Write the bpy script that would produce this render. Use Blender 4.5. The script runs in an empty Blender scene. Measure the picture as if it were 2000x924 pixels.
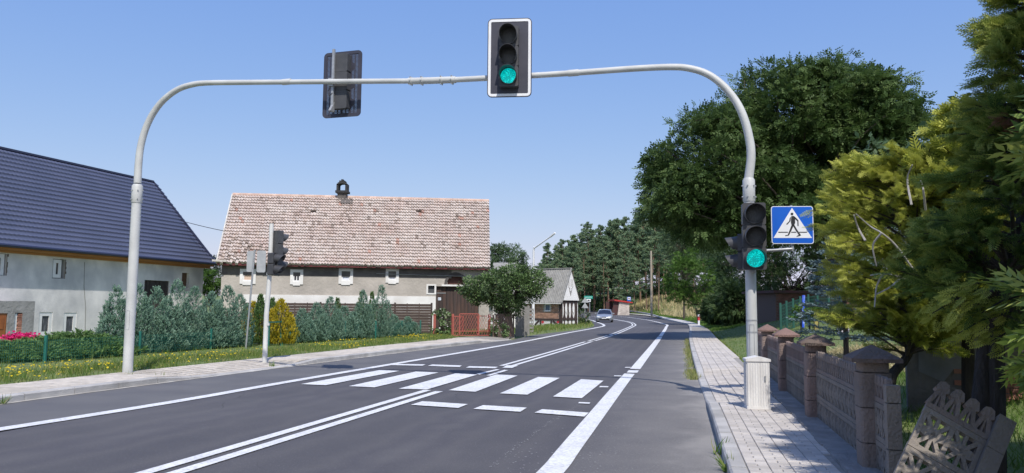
import bpy, math, random
import numpy as np
from mathutils import Vector, Matrix

random.seed(7)
rng = np.random.default_rng(11)
SC = bpy.context.scene
COL = SC.collection
R = math.radians

# ------------------------------------------------------------------ camera
F = 1500.0                      # focal length in pixels of a 2000 px wide picture
EYE = 1.55
PITCH = math.atan(139 / F)
ROLL = R(0.45)
f_ = Vector((0, math.cos(PITCH), math.sin(PITCH)))
r0 = Vector((1, 0, 0)); u0 = r0.cross(f_)
r_ = math.cos(ROLL) * r0 + math.sin(ROLL) * u0
u_ = math.cos(ROLL) * u0 - math.sin(ROLL) * r0
CAM = Vector((0, 0, EYE))
cam_data = bpy.data.cameras.new("camera")
cam_data.sensor_width = 36; cam_data.lens = 36 * F / 2000
cam_data.clip_start = 0.1; cam_data.clip_end = 6000
cam = bpy.data.objects.new("camera", cam_data); COL.objects.link(cam)
cam.matrix_world = Matrix(((r_.x, u_.x, -f_.x, CAM.x), (r_.y, u_.y, -f_.y, CAM.y), (r_.z, u_.z, -f_.z, CAM.z), (0, 0, 0, 1)))
SC.camera = cam

# ------------------------------------------------------------------ light
SUN_AZ = Vector((0.205, -0.979)); SUN_EL = R(53)
world = bpy.data.worlds.new("World"); SC.world = world; world.use_nodes = True
wn = world.node_tree.nodes; wl = world.node_tree.links
sky = wn.new("ShaderNodeTexSky"); sky.sky_type = 'NISHITA'; sky.sun_disc = False
sky.sun_elevation = SUN_EL; sky.sun_rotation = math.atan2(SUN_AZ.x, SUN_AZ.y)
sky.altitude = 200; sky.air_density = 1.25; sky.dust_density = 0.9; sky.ozone_density = 3.0
# grade the sky's own colours (same curve in every direction): flatter and bluer, as a phone camera shows a hazy summer sky
KS = 0.145; sp_ = wn.new("ShaderNodeSeparateColor"); cb_ = wn.new("ShaderNodeCombineColor"); wl.new(sky.outputs[0], sp_.inputs[0])
for i_, (c0_, t0_, g0_) in enumerate(((.232, .222, .86), (.381, .39, .64), (.624, .79, .24))):
    m1 = wn.new("ShaderNodeMath"); m1.operation = 'MULTIPLY'; m1.inputs[1].default_value = KS / c0_; wl.new(sp_.outputs[i_], m1.inputs[0])
    m2 = wn.new("ShaderNodeMath"); m2.operation = 'POWER'; m2.inputs[1].default_value = g0_; wl.new(m1.outputs[0], m2.inputs[0])
    m3 = wn.new("ShaderNodeMath"); m3.operation = 'MULTIPLY'; m3.inputs[1].default_value = t0_ / KS; wl.new(m2.outputs[0], m3.inputs[0]); wl.new(m3.outputs[0], cb_.inputs[i_])
wl.new(cb_.outputs[0], wn["Background"].inputs[0]); wn["Background"].inputs[1].default_value = KS
sd = bpy.data.lights.new("sun", 'SUN'); sd.energy = 4.3; sd.angle = R(0.53); sd.color = (1.0, 0.955, 0.89)
sun = bpy.data.objects.new("sun", sd); COL.objects.link(sun)
sv = Vector((SUN_AZ.x * math.cos(SUN_EL), SUN_AZ.y * math.cos(SUN_EL), math.sin(SUN_EL)))
sun.rotation_euler = (-sv).to_track_quat('-Z', 'Y').to_euler(); sun.location = (5, -10, 30)
SC.view_settings.view_transform = 'Standard'; SC.view_settings.look = 'None'
SC.view_settings.exposure = 0.0; SC.view_settings.gamma = 1.0; SC.view_settings.use_curve_mapping = False

# ------------------------------------------------------------------ pixels to places
def ray(px, py):
    d = f_ + r_ * ((px - 1000) / F) - u_ * ((py - 462) / F)
    return d
def atY(px, py, Y):
    d = ray(px, py); return CAM + d * (Y / d.y)
def zr(y):
    if y < 80: return 0.0
    if y < 140: return 0.00022 * (y - 80) ** 2
    return 0.792 + 0.0264 * (y - 140)
def G(px, py, z=0.0):
    """point on the road level seen at a pixel (plus z)"""
    d = ray(px, py); t = None
    lo, hi = 2.0, 400.0
    for _ in range(50):
        m = (lo + hi) / 2
        p = CAM + d * m
        if p.z > zr(p.y) + z: lo = m
        else: hi = m
    return CAM + d * lo
def spline(pts, n=8):
    pts = [Vector(p) for p in pts]; out = []
    P = [pts[0] * 2 - pts[1]] + pts + [pts[-1] * 2 - pts[-2]]
    for i in range(1, len(P) - 2):
        a, b, c, d = P[i - 1], P[i], P[i + 1], P[i + 2]
        for k in range(n):
            t = k / n
            out.append(0.5 * ((2 * b) + (c - a) * t + (2 * a - 5 * b + 4 * c - d) * t * t + (3 * b - a - 3 * c + d) * t ** 3))
    out.append(pts[-1]); return out
def sm(a, b, x):
    t = min(1, max(0, (x - a) / (b - a))); return t * t * (3 - 2 * t)

# ------------------------------------------------------------------ materials
def lin(c):
    return tuple(((v / 255) / 12.92 if v / 255 <= 0.04045 else ((v / 255 + 0.055) / 1.055) ** 2.4) for v in c)
MATS = {}
def nodes(name):
    m = bpy.data.materials.new(name); m.use_nodes = True
    MATS[name] = m; return m, m.node_tree.nodes, m.node_tree.links, m.node_tree.nodes["Principled BSDF"]
def rgb(c): return (c[0], c[1], c[2], 1)
def mat(name, c1, c2=None, scale=5.0, rough=0.8, c3=None, scale3=0.6, amt3=0.5, bump=0.0, bscale=None, metal=0.0, island=0.0, emit=None, detail=5, coord='Object', stretch=None, lo=0.35, hi=0.65, spec=None):
    """procedural surface: two noise layers over a base colour, a per-piece brightness shift and a bump"""
    m, n, l, b = nodes(name)
    b.inputs['Roughness'].default_value = rough; b.inputs['Metallic'].default_value = metal
    if spec is not None: b.inputs['Specular IOR Level'].default_value = spec
    tc = n.new("ShaderNodeTexCoord"); src = tc.outputs[coord]
    if stretch:
        mp = n.new("ShaderNodeMapping"); mp.inputs['Scale'].default_value = stretch; l.new(src, mp.inputs[0]); src = mp.outputs[0]
    def noise(s, d=detail):
        t = n.new("ShaderNodeTexNoise"); t.inputs['Scale'].default_value = s; t.inputs['Detail'].default_value = d; l.new(src, t.inputs['Vector']); return t.outputs[0]
    def ramp(x, a, bb):
        t = n.new("ShaderNodeMapRange"); t.inputs[1].default_value = a; t.inputs[2].default_value = bb; l.new(x, t.inputs[0]); return t.outputs[0]
    def mix(fac, a, bb, mode='MIX'):
        t = n.new("ShaderNodeMix"); t.data_type = 'RGBA'; t.blend_type = mode
        if isinstance(fac, float): t.inputs[0].default_value = fac
        else: l.new(fac, t.inputs[0])
        for s, v in ((6, a), (7, bb)):
            if isinstance(v, tuple): t.inputs[s].default_value = rgb(v)
            else: l.new(v, t.inputs[s])
        return t.outputs[2]
    col = c1
    if c2: col = mix(ramp(noise(scale), lo, hi), c1, c2)
    if c3:
        r3 = ramp(noise(scale3), 0.45, 0.7); mm = n.new("ShaderNodeMath"); mm.operation = 'MULTIPLY'; mm.inputs[1].default_value = amt3; l.new(r3, mm.inputs[0])
        col = mix(mm.outputs[0], col, c3)
    if island:
        g = n.new("ShaderNodeNewGeometry"); oi = n.new("ShaderNodeObjectInfo")
        ad = n.new("ShaderNodeMath"); ad.operation = 'ADD'; l.new(g.outputs['Random Per Island'], ad.inputs[0]); l.new(oi.outputs['Random'], ad.inputs[1])
        fr = n.new("ShaderNodeMath"); fr.operation = 'FRACT'; l.new(ad.outputs[0], fr.inputs[0])
        mr = n.new("ShaderNodeMapRange"); mr.inputs[3].default_value = 1 - island; mr.inputs[4].default_value = 1 + island; l.new(fr.outputs[0], mr.inputs[0])
        vm = n.new("ShaderNodeVectorMath"); vm.operation = 'SCALE'
        if isinstance(col, tuple): vm.inputs[0].default_value = col
        else: l.new(col, vm.inputs[0])
        l.new(mr.outputs[0], vm.inputs['Scale']); col = vm.outputs[0]
    if isinstance(col, tuple): b.inputs['Base Color'].default_value = rgb(col)
    else: l.new(col, b.inputs['Base Color'])
    if bump:
        bp = n.new("ShaderNodeBump"); bp.inputs['Strength'].default_value = min(1, bump); bp.inputs['Distance'].default_value = 0.02 * max(1, bump)
        l.new(noise(bscale or scale * 3, 6), bp.inputs['Height']); l.new(bp.outputs[0], b.inputs['Normal'])
    if emit:
        b.inputs['Emission Color'].default_value = rgb(emit[0]); b.inputs['Emission Strength'].default_value = emit[1]
    return m
def leafmat(name, cols, trans=0.3, rough=0.6):
    """foliage: colour from the per-leaf value 'tint', part of the light goes through"""
    m, n, l, b = nodes(name)
    at = n.new("ShaderNodeAttribute"); at.attribute_name = 'tint'
    cr = n.new("ShaderNodeValToRGB"); e = cr.color_ramp.elements
    while len(e) < len(cols): e.new(0.5)
    for i, c in enumerate(cols): e[i].position = i / (len(cols) - 1); e[i].color = rgb(c)
    l.new(at.outputs['Fac'], cr.inputs[0]); l.new(cr.outputs[0], b.inputs['Base Color']); b.inputs['Roughness'].default_value = rough
    b.inputs['Specular IOR Level'].default_value = 0.25
    tr = n.new("ShaderNodeBsdfTranslucent"); l.new(cr.outputs[0], tr.inputs[0])
    mx = n.new("ShaderNodeMixShader"); mx.inputs[0].default_value = trans
    l.new(b.outputs[0], mx.inputs[1]); l.new(tr.outputs[0], mx.inputs[2]); l.new(mx.outputs[0], n["Material Output"].inputs[0])
    return m

# ------------------------------------------------------------------ mesh builder
class MB:
    def __init__(s): s.v = []; s.f = []
    def add(s, vs, fs):
        o = len(s.v); s.v += [Vector(v) for v in vs]; s.f += [tuple(i + o for i in f) for f in fs]; return s
    def quad(s, a, b, c, d): return s.add([a, b, c, d], [(0, 1, 2, 3)])
    def box(s, c, sz, ax=None):
        """centre, full size, axes (three unit vectors)"""
        c = Vector(c); ax = ax or (Vector((1, 0, 0)), Vector((0, 1, 0)), Vector((0, 0, 1)))
        h = [Vector(a) * (k / 2) for a, k in zip(ax, sz)]
        v = [c + h[0] * x + h[1] * y + h[2] * z for z in (-1, 1) for y in (-1, 1) for x in (-1, 1)]
        return s.add(v, [(0, 2, 3, 1), (4, 5, 7, 6), (0, 1, 5, 4), (2, 6, 7, 3), (0, 4, 6, 2), (1, 3, 7, 5)])
    def bar(s, a, b, w, t, side):
        """box from a to b; w across, t along 'side'"""
        a = Vector(a); b = Vector(b); d = (b - a).normalized(); side = (Vector(side) - d * d.dot(Vector(side))).normalized()
        return s.box((a + b) / 2, ((b - a).length, t, w), (d, side, d.cross(side)))
    def tube(s, pts, rad, n=10, caps=True):
        pts = [Vector(p) for p in pts]; rad = rad if hasattr(rad, '__len__') else [rad] * len(pts)
        o = len(s.v); up = None
        for i, p in enumerate(pts):
            d = (pts[min(i + 1, len(pts) - 1)] - pts[max(i - 1, 0)]).normalized()
            if up is None: up = d.orthogonal().normalized()
            up = (up - d * up.dot(d)).normalized(); w = d.cross(up)
            for k in range(n):
                a = 2 * math.pi * k / n; s.v.append(p + (up * math.cos(a) + w * math.sin(a)) * rad[i])
        for i in range(len(pts) - 1):
            for k in range(n):
                a = o + i * n + k; b = o + i * n + (k + 1) % n
                s.f.append((a, b, b + n, a + n))
        if caps: s.f.append(tuple(o + k for k in range(n))[::-1]); s.f.append(tuple(o + (len(pts) - 1) * n + k for k in range(n)))
        return s
    def prism(s, poly, o, ax, depth):
        """2-D polygon in ax[0], ax[1] from origin o, extruded by depth along ax[2]"""
        o = Vector(o); n = len(poly)
        a = [o + ax[0] * p[0] + ax[1] * p[1] for p in poly]; b = [p + ax[2] * depth for p in a]
        return s.add(a + b, [tuple(range(n))[::-1], tuple(range(n, 2 * n))] + [(i, (i + 1) % n, n + (i + 1) % n, n + i) for i in range(n)])
    def build(s, name, m, parent=None, loc=None, smooth=False):
        me = bpy.data.meshes.new(name)
        off = Vector(loc) if loc is not None else Vector((0, 0, 0)); M = None
        if parent is not None and not parent.get('_local'):
            M = world_of(parent).inverted()
            vs = [tuple(M @ v) for v in s.v]
        else: vs = [tuple(v - off) for v in s.v]
        me.from_pydata(vs, [], s.f); me.update()
        if smooth:
            me.polygons.foreach_set('use_smooth', [True] * len(me.polygons))
            try: me.set_sharp_from_angle(angle=R(40))
            except Exception: pass
        me.materials.append(m)
        o = bpy.data.objects.new(name, me); COL.objects.link(o)
        if parent is not None:
            o.parent = parent
            if parent.get('_local'): o['_local'] = 1
        elif loc is not None: o.location = off
        return o
def world_of(o):
    M = o.matrix_basis.copy()
    while o.parent: o = o.parent; M = o.matrix_basis @ M
    return M
def tag(o, label=None, cat=None, group=None, kind=None):
    if label: o['label'] = label
    if cat: o['category'] = cat
    if group: o['group'] = group
    if kind: o['kind'] = kind
    return o
def thing(name, label, cat, loc=(0, 0, 0), rz=0, group=None, local=False):
    o = bpy.data.objects.new(name, None); COL.objects.link(o); o.location = loc; o.rotation_euler = (0, 0, rz)
    o.empty_display_size = 0.2
    if local: o['_local'] = 1
    return tag(o, label, cat, group)
KIDS = {}
def copy_tree(o, parent=None):
    c = o.copy(); COL.objects.link(c)
    if parent: c.parent = parent
    for ch in [x for x in COL.objects if x.parent == o]: copy_tree(ch, c)
    return c
def mesh_np(name, V, Fc, m, tint=None, parent=None, smooth=False):
    """fast mesh from arrays; all faces have the same number of corners"""
    V = np.asarray(V, dtype=np.float32).reshape(-1, 3); Fc = np.asarray(Fc, dtype=np.int32)
    me = bpy.data.meshes.new(name); nf, k = Fc.shape
    me.vertices.add(len(V)); me.vertices.foreach_set('co', V.ravel())
    me.loops.add(nf * k); me.loops.foreach_set('vertex_index', Fc.ravel())
    me.polygons.add(nf); me.polygons.foreach_set('loop_start', np.arange(0, nf * k, k, dtype=np.int32))
    try: me.polygons.foreach_set('loop_total', np.full(nf, k, dtype=np.int32))
    except Exception: pass
    if tint is not None:
        at = me.attributes.new('tint', 'FLOAT', 'POINT'); at.data.foreach_set('value', np.asarray(tint, dtype=np.float32))
    me.update(calc_edges=True)
    if smooth: me.polygons.foreach_set('use_smooth', [True] * nf)
    me.materials.append(m)
    o = bpy.data.objects.new(name, me); COL.objects.link(o)
    if parent is not None: o.parent = parent
    return o
def norm(a): return a / np.maximum(1e-9, np.linalg.norm(a, axis=-1, keepdims=True))
def frames(D, N):
    """rows to matrices whose columns are side, direction, normal"""
    D = norm(D); X = norm(np.cross(D, N)); Z = np.cross(X, D)
    return np.stack([X, D, Z], axis=-1)
def scatter(T, TF, P, Fr, S, tint, tt=None):
    """instances of template T (k,3), faces TF, at P (n,3) with frames (n,3,3) and sizes S; returns arrays"""
    T = np.asarray(T, float); n, k = len(P), len(T)
    V = np.einsum('nij,kj->nki', Fr, T) * np.asarray(S).reshape(n, -1, 1 if np.ndim(S) == 1 else 1) + P[:, None, :]
    TF = np.asarray(TF); Fc = (TF[None] + (np.arange(n) * k)[:, None, None]).reshape(-1, TF.shape[1])
    ti = np.repeat(tint, k)
    if tt is not None: ti = np.clip(ti + np.tile(tt, n), 0, 1)
    return V.reshape(-1, 3), Fc, ti
def rvec(n):
    return norm(rng.normal(size=(n, 3)))
# ================================================================== ground, road, pavements
def xy(p): return (p.x, p.y)
KH = 0.12
kerbL = spline([G(-160, 818), G(0, 790), G(249, 757), G(600, 712), G(875, 677.5), G(1000, 664)], 10)
paveL = spline([G(-160, 772, KH), G(0, 751, KH), G(229, 727, KH), G(500, 699, KH), G(730, 676, KH), G(875, 661.5, KH), G(905, 657.5, KH), G(1005, 655.5, KH)], 8)
verge_far = spline([G(1000, 664), G(1050, 653.6), G(1126, 644.5), G(1160, 637), G(1152, 629), G(1125, 621), G(1085, 614.5)], 6)
edgeL = [Vector((kerbL[0].x - 3.5, -14, 0))] + kerbL + verge_far[1:]
kR = [G(1500, 1180), G(1420, 924), G(1382, 797), G(1355, 712), G(1346, 665), G(1346, 640), G(1336, 633), G(1296, 624.5), G(1262, 617.5), G(1194, 611.2)]
kerbR = spline(kR, 10)
edgeR = [Vector((kerbR[0].x - 3.5, -14, 0))] + kerbR
fence_a = Vector((3.35, 7.2, 0)); fdir = Vector((0.2262, 0.974, 0))
def fpt(t): return fence_a + fdir * t
pR = [fpt(-22) - Vector((0.2, 0, 0)), fpt(-3) - Vector((.2, 0, 0)), fpt(10) - Vector((.2, 0, 0)), G(1457, 712, KH), G(1420, 677, KH), G(1397, 657, KH), G(1380, 640.5, KH), G(1352, 629, KH), G(1318, 622.5, KH), G(1272, 615.2, KH), G(1196, 609.6, KH)]
paveR = spline(pR, 8)
def fn(pts):
    p = sorted([(q.y, q.x) for q in pts]); ys = [a for a, b in p]; xs = [b for a, b in p]
    return lambda y: float(np.interp(y, ys, xs))
XL = fn([Vector((paveL[0].x - 3.2, -14, 0))] + paveL[:-9] + [Vector((v.x, v.y, 0)) for v in verge_far if v.y > 44])
XR = fn(paveR + [Vector((14, 190, 0)), Vector((-30, 240, 0))])
def gz(x, y):
    """height of the ground sheet"""
    z = zr(y); s = x - XR(y); t = XL(y) - x
    z += 0.10 * sm(0.0, 0.7, t) + 0.10 * sm(0.0, 0.5, s)
    if s > 0:
        lawn = sm(12, 24, y) * (1 - sm(52, 66, y))
        z += 0.95 * lawn * sm(0.3, 5.0, s) + 0.35 * (1 - sm(12, 24, y)) * sm(0.5, 3, s)
        z += 2.6 * sm(58, 90, y) * sm(1.5, 13, s) + 1.6 * sm(70, 110, y) * sm(13, 50, s)
    if t > 0: z += 0.0
    if s <= 0 and t <= 0: z -= 0.05
    elif s <= 0.05 and s > 0: z -= 0.05
    return z
def on(px, Y, dz=0.0):
    """place on the ground at distance Y in the direction of pixel column px"""
    x = atY(px, 600, Y).x; return Vector((x, Y, gz(x, Y) + dz))

def road_mat(name, stops, speck, specks=46, amt=.5, wob=.5, wobs=1.2, rough=.8, patch=.25):
    """asphalt: colour bands across the lane (attribute tint), broken up by noise, light aggregate specks, thin cracks"""
    m_, n_, l_, b_ = nodes(name); tc_ = n_.new("ShaderNodeTexCoord"); at_ = n_.new("ShaderNodeAttribute"); at_.attribute_name = 'tint'
    def nz_(sc, d=6):
        t = n_.new("ShaderNodeTexNoise"); t.inputs['Scale'].default_value = sc; t.inputs['Detail'].default_value = d; l_.new(tc_.outputs['Object'], t.inputs[0]); return t.outputs[0]
    def mth(op, a, b, c=None):
        t = n_.new("ShaderNodeMath"); t.operation = op
        for i_, v_ in enumerate((a, b, c)):
            if v_ is None: continue
            if isinstance(v_, (int, float)): t.inputs[i_].default_value = v_
            else: l_.new(v_, t.inputs[i_])
        return t.outputs[0]
    def mixc(f, a, b):
        t = n_.new("ShaderNodeMix"); t.data_type = 'RGBA'; l_.new(f, t.inputs[0])
        for s_, v_ in ((6, a), (7, b)):
            if isinstance(v_, tuple): t.inputs[s_].default_value = rgb(v_)
            else: l_.new(v_, t.inputs[s_])
        return t.outputs[2]
    def mr_(x, a, b):
        t = n_.new("ShaderNodeMapRange"); t.inputs[1].default_value = a; t.inputs[2].default_value = b; l_.new(x, t.inputs[0]); return t.outputs[0]
    f = mth('ADD', at_.outputs['Fac'], mth('MULTIPLY_ADD', nz_(wobs), wob * 2, -wob))
    cr_ = n_.new("ShaderNodeValToRGB"); e_ = cr_.color_ramp.elements
    while len(e_) < len(stops): e_.new(.5)
    for q_, (p_, c_) in zip(e_, stops): q_.position = p_; q_.color = rgb(c_)
    l_.new(f, cr_.inputs[0]); col = cr_.outputs[0]
    col = mixc(mth('MULTIPLY', mr_(nz_(.22, 3), .5, .68), patch), col, tuple(v * 1.35 for v in stops[-1][1]))
    col = mixc(mth('MULTIPLY', mr_(nz_(specks, 2), .60, .74), amt), col, speck)
    col = mixc(mth('MULTIPLY', mr_(nz_(specks * 1.7, 2), .40, .26), .6), col, (.05, .05, .052))
    vo = n_.new("ShaderNodeTexVoronoi"); vo.feature = 'DISTANCE_TO_EDGE'; vo.inputs['Scale'].default_value = .16
    ad = n_.new("ShaderNodeVectorMath"); ad.operation = 'MULTIPLY_ADD'; nn = n_.new("ShaderNodeTexNoise"); nn.inputs['Scale'].default_value = 1.2; l_.new(tc_.outputs['Object'], nn.inputs[0])
    l_.new(nn.outputs['Color'], ad.inputs[0]); ad.inputs[1].default_value = (1.2, 1.2, 0); l_.new(tc_.outputs['Object'], ad.inputs[2]); l_.new(ad.outputs[0], vo.inputs['Vector'])
    crk = mth('MULTIPLY', mr_(vo.outputs['Distance'], .0016, .0004), mth('MULTIPLY', mr_(nz_(.5, 2), .5, .58), .6)); col = mixc(crk, col, (.035, .034, .034))
    l_.new(col, b_.inputs['Base Color']); b_.inputs['Roughness'].default_value = rough
    bp_ = n_.new("ShaderNodeBump"); bp_.inputs['Strength'].default_value = .8; bp_.inputs['Distance'].default_value = .015; l_.new(nz_(120), bp_.inputs['Height']); l_.new(bp_.outputs[0], b_.inputs['Normal'])
    return m_
M_asph = road_mat('asphalt', [(.0, (.080, .076, .081)), (.35, (.102, .096, .097)), (.6, (.085, .080, .086)), (1.0, (.130, .123, .119))], (.23, .22, .215), wob=.35, amt=.5)
M_shoulder = mat('worn_asphalt', (.150, .145, .142), (.19, .18, .172), scale=2.3, c3=(.30, .28, .25), scale3=1.6, amt3=.6, rough=.85, bump=.9, bscale=110)
M_paint = mat('road_paint', (.80, .795, .78), (.66, .655, .645), scale=2.2, c3=(.30, .295, .30), scale3=30, amt3=.55, rough=.6, bump=.4, bscale=90, lo=.45, hi=.75)
M_pave = mat('concrete_paver', (.56, .515, .465), (.48, .44, .395), scale=3.0, c3=(.34, .31, .28), scale3=1.3, amt3=.55, rough=.88, bump=.4, bscale=70, island=.10)
M_paveL = mat('worn_paver', (.60, .54, .46), (.48, .43, .365), scale=3.0, c3=(.30, .27, .22), scale3=.5, amt3=.6, rough=.88, bump=.4, bscale=60, island=.1)
M_joint = mat('sand_joint', (.25, .23, .20), (.33, .305, .27), scale=9, rough=.95)
M_kerb = mat('kerb_concrete', (.52, .50, .47), (.40, .385, .365), scale=2.5, c3=(.22, .21, .19), scale3=1.2, amt3=.5, rough=.88, bump=.6, bscale=50, island=.07)
M_soil = mat('ground_soil', (.10, .15, .04), (.15, .19, .06), scale=1.2, c3=(.24, .24, .10), scale3=.35, amt3=.4, rough=.95, bump=1, bscale=12)

# ground: one sheet out to the horizon
ys = np.concatenate([np.arange(-60, 0, 10), np.arange(0, 40, 1.0), np.arange(40, 160, 2.0), np.arange(160, 330, 10), [400, 600, 1000, 2000, 4500]])
xs = np.concatenate([[-4000, -1500, -600, -300, -180, -120, -90, -70, -55, -45, -38], np.arange(-32, -14, 1.5), np.arange(-14, 28, 0.5), np.arange(28, 60, 2.0), [64, 70, 80, 95, 120, 160, 220, 350, 700, 1600, 4000]])
V = [(x, y, gz(x, y) if y < 330 else zr(330) - .0 * y) for y in ys for x in xs]
nx = len(xs); Fc = [(j * nx + i, j * nx + i + 1, (j + 1) * nx + i + 1, (j + 1) * nx + i) for j in range(len(ys) - 1) for i in range(nx - 1)]
o = mesh_np('ground', V, Fc, M_soil, smooth=True); tag(o, kind='structure')

def resample(pts, step):
    pts = [Vector(p) for p in pts]; out = [pts[0]]; acc = 0
    for a, b in zip(pts, pts[1:]):
        L = (b - a).length
        while acc + L >= step and L > 1e-6:
            t = (step - acc) / L; a = a + (b - a) * t; out.append(a.copy()); L = (b - a).length; acc = 0
        acc += L
    return out
def strip(name, A, B, m, dz=0.0, kind='structure', parent=None):
    """sheet between two lines, matched by distance along"""
    n = 160
    def par(P):
        P = [Vector(p) for p in P]; L = [0]
        for a, b in zip(P, P[1:]): L.append(L[-1] + (b - a).length)
        q = np.linspace(0, L[-1], n); return [[float(np.interp(t, L, [p[k] for p in P])) for k in range(2)] for t in q]
    a, b = par(A), par(B); mb = MB()
    for i in range(n):
        for p in (a[i], b[i]): mb.v.append(Vector((p[0], p[1], zr(p[1]) + dz)))
    mb.f = [(2 * i, 2 * i + 1, 2 * i + 3, 2 * i + 2) for i in range(n - 1)]
    o = mb.build(name, m, parent); 
    if parent is None: tag(o, kind=kind)
    return o
far_road = [Vector((6, 168, 0)), Vector((-20, 190, 0))]
road = strip('road', edgeL + [Vector((-4, 150, 0)), Vector((-40, 160, 0))], edgeR + [Vector((14.5, 160, 0)), Vector((-36, 182, 0))], M_asph)

# edge lines (centres of the paint), from the near end to the far bend
LL = spline([G(-420, 905), G(0, 840), G(357, 783), G(625, 736), G(1000, 672), G(1110, 650.5), G(1162, 641), G(1180, 635.8), G(1166, 629.5), G(1147, 624), G(1100, 617)], 10)
LC1 = spline([G(100, 975), G(288, 924), G(835, 763)], 8)
LC2 = spline([G(160, 978), G(349, 924), G(858, 765.5)], 8)
CC = [G(989, 715.5), G(1080, 689), G(1146, 669), G(1197, 653.8), G(1234, 638.2), G(1238, 634), G(1228, 629), G(1196, 623.5), G(1160, 618.5), G(1130, 613.5), G(1080, 609)]
CS_ = spline(CC[:5], 10)
LR = spline([G(890, 1110), G(1076, 924), G(1127, 860), G(1226, 735), G(1244, 717), G(1290, 657), G(1301, 639.5), G(1299, 633.5), G(1262, 624.8), G(1198.5, 616.7), G(1140, 611), G(1085, 608)], 10)
# worn shoulders between the edge lines and the kerbs, 4 mm above the road
def offset(P, d):
    out = []
    for i, p in enumerate(P):
        t = (P[min(i + 1, len(P) - 1)] - P[max(i - 1, 0)]); t.z = 0; t.normalize(); out.append(p + Vector((t.y, -t.x, 0)) * d)
    return out
strip('road_shoulder', [p for p in edgeL if p.y < 62], [p for p in LL if p.y < 60], mat('shoulder_asphalt', (.115, .113, .118), (.14, .137, .137), scale=1.1, c3=(.2, .19, .18), scale3=.5, amt3=.4, rough=.85, bump=.7, bscale=110), .004)
mid = [a for a in LR if a.y < 60]
kk = [p for p in edgeR if p.y < 62]
YS = np.linspace(4, 60, 60); fk, fl = fn(kk), fn(mid)
m_ = road_mat('shoulder_asphalt_right', [(.10, (.122, .116, .117)), (.42, (.158, .149, .144)), (.72, (.195, .183, .172)), (1.0, (.30, .28, .255))], (.38, .36, .33), wob=.5, wobs=1.4, amt=.6, patch=.1)
V, T_, W_ = [], [], 8
for y in YS:
    for k in range(W_ + 1): q = k / W_; x = fl(y) + (fk(y) + .02 - fl(y)) * q; V.append((x, y, zr(y) + .004)); T_.append(q * min(1, 1.25 - y / 90))
o = mesh_np('road_shoulder', V, [(j * (W_ + 1) + i, j * (W_ + 1) + i + 1, (j + 1) * (W_ + 1) + i + 1, (j + 1) * (W_ + 1) + i) for j in range(len(YS) - 1) for i in range(W_)], m_, T_); tag(o, kind='structure')

def lane(Pa, Pb, y0, y1, n=10):
    fa_, fb_ = fn(Pa), fn(Pb); V, T_ = [], []; ys_ = np.arange(y0, y1, .8)
    for y in ys_:
        for k in range(n + 1): q = k / n; V.append((fa_(y) + (fb_(y) - fa_(y)) * q, y, zr(y) + .002)); T_.append(.5 + .36 * math.cos(q * 4 * math.pi) - .10)
    o = mesh_np('road_lane', V, [(j * (n + 1) + i, j * (n + 1) + i + 1, (j + 1) * (n + 1) + i + 1, (j + 1) * (n + 1) + i) for j in range(len(ys_) - 1) for i in range(n)], M_asph, T_); tag(o, kind='structure')
mc_ = [(a_ + b_) / 2 for a_, b_ in zip(LC1, LC2)] + [p for p in CS_ if p.y > 16]
lane([p for p in LL if p.y < 69], mc_, 3, 66); lane(mc_, [p for p in LR if p.y < 69], 3, 66)

# ---- painted markings
PZ = .013
markings = thing('road_markings', None, None); markings['kind'] = 'structure'
def paint(P, w, name='edge_line', z=PZ):
    a, b = offset(P, -w / 2), offset(P, w / 2); mb = MB()
    for p, q in zip(a, b):
        for r in (p, q): mb.v.append(Vector((r.x, r.y, zr(r.y) + z)))
    mb.f = [(2 * i, 2 * i + 1, 2 * i + 3, 2 * i + 2) for i in range(len(P) - 1)]
    return mb.build(name, M_paint, markings)
def cut(P, a, b): return [p for p in P if a <= p.y <= b]
def width(p1, p2, d): return abs((G(*p1) - G(*p2)).dot(d))
paint(LL, .24)
paint(LC1, .15, 'centre_line'); paint(LC2, .15, 'centre_line')
CS = spline(CC, 14)
cl = offset(CS, -.14); cr = offset(CS, .14)
for P in (cl, cr):
    Q = resample(P, .25)
    dd = lambda a, b: [p for p in Q if a <= p.y <= b]
    for a, b in ((20.4, 35.8), (36.8, 44.3), (45.3, 200)):
        if len(dd(a, b)) > 1: paint(dd(a, b), .13, 'centre_line')
for y0 in (36.0, 44.5): 
    Q = [p for p in resample(CS, .2) if y0 <= p.y <= y0 + .7]; paint(Q, .3, 'centre_line')
LRq = resample(LR, .12)
def seg(a, b, w): 
    Q = [p for p in LRq if a <= p.y <= b]
    if len(Q) > 1: paint(Q, w)
seg(2.5, 18.45, .25); seg(18.75, 19.5, .25); seg(19.9, 43, .26); seg(43.5, 200, .22)
def poly(name, pix):
    mb = MB(); v = [G(*p) for p in pix]; mb.add([Vector((q.x, q.y, zr(q.y) + PZ + .003)) for q in v], [tuple(range(len(v)))]); return mb.build(name, M_paint, markings)
def r1(*p): return [(500 + a / 4, 640 + b / 4) for a, b in p]
for q in (r1((350, 447), (545, 455), (1120, 343), (965, 337)), r1((725, 463), (925, 472), (1425, 356), (1250, 348)),
          r1((1115, 483), (1335, 489), (1730, 372), (1560, 362)), r1((1505, 495), (1715, 507), (2045, 380), (1875, 371)),
          r1((1905, 520), (2120, 530), (2373, 398), (2205, 390)), r1((2320, 545), (2545, 558), (2715, 420), (2540, 408))): poly('crossing_stripe', q)
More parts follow.
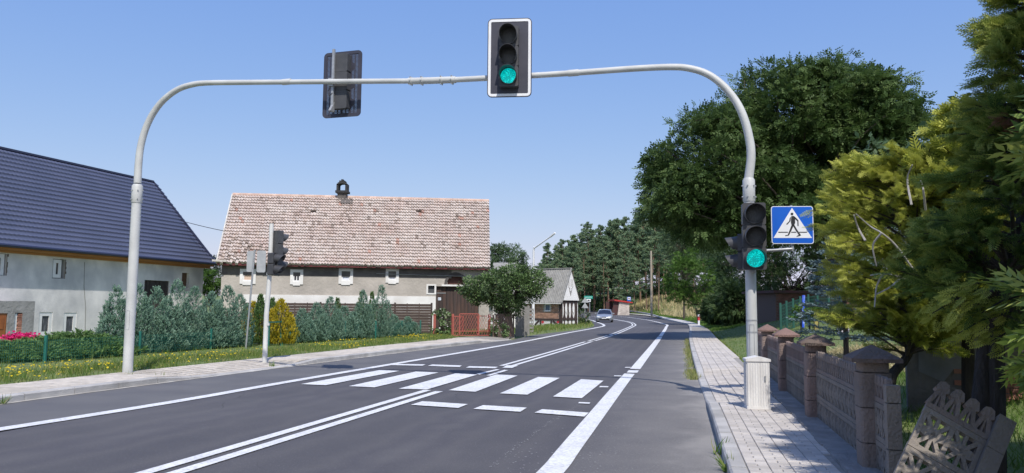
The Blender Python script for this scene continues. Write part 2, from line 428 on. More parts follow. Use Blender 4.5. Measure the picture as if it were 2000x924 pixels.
for q in (r1((1210, 610), (1580, 635), (1655, 605), (1300, 582)), r1((1697, 642), (2065, 665), (2115, 633), (1775, 613)), r1((2175, 672), (2565, 703), (2600, 672), (2235, 645)),
          r1((1060, 297), (1300, 302), (1325, 291), (1090, 288)), r1((1343, 303), (1590, 312), (1608, 300), (1375, 292)), r1((1640, 317), (1870, 322), (1890, 311), (1668, 305)),
          r1((1925, 318), (2000, 319), (2050, 300), (1960, 298))): poly('stop_dash', q)
for q in (r1((2680, 472), (2750, 472), (2755, 464), (2690, 462)), r1((2515, 598), (2605, 602), (2612, 592), (2525, 588)), r1((2795, 385), (2850, 386), (2857, 379), (2800, 378)),
          r1((2880, 318), (2925, 318), (2930, 312), (2885, 312)), r1((1720, 366), (1745, 372), (1905, 333), (1880, 329)), r1((1800, 378), (1830, 380), (1970, 338), (1940, 334))): poly('paint_mark', q)

# ghost of an old sprayed line, and chips of paint round the markings
gl_ = spline([G(958, 917), G(1000, 882), G(1050, 843), G(1098, 812), G(1138, 789)], 12); rgp = random.Random(4); mb = MB()
for p in resample(gl_, .05):
    for _ in range(rgp.choice((0, 1, 2, 4))):
        q = p + Vector((rgp.gauss(0, .022), rgp.gauss(0, .05), 0)); s_ = rgp.uniform(.003, .010); mb.add([Vector((q.x + s_ * math.cos(a) * rgp.uniform(.6, 1.2), q.y + s_ * 1.4 * math.sin(a), .0105)) for a in (0, 1.3, 2.5, 3.8, 5.1)], [(0, 1, 2, 3, 4)])
for _ in range(260):
    p = LR[rgp.randrange(8, len(LR) // 2)]; q = p + Vector((rgp.choice((-1, 1)) * rgp.uniform(.13, .5), rgp.uniform(-.6, .6), 0)); s_ = rgp.uniform(.004, .014)
    mb.add([Vector((q.x + s_ * math.cos(a), q.y + s_ * math.sin(a), zr(q.y) + .0108)) for a in (0, 1.3, 2.5, 3.8, 5.1)], [(0, 1, 2, 3, 4)])
o = mb.build('paint_chips', mat('faded_paint', (.33, .32, .31), rough=.7), markings); o['kind'] = 'stuff'
# ---- kerbs: stones laid one by one
def kh_left(p):
    px = p.y
    a = sm(15.6, 16.8, p.y) * (1 - sm(19.9, 20.9, p.y)); b = sm(33, 36, p.y)
    return .125 - .095 * max(a, b)
def kh_right(p):
    a = sm(11.9, 12.5, p.y) * (1 - sm(17.5, 19, p.y)); return .125 - .085 * a
def kerb(name, line, side, hf, ymax, wid=.15):
    root = thing(name, None, None); root['kind'] = 'structure'
    P = resample(line, 1.0)
    for i, (a, b) in enumerate(zip(P, P[1:])):
        if a.y > ymax: break
        d = (b - a).normalized(); n = Vector((d.y, -d.x, 0)) * side; a2 = a + d * .006; b2 = b - d * .006
        mb = MB(); vs = []
        for p in (a2, b2):
            h = hf(p) + random.uniform(-.003, .003); z = zr(p.y)
            vs += [p + Vector((0, 0, z - .08)), p + Vector((0, 0, z + h - .02)), p + n * .02 + Vector((0, 0, z + h)), p + n * wid + Vector((0, 0, z + h)), p + n * wid + Vector((0, 0, z - .08))]
        mb.add(vs, [(0, 1, 6, 5), (1, 2, 7, 6), (2, 3, 8, 7), (3, 4, 9, 8), (0, 4, 3, 2, 1), (5, 6, 7, 8, 9)])
        mb.build('kerbstone', M_kerb, root)
    return root
kerb('kerb', kerbL, -1, kh_left, 37.5)
kerb('kerb', kerbR, 1, kh_right, 130)
# white line of old paint and sand along the foot of the left kerb
strip('gutter_line', [p for p in kerbL if p.y < 38], [p + Vector((.09, .02, 0)) for p in kerbL if p.y < 38], mat('gutter_sand', (.62, .6, .55), (.36, .33, .28), scale=2.2, rough=.9, c3=(.2, .18, .15), scale3=.9, amt3=.5), .01)

def pave_bed(name, inner, outer, hf, m, y0, y1, side):
    """bed a little below the blocks: rows across the pavement"""
    mb = MB(); n = int((y1 - y0) / .5); fi = fn(inner)
    for k in range(n + 1):
        y = y0 + (y1 - y0) * k / n; xi = fi(y); xo = outer(y); xm = xi + (xo - xi) * min(.5, 1.3 / max(.1, abs(xo - xi))); h = hf(Vector((xi, y, 0)))
        mb.v += [Vector((xi, y, zr(y) + h - .014)), Vector((xm, y, zr(y) + h + (.118 - h) * min(1, abs(xm - xi) / 1.2) - .014)), Vector((xo, y, zr(y) + h + (.118 - h) * min(1, abs(xo - xi) / 1.2) - .014)), Vector((xo, y, zr(y) - .15))]
    for k in range(n): mb.f += [tuple(4 * k + q for q in ((c, c + 1, c + 5, c + 4) if side > 0 else (c + 4, c + 5, c + 1, c))) for c in range(3)]
    return tag(mb.build(name, m), kind='structure')
inR = [p + Vector((.14, -.02, 0)) for p in kerbR]
# right pavement: bed of dark sand with the blocks on it
fkR, fpR = fn(kerbR), fn(paveR); fkL, fpL = fn(kerbL), fn(paveL)
bedR = pave_bed('pavement', inR, fpR, kh_right, M_joint, 3.5, 62, 1)
bedL = pave_bed('pavement', [p + Vector((-.14, .03, 0)) for p in kerbL], fpL, kh_left, M_joint, 10.5, 41.5, -1)
far_in = [p + Vector((.14, -.02, 0)) for p in kerbR if p.y > 61.5]
strip('pavement', far_in, [p for p in paveR if p.y > 61.5], mat('far_paving', (.55, .52, .49), (.47, .45, .42), scale=1.5, rough=.9), .10)
def lay_pavers(bed, inner, outer, side, y0, y1, m, hf, near, skip=0):
    """columns of blocks 20 cm wide that follow the inner line; the nearest are single objects"""
    P = resample([p for p in inner], .1); cell = []
    for i in range(len(P) - 1):
        p = P[i]
        if p.y < y0 or p.y > y1: continue
        d = (P[i + 1] - p).normalized(); n = Vector((d.y, -d.x, 0)) * side; c = 0
        while c < 22:
            q = p + n * (.02 + c * .2)
            e = outer(q.y)
            if (q.x + n.x * .2 - e) * side > 0.02: break
            if (i + 0) % 2 == 0: parts = [(.0, .2)]
            else: parts = [(0, .1), (.1, .2)]
            for u0_, u1_ in parts: cell.append((q, d, n, u0_, u1_))
            c += 1
    cell.sort(key=lambda t: t[0].length)
    def block(mb, t):
        q, d, n, a, b = t; g = .0035; hh = hf(q); z = zr(q.y)
        w = abs((q.x - inner_x(q.y, inner)))
        zz = z + hh + (.118 - hh) * min(1, w / 1.2) + random.uniform(-.0022, .0022)
        x0 = q + n * (a + g); x1 = q + n * (b - g); y_0 = d * g; y_1 = d * (.1 - g); c = .004
        top = [x0 + y_0 + (n + d) * c, x1 + y_0 - n * c + d * c, x1 + y_1 - (n + d) * c, x0 + y_1 + n * c - d * c]
        low = [x0 + y_0, x1 + y_0, x1 + y_1, x0 + y_1]; tl = random.uniform(-.0015, .0015)
        V = [Vector((v.x, v.y, zz + (tl if k < 2 else -tl))) for k, v in enumerate(top)] + [Vector((v.x, v.y, zz - .006)) for v in low] + [Vector((v.x, v.y, zz - .03)) for v in low]
        fs = [(0, 1, 2, 3)]
        for o_ in (0, 4): fs += [(o_ + k, o_ + 4 + k, o_ + 4 + (k + 1) % 4, o_ + (k + 1) % 4) for k in range(4)]
        if side < 0: fs = [f[::-1] for f in fs]
        mb.add(V, fs)
    for t in cell[:near]:
        mb = MB(); block(mb, t); mb.build('paving_block', m, bed)
    mb = MB()
    for t in cell[near:]: block(mb, t)
    o = mb.build('paving_blocks', m, bed); o['kind'] = 'stuff'
def inner_x(y, P, cache={}):
    k = id(P)
    if k not in cache: cache[k] = fn(P)
    return cache[k](y)
lay_pavers(bedR, inR, fpR, 1, 6.3, 46, M_pave, kh_right, 280)
inL = [p + Vector((-.14, .03, 0)) for p in kerbL]
lay_pavers(bedL, inL, fpL, -1, 12, 36, M_paveL, kh_left, 0)
# ================================================================== signal gantry, signals, signs, cabinet
M_grey = mat('grey_painted_steel', (.58, .585, .56), (.50, .505, .49), scale=3, c3=(.36, .35, .32), scale3=2.2, amt3=.35, rough=.5, bump=.15, bscale=30)
M_zinc = mat('galvanised_steel', (.42, .43, .44), (.33, .34, .35), scale=14, rough=.42, metal=.35)
M_blk = mat('black_plastic', (.045, .045, .05), (.06, .06, .064), scale=5, rough=.5, c3=(.1, .1, .095), scale3=3, amt3=.3)
M_blk2 = mat('faded_black_plastic', (.055, .056, .06), (.075, .075, .078), scale=6, rough=.55)
M_lensoff = mat('unlit_lens', (.085, .085, .088), (.11, .11, .11), scale=60, rough=.25, bump=.6, bscale=120)
M_green, n_, l_, b_ = nodes('lit_green_lens')
tc_ = n_.new("ShaderNodeTexCoord"); vo_ = n_.new("ShaderNodeTexVoronoi"); vo_.inputs['Scale'].default_value = 55; l_.new(tc_.outputs['Object'], vo_.inputs['Vector'])
nz_ = n_.new("ShaderNodeTexNoise"); nz_.inputs['Scale'].default_value = 9; l_.new(tc_.outputs['Object'], nz_.inputs[0])
mm_ = n_.new("ShaderNodeMath"); mm_.operation = 'MULTIPLY_ADD'; mm_.inputs[1].default_value = -.9; l_.new(vo_.outputs['Distance'], mm_.inputs[0]); l_.new(nz_.outputs[0], mm_.inputs[2])
cr_ = n_.new("ShaderNodeValToRGB"); e_ = cr_.color_ramp.elements; e_[0].position = -.0; e_[0].color = (.0, .22, .22, 1); e_[1].position = .62; e_[1].color = (.02, .80, .74, 1); q_ = e_.new(.25); q_.color = (.0, .50, .48, 1)
l_.new(mm_.outputs[0], cr_.inputs[0]); l_.new(cr_.outputs[0], b_.inputs['Emission Color']); b_.inputs['Emission Strength'].default_value = 1.35; b_.inputs['Base Color'].default_value = (0, .25, .22, 1); b_.inputs['Roughness'].default_value = .25
bp_ = n_.new("ShaderNodeBump"); bp_.inputs['Strength'].default_value = .7; bp_.inputs['Distance'].default_value = .01; l_.new(vo_.outputs['Distance'], bp_.inputs['Height']); l_.new(bp_.outputs[0], b_.inputs['Normal'])
M_whitep = mat('white_reflective', (.82, .82, .82), (.74, .74, .75), scale=3, rough=.45)
M_blue = mat('sign_blue', (.005, .10, .52), (.008, .12, .56), scale=2, rough=.4)
M_sblack = mat('sign_black', (.02, .02, .022), rough=.5)
M_alu = mat('aluminium_back', (.47, .48, .48), (.40, .41, .42), scale=4, rough=.5, metal=.2, c3=(.3, .3, .3), scale3=2, amt3=.3)
M_mesh = mat('backboard_plastic', (.035, .036, .055), (.05, .05, .07), scale=4, rough=.55)

Z3 = Vector((0, 0, 1))
baseL = G(249, 727, .12); baseR = G(1471, 772, .12)
gdir = (baseR - baseL); gdir.z = 0; gdir.normalize(); gn = Vector((gdir.y, -gdir.x, 0))   # gn faces the camera
def onp(px, py, o, n):
    d = ray(px, py); t = (Vector(o) - CAM).dot(n) / d.dot(n); return CAM + d * t
def gpath(pix): return [onp(p[0], p[1], baseL, gn) for p in pix]
gan = thing('signal_gantry', 'light grey tubular steel arch spanning the whole road above the zebra crossing', 'signal gantry', baseL)
def pole_part(base, topz, px, r0_, r1_):
    top = Vector((base.x, base.y, topz)); n = 6
    return MB().tube([base + (top - base) * (i / n) + Vector((0, 0, -.1 if i == 0 else 0)) for i in range(n + 1)], [r0_ + (r1_ - r0_) * i / n for i in range(n + 1)], 20)
fl = onp(268, 370, baseL, gn); fr = onp(1468.5, 360, baseL, gn)
pole_part(baseL, fl.z, 249, .103, .098).build('pole', M_grey, gan, smooth=True)
pole_part(baseR, fr.z, 1471, .093, .088).build('pole', M_grey, gan, smooth=True)
aL = gpath([(268, 358), (270.5, 320), (275, 285), (285, 250), (300, 220), (320, 195), (347, 175), (375, 165.5), (405, 162), (480, 161), (560, 160.3), (700, 159), (802, 158.3)])
aL[0].x, aL[0].y = baseL.x, baseL.y; aL[1].x = (aL[1].x + baseL.x) / 2
aR = gpath([(1468, 350), (1467, 305), (1463, 268), (1452, 228), (1436, 196), (1412, 167), (1382, 145), (1348, 134), (1312, 131), (1240, 134), (1120, 142.5), (1000, 150), (886, 156)])
aR[0].x, aR[0].y = baseR.x, baseR.y
SL = spline(aL, 6); SR = spline(aR, 6)
def arm_r(P, a, b): return [a + (b - a) * min(1, i / (len(P) * .82)) for i in range(len(P))]
MB().tube(SL, arm_r(SL, .080, .052), 18).build('arm', M_grey, gan, smooth=True)
MB().tube(SR, arm_r(SR, .076, .054), 18).build('arm', M_grey, gan, smooth=True)
for a, b in ((802, 158.3), (886, 156)): pass
sl = gpath([(798, 158.5), (843, 157.4), (890, 155.8)])
MB().tube(sl, .066, 18).build('joint_sleeve', M_grey, gan, smooth=True)
class bolts:
    """bolts round a ring, each a part of its own"""
    def __init__(s, c, ax, rad, k=6, off=0.0): s.a = (c, ax, rad, k, off)
    def build(s, name, m, root):
        c, ax, rad, k, off = s.a; o = ax.orthogonal().normalized(); w = ax.cross(o)
        for i in range(k):
            a = 2 * math.pi * i / k + off; d = o * math.cos(a) + w * math.sin(a); MB().tube([c + d * (rad - .01), c + d * (rad + .022)], .013, 6).build(name, m, root)
for px, py in ((803, 158.4), (824, 157.9), (862, 157), (883, 156.2)):
    c = onp(px, py, baseL, gn); MB().tube([c - gdir * .022, c + gdir * .022], .076, 18).build('clamp_ring', M_grey, gan, smooth=True); bolts(c, gdir, .076, 6, .4).build('bolt', M_zinc, gan)
for (px, py, bs, r) in ((268, 370, baseL, .1), (1468.5, 360, baseR, .091)):
    c = onp(px, py, baseL, gn); c.x, c.y = bs.x, bs.y
    MB().tube([c + Z3 * t for t in (-.3, -.29, .07, .11)], [r + .006, r + .012, r + .012, r - .012], 20).build('pole_sleeve', M_grey, gan, smooth=True)
    for dz in (-.03, -.22): bolts(c + Z3 * dz, Z3, r + .012, 6, .3).build('bolt', M_zinc, gan)
for (px, py) in ((560, 160), (1120, 142.5)):
    c = onp(px, py, baseL, gn); MB().tube([c - gdir * .1, c + gdir * .1], .062, 18).build('arm_collar', M_grey, gan, smooth=True)
# service hatch on each pole: a raised frame
for bs, px, y0, y1, r in ((baseL, 262, 607, 644, .099), (baseR, 1474, 634, 697, .0905)):
    za = onp(px, y1, bs, gn).z; zb = onp(px, y0, bs, gn).z; mb = MB()
    c = Vector((bs.x, bs.y, 0)); fw = Vector((-bs.x, -bs.y, 0)).normalized(); sw = Vector((fw.y, -fw.x, 0))
    if bs is baseL: fw = (fw - sw * -.6).normalized(); sw = Vector((fw.y, -fw.x, 0))
    for s_ in (-1, 1): mb.tube([c + fw * (r + .001) * .93 + sw * s_ * .036 + Z3 * za, c + fw * (r + .001) * .93 + sw * s_ * .036 + Z3 * zb], .005, 6)
    for z in (za, zb): mb.tube([c + fw * r * .94 - sw * .036 + Z3 * z, c + fw * (r + .002) + Z3 * z, c + fw * r * .94 + sw * .036 + Z3 * z], .005, 6)
    mb.build('service_hatch', M_zinc, gan)
for dz in (1.05, 1.25): MB().tube([baseR + Z3 * (dz - .012), baseR + Z3 * (dz + .012)], .0945, 20).build('band', M_zinc, gan, smooth=True)

def lamp_head(root, n, dia, w, h, dep, lit, z0=0, zpos=None, back=False, visor=.24, hm=None):
    """stack of n lamp housings facing -Y in the thing's own frame, lowest at z0"""
    hm = hm or M_blk
    for i in range(n):
        zc = z0 + h * (i + .5)
        mb = MB(); g = .004; bx = [(-w / 2 + .02, 0), (w / 2 - .02, 0), (w / 2, .02), (w / 2, h - g - .02), (w / 2 - .02, h - g), (-w / 2 + .02, h - g), (-w / 2, h - g - .02), (-w / 2, .02)]
        mb.prism(bx, (0, 0, zc - h / 2), (Vector((1, 0, 0)), Vector((0, 0, 1)), Vector((0, 1, 0))), dep)
        rr = dia / 2 + .018
        ring = [(Vector((math.cos(a) * rr, 0, math.sin(a) * rr))) for a in [2 * math.pi * k / 28 for k in range(28)]]
        inn = [v * (dia / 2 / rr) for v in ring]; c = Vector((0, 0, zc)); o_ = len(mb.v)
        mb.v += [c + v for v in ring] + [c + v + Vector((0, -.03, 0)) for v in ring] + [c + v + Vector((0, -.03, 0)) for v in inn] + [c + v + Vector((0, -.002, 0)) for v in inn]
        for j in range(3):
            for k in range(28): mb.f.append((o_ + j * 28 + k, o_ + (j + 1) * 28 + k, o_ + (j + 1) * 28 + (k + 1) % 28, o_ + j * 28 + (k + 1) % 28))
        hs = mb.build('lamp_housing', hm, root)
        # lens: shallow dome
        lm = MB(); rings = 5
        lm.v.append(c + Vector((0, -.030, 0)))
        for j in range(1, rings + 1):
            q = j / rings
            for k in range(28): a = 2 * math.pi * k / 28; lm.v.append(c + Vector((math.cos(a) * dia / 2 * q, -.030 + .026 * q * q, math.sin(a) * dia / 2 * q)))
        for k in range(28): lm.f.append((0, 1 + k, 1 + (k + 1) % 28))
        for j in range(rings - 1):
            for k in range(28): lm.f.append((1 + j * 28 + k, 1 + (j + 1) * 28 + k, 1 + (j + 1) * 28 + (k + 1) % 28, 1 + j * 28 + (k + 1) % 28))
        ob = lm.build('lens', M_green if i == lit else M_lensoff, hs, smooth=True)
        if i == lit: ob['label'] = 'lit green lens'
        # visor: a tube open below, cut back towards its lower edge
        vm = MB(); K = 26; a0, a1 = R(-52), R(232)
        for rr2 in (dia / 2 + .014, dia / 2 + .008):
            for k in range(K + 1):
                a = a0 + (a1 - a0) * k / K; t = (math.sin(a) + .79) / 1.79; L = visor * (.30 + .70 * min(1, max(0, t) ** .75))
                dx, dz_ = math.cos(a) * rr2, math.sin(a) * rr2
                vm.v += [c + Vector((dx, -.02, dz_)), c + Vector((dx, -.02 - L, dz_ - L * .10))]
        o2 = 2 * (K + 1)
        for k in range(K):
            a = 2 * k; vm.f += [(a, a + 2, a + 3, a + 1), (o2 + a, o2 + a + 1, o2 + a + 3, o2 + a + 2), (a + 1, a + 3, o2 + a + 3, o2 + a + 1)]
        vm.f += [(0, 1, o2 + 1, o2), (2 * K, o2 + 2 * K, o2 + 2 * K + 1, 2 * K + 1)]
        vm.build('visor', hm, hs, smooth=True)
def face(dirv):
    """rotation so that local -Y looks along dirv"""
    return math.atan2(dirv[0], -dirv[1])
def rounded(w, h, r, n=6):
    P = []
    for cx, cz, a0 in ((w / 2 - r, r, -90), (w / 2 - r, h - r, 0), (-w / 2 + r, h - r, 90), (-w / 2 + r, r, 180)):
        for k in range(n + 1): a = R(a0 + 90 * k / n); P.append((cx + r * math.cos(a), cz + r * math.sin(a)))
    return P
X3 = Vector((1, 0, 0)); Y3 = Vector((0, 1, 0))
def ringmesh(outer, inner, y0, y1):
    """flat ring between two outlines with thickness, in x-z"""
    n = len(outer); mb = MB()
    mb.v = [Vector((p[0], y, p[1])) for y in (y0, y1) for P in (outer, inner) for p in P]
    for k in range(n):
        j = (k + 1) % n
        mb.f += [(k, n + k, n + j, j), (2 * n + k, 2 * n + j, 3 * n + j, 3 * n + k), (k, j, 2 * n + j, 2 * n + k), (n + k, 3 * n + k, 3 * n + j, n + j)]
    return mb
def backboard(root, w, h, z0, y, fill=.021):
    O = [(p[0], p[1] + z0) for p in rounded(w, h, .09)]; I1 = [(p[0], p[1] + z0 + .016) for p in rounded(w - .032, h - .032, .075)]
    I2 = [(p[0], p[1] + z0 + .065) for p in rounded(w - .13, h - .13, .02)]
    bd = ringmesh(O, I2, y, y + .02); 
    # perforated field: fine cross bars over broad ribs
    x0, x1 = -w / 2 + .06, w / 2 - .06; n = int((h - .12) / .026)
    for i in range(n):
        z = z0 + .065 + (i + .5) * (h - .13) / n; bd.box((0, y + .008, z), (x1 - x0, .006, fill))
    for i in range(9):
        x = x0 + (x1 - x0) * i / 8; bd.box((x, y + .010, z0 + h / 2), (.022 if i % 2 else .05, .009, h - .12))
    b = bd.build('backboard', M_mesh, root)
    ringmesh(I1, I2, y - .003, y + .001).build('white_border', M_whitep, b)
# overhead signal for us
C0 = onp(995, 150, baseL, gn); wdt = 88 / 1500 * C0.y
fd = Vector((-.10, -1, 0)).normalized()
zt = onp(995, 41, baseL, gn).z; zb = onp(995, 195, baseL, gn).z
s1 = thing('traffic_signal', 'overhead traffic signal facing us showing green, white bordered black backboard', 'traffic signal', (C0.x, C0.y - .18, zb), face(fd), group=None, local=True)
H = (zt - zb) * .985
lamp_head(s1, 3, .295, .36, .385, .15, 0, z0=.165, visor=.27)
for ch in list(COL.objects):
    if ch.parent is s1: ch.location = (0, -.16, 0)
backboard(s1, wdt, H, 0, -.012, .0252)
MB().box((0, .05, .55), (.06, .05, .9)).box((0, .12, C0.z - zb), (.1, .14, .16)).build('bracket', M_blk2, s1)
# overhead signal for the other direction, seen from behind
C1 = onp(648, 159.5, baseL, gn)
zt = onp(664, 92, baseL, gn).z; zb = onp(664, 222, baseL, gn).z
s2 = thing('traffic_signal', 'overhead traffic signal seen from behind, hung on the left half of the arch', 'traffic signal', (C1.x + .16, C1.y + .24, zb), face(Vector((.30, 1, 0)).normalized()), local=True)
H = (zt - zb) * 1.0; wd2 = 86 / 1500 * C1.y
lamp_head(s2, 3, .295, .34, .385, .15, None, z0=.14, visor=.27, hm=M_blk2)
for ch in list(COL.objects):
    if ch.parent is s2: ch.location = (-.03, .02, 0)
backboard(s2, wd2, H, 0, -.012)
xb = .10
mb = MB().box((xb, .20, H * .5 + .05), (.05, .045, H * .92))
mb.build('mounting_rail', M_zinc, s2)
MB().box((xb + .02, .235, C1.z - zb), (.12, .05, .17)).build('pole_clamp', M_zinc, s2)
MB().tube([(xb + .03, .22, C1.z - zb - .08), (xb + .09, .24, C1.z - zb - .18), (xb + .06, .24, C1.z - zb - .28), (xb - .01, .22, C1.z - zb - .22)], .008, 6).build('cable', M_sblack, s2)
MB().prism([(0, 0), (.16, .0), (0, .22)], (xb - .03, .16, .07), (Y3 * 1.0, Z3, X3), .05).build('lower_bracket', M_zinc, s2)

# signal on the right pole
pr = baseR
zt = atY(1471, 397, pr.y - .2).z; zb = atY(1476, 527, pr.y - .2).z
s3 = thing('traffic_signal', 'traffic signal on the right pole beside the crossing sign, showing green', 'traffic signal', (atY(1474, 462, pr.y - .25).x, pr.y - .20, zb), face(Vector((-.16, -1, 0)).normalized()), local=True)
hh = (zt - zb) / 3
lamp_head(s3, 3, .305, .375, hh, .17, 0, visor=.22)
for ch in list(COL.objects):
    if ch.parent is s3: ch.location = (0, -.10, 0)
MB().box((0, .12, hh * 3 + .02), (.05, .14, .03)).box((0, .12, -.03), (.05, .14, .03)).build('bracket', M_zinc, s3)
# pedestrian signal on the far side of the same pole
p1 = thing('pedestrian_signal', 'small dark pedestrian signal peeping out left behind the right traffic signal', 'pedestrian signal', (pr.x - .16, pr.y + .16, atY(1440, 527, pr.y).z), face(Vector((-1, .34, 0)).normalized()), local=True)
lamp_head(p1, 2, .21, .30, .31, .16, None, visor=.20)
# left post with its signals
pl = G(517, 705, .12)
post = thing('signal_post', 'pale grey signal post on the left pavement carrying black signals seen side on', 'signal post', pl)
tp = atY(530.5, 437, pl.y)
M_cream = mat('pale_painted_steel', (.70, .695, .66), (.60, .595, .56), scale=3, c3=(.42, .40, .36), scale3=2.2, amt3=.35, rough=.5)
MB().tube([pl - Z3 * .1, pl + Z3 * 1.2, Vector((tp.x, pl.y, tp.z - 1.3)), Vector((tp.x, pl.y, tp.z))], [.064, .062, .058, .056], 18).build('pole', M_cream, post, smooth=True)
MB().tube([pl + (tp - pl) * .62 - Z3 * .0, pl + (tp - pl) * .64], .066, 18).build('band', M_grey, post, smooth=True)
MB().box(pl + Z3 * .95 + Vector((.07, -.03, 0)), (.06, .06, .07)).build('push_button', M_grey, post)
z1 = atY(545, 535, pl.y).z; z2 = atY(545, 450, pl.y).z
s4 = thing('traffic_signal', 'three lamp traffic signal on the left post, turned away from us', 'traffic signal', (tp.x + .22, pl.y + .10, z1 + .06), face(Vector((.62, .79, 0)).normalized()), local=True)
lamp_head(s4, 3, .20, .27, (z2 - z1 - .06) / 3, .16, None, visor=.2, hm=M_blk2)
p2 = thing('pedestrian_signal', 'black pedestrian signal low on the left post with two hoods pointing right', 'pedestrian signal', (tp.x + .17, pl.y - .06, z1 - .03), face(Vector((.97, -.24, 0)).normalized()), local=True)
lamp_head(p2, 2, .20, .27, (atY(545, 492, pl.y).z - z1) / 2 , .17, None, visor=.24)

# crossing sign on its bracket
Ys = pr.y - .02
A = atY(1508, 476, Ys); B = atY(1587, 403, Ys); w = (B.x - A.x) * .99
sg = thing('crossing_sign', 'blue square crossing sign with walking figure in white triangle', 'road sign', ((A.x + B.x) / 2, Ys, A.z), face(Vector((-.08, -1, 0)).normalized()), local=True)
h = B.z - A.z
MB().prism(rounded(w, h, .045), (0, 0, 0), (X3, Z3, Y3), .018).build('plate', M_whitep, sg)
MB().prism([(p[0], p[1] + .012) for p in rounded(w - .024, h - .024, .035)], (0, -.002, 0), (X3, Z3, Y3), .003).build('blue_field', M_blue, sg)
T = [(-w / 2 + .03, h * .155), (w / 2 - .03, h * .155), (.0, h * .955)]
MB().prism(T, (0, -.004, 0), (X3, Z3, Y3), .003).build('white_triangle', M_whitep, sg)
def fig(mb, pts, closed=True): mb.prism([(p[0] * w, p[1] * h) for p in pts], (0, -.0065, 0), (X3, Z3, Y3), .003)
mb = MB(); fig(mb, [(-.005 + .033 * math.cos(a), .79 + .036 * math.sin(a)) for a in [2 * math.pi * k / 14 for k in range(14)]])
fig(mb, [(-.02, .735), (.035, .74), (.065, .70), (.065, .55), (.035, .485), (-.02, .485), (-.035, .56), (-.03, .66)])
fig(mb, [(-.03, .725), (-.045, .60), (-.13, .50), (-.145, .525), (-.075, .60), (-.06, .68)])
fig(mb, [(.04, .735), (.09, .69), (.145, .62), (.145, .47), (.12, .47), (.118, .60), (.06, .66)])
fig(mb, [(-.02, .50), (.03, .49), (-.02, .37), (-.09, .22), (-.17, .20), (-.18, .225), (-.12, .235), (-.075, .35)])
fig(mb, [(.0, .50), (.045, .50), (.115, .36), (.20, .225), (.16, .205), (.09, .185), (.095, .21), (.145, .235), (.07, .36)])
mb.build('walking_figure', M_sblack, sg)
mb = MB()
for a, b in ((-.34, -.11), (-.035, .085), (.155, .34)): fig(mb, [(a, .295), (b, .295), (b, .318), (a, .318)])
mb.build('ground_line', M_sblack, sg)
MB().tube([(0, .05, h + .02), (0, .05, -.12)], .022, 10).tube([(0, .05, -.085), (-.40, .09, -.11), (-w * .5 - .27, .16, -.12)], .028, 10).build('bracket', M_zinc, sg, smooth=True)

# cabinet with ribbed concrete sides
ca = G(1463, 801, .12); cb = G(1507, 799, .12); top = atY(1484, 703, ca.y).z
M_cab = mat('cabinet_plastic', (.76, .745, .71), (.68, .66, .63), scale=4, c3=(.45, .43, .40), scale3=3, amt3=.35, rough=.7, bump=.3, bscale=40, stretch=(3, 3, .6))
W = (cb - ca).length * .84; ctr = (ca + cb) / 2; Hc = top - .12
cab = thing('junction_cabinet', 'whitish ribbed junction cabinet standing on the pavement against the right pole', 'cabinet', (ctr.x + .01, ctr.y + .16, .12), face(Vector((-.12, -1, 0)).normalized()), local=True)
mb = MB().box((0, 0, Hc * .5), (W - .012, .24, Hc - .03))
for i in range(9):
    x = -W / 2 + .02 + (W - .04) * i / 8; mb.box((x, -.123, Hc * .5), (.016, .010, Hc - .10))
for i in range(7): mb.box((-W / 2 - .001, -.10 + .033 * i, Hc * .5), (.008, .014, Hc - .1))
mb.build('body', M_cab, cab)
MB().prism([(-W / 2 - .012, 0), (W / 2 + .012, 0), (W / 2 + .012, .035), (0, .075), (-W / 2 - .012, .035)], (0, -.135, Hc - .03), (X3, Z3, Y3), .27).build('lid', M_cab, cab)
MB().box((0, 0, .02), (W + .01, .26, .045)).build('plinth', M_cab, cab)
MB().box((W * .28, -.132, Hc * .62), (.02, .02, .07)).build('lock', M_zinc, cab)

# back of a pair of plates on a thin post
sp = on(483, 26.3); spt = atY(497.5, 488, 26.3)
t = thing('road_sign', 'two grey sign plates seen from behind on a thin post by the junipers', 'road sign', sp)
MB().tube([sp - Z3 * .1, spt], .032, 10).build('post', M_zinc, t, smooth=True)
for a, b, y0, y1 in ((481, 496, 490, 531), (500.5, 519.5, 489.5, 532)):
    p = atY(a, y1, 26.35); q = atY(b, y0, 26.35)
    MB().prism([(p.x + q.x) / 2 * 0 + 0 and 0 or (u, v) for u, v in rounded(q.x - p.x, q.z - p.z, .06)], ((p.x + q.x) / 2, 26.36, p.z), (X3, Z3, Y3), .012).build('plate', M_alu, t)

# far signs and markers
def post_thing(name, label, cat, px, Y, top, r, m=M_zinc, group=None):
    b = on(px, Y); t = thing(name, label, cat, b, group=group); tp = atY(px, top, Y)
    MB().tube([b - Z3 * .2, Vector((b.x, b.y, tp.z))], r, 8).build('post', m, t, smooth=True); return t, b, tp
t, b, tp = post_thing('warning_sign', 'two triangular warning signs seen from behind on one post by the road', 'road sign', 1142.5, 84, 583, .05, M_alu)
for y0, y1 in ((582, 591), (592, 602)):
    p = atY(1142.5, y1, 83.9); q = atY(1142.5, y0, 83.9); MB().prism([(-.40, 0), (.40, 0), (0, q.z - p.z + .05)], (p.x, 83.85, p.z), (X3, Z3, Y3), .03).build('triangle_plate', M_alu, t)
M_town = mat('sign_green', (.02, .33, .25), rough=.5)
t, b, tp = post_thing('place_name_sign', 'green and white place name sign beyond the warning triangles', 'road sign', 1151.8, 104, 584, .05)
p = atY(1141, 583.5, 103.9); q = atY(1157.5, 578, 103.9)
MB().box(((p.x + q.x) / 2, 103.85, (p.z + q.z) / 2), (q.x - p.x, .03, q.z - p.z)).build('green_plate', M_town, t)
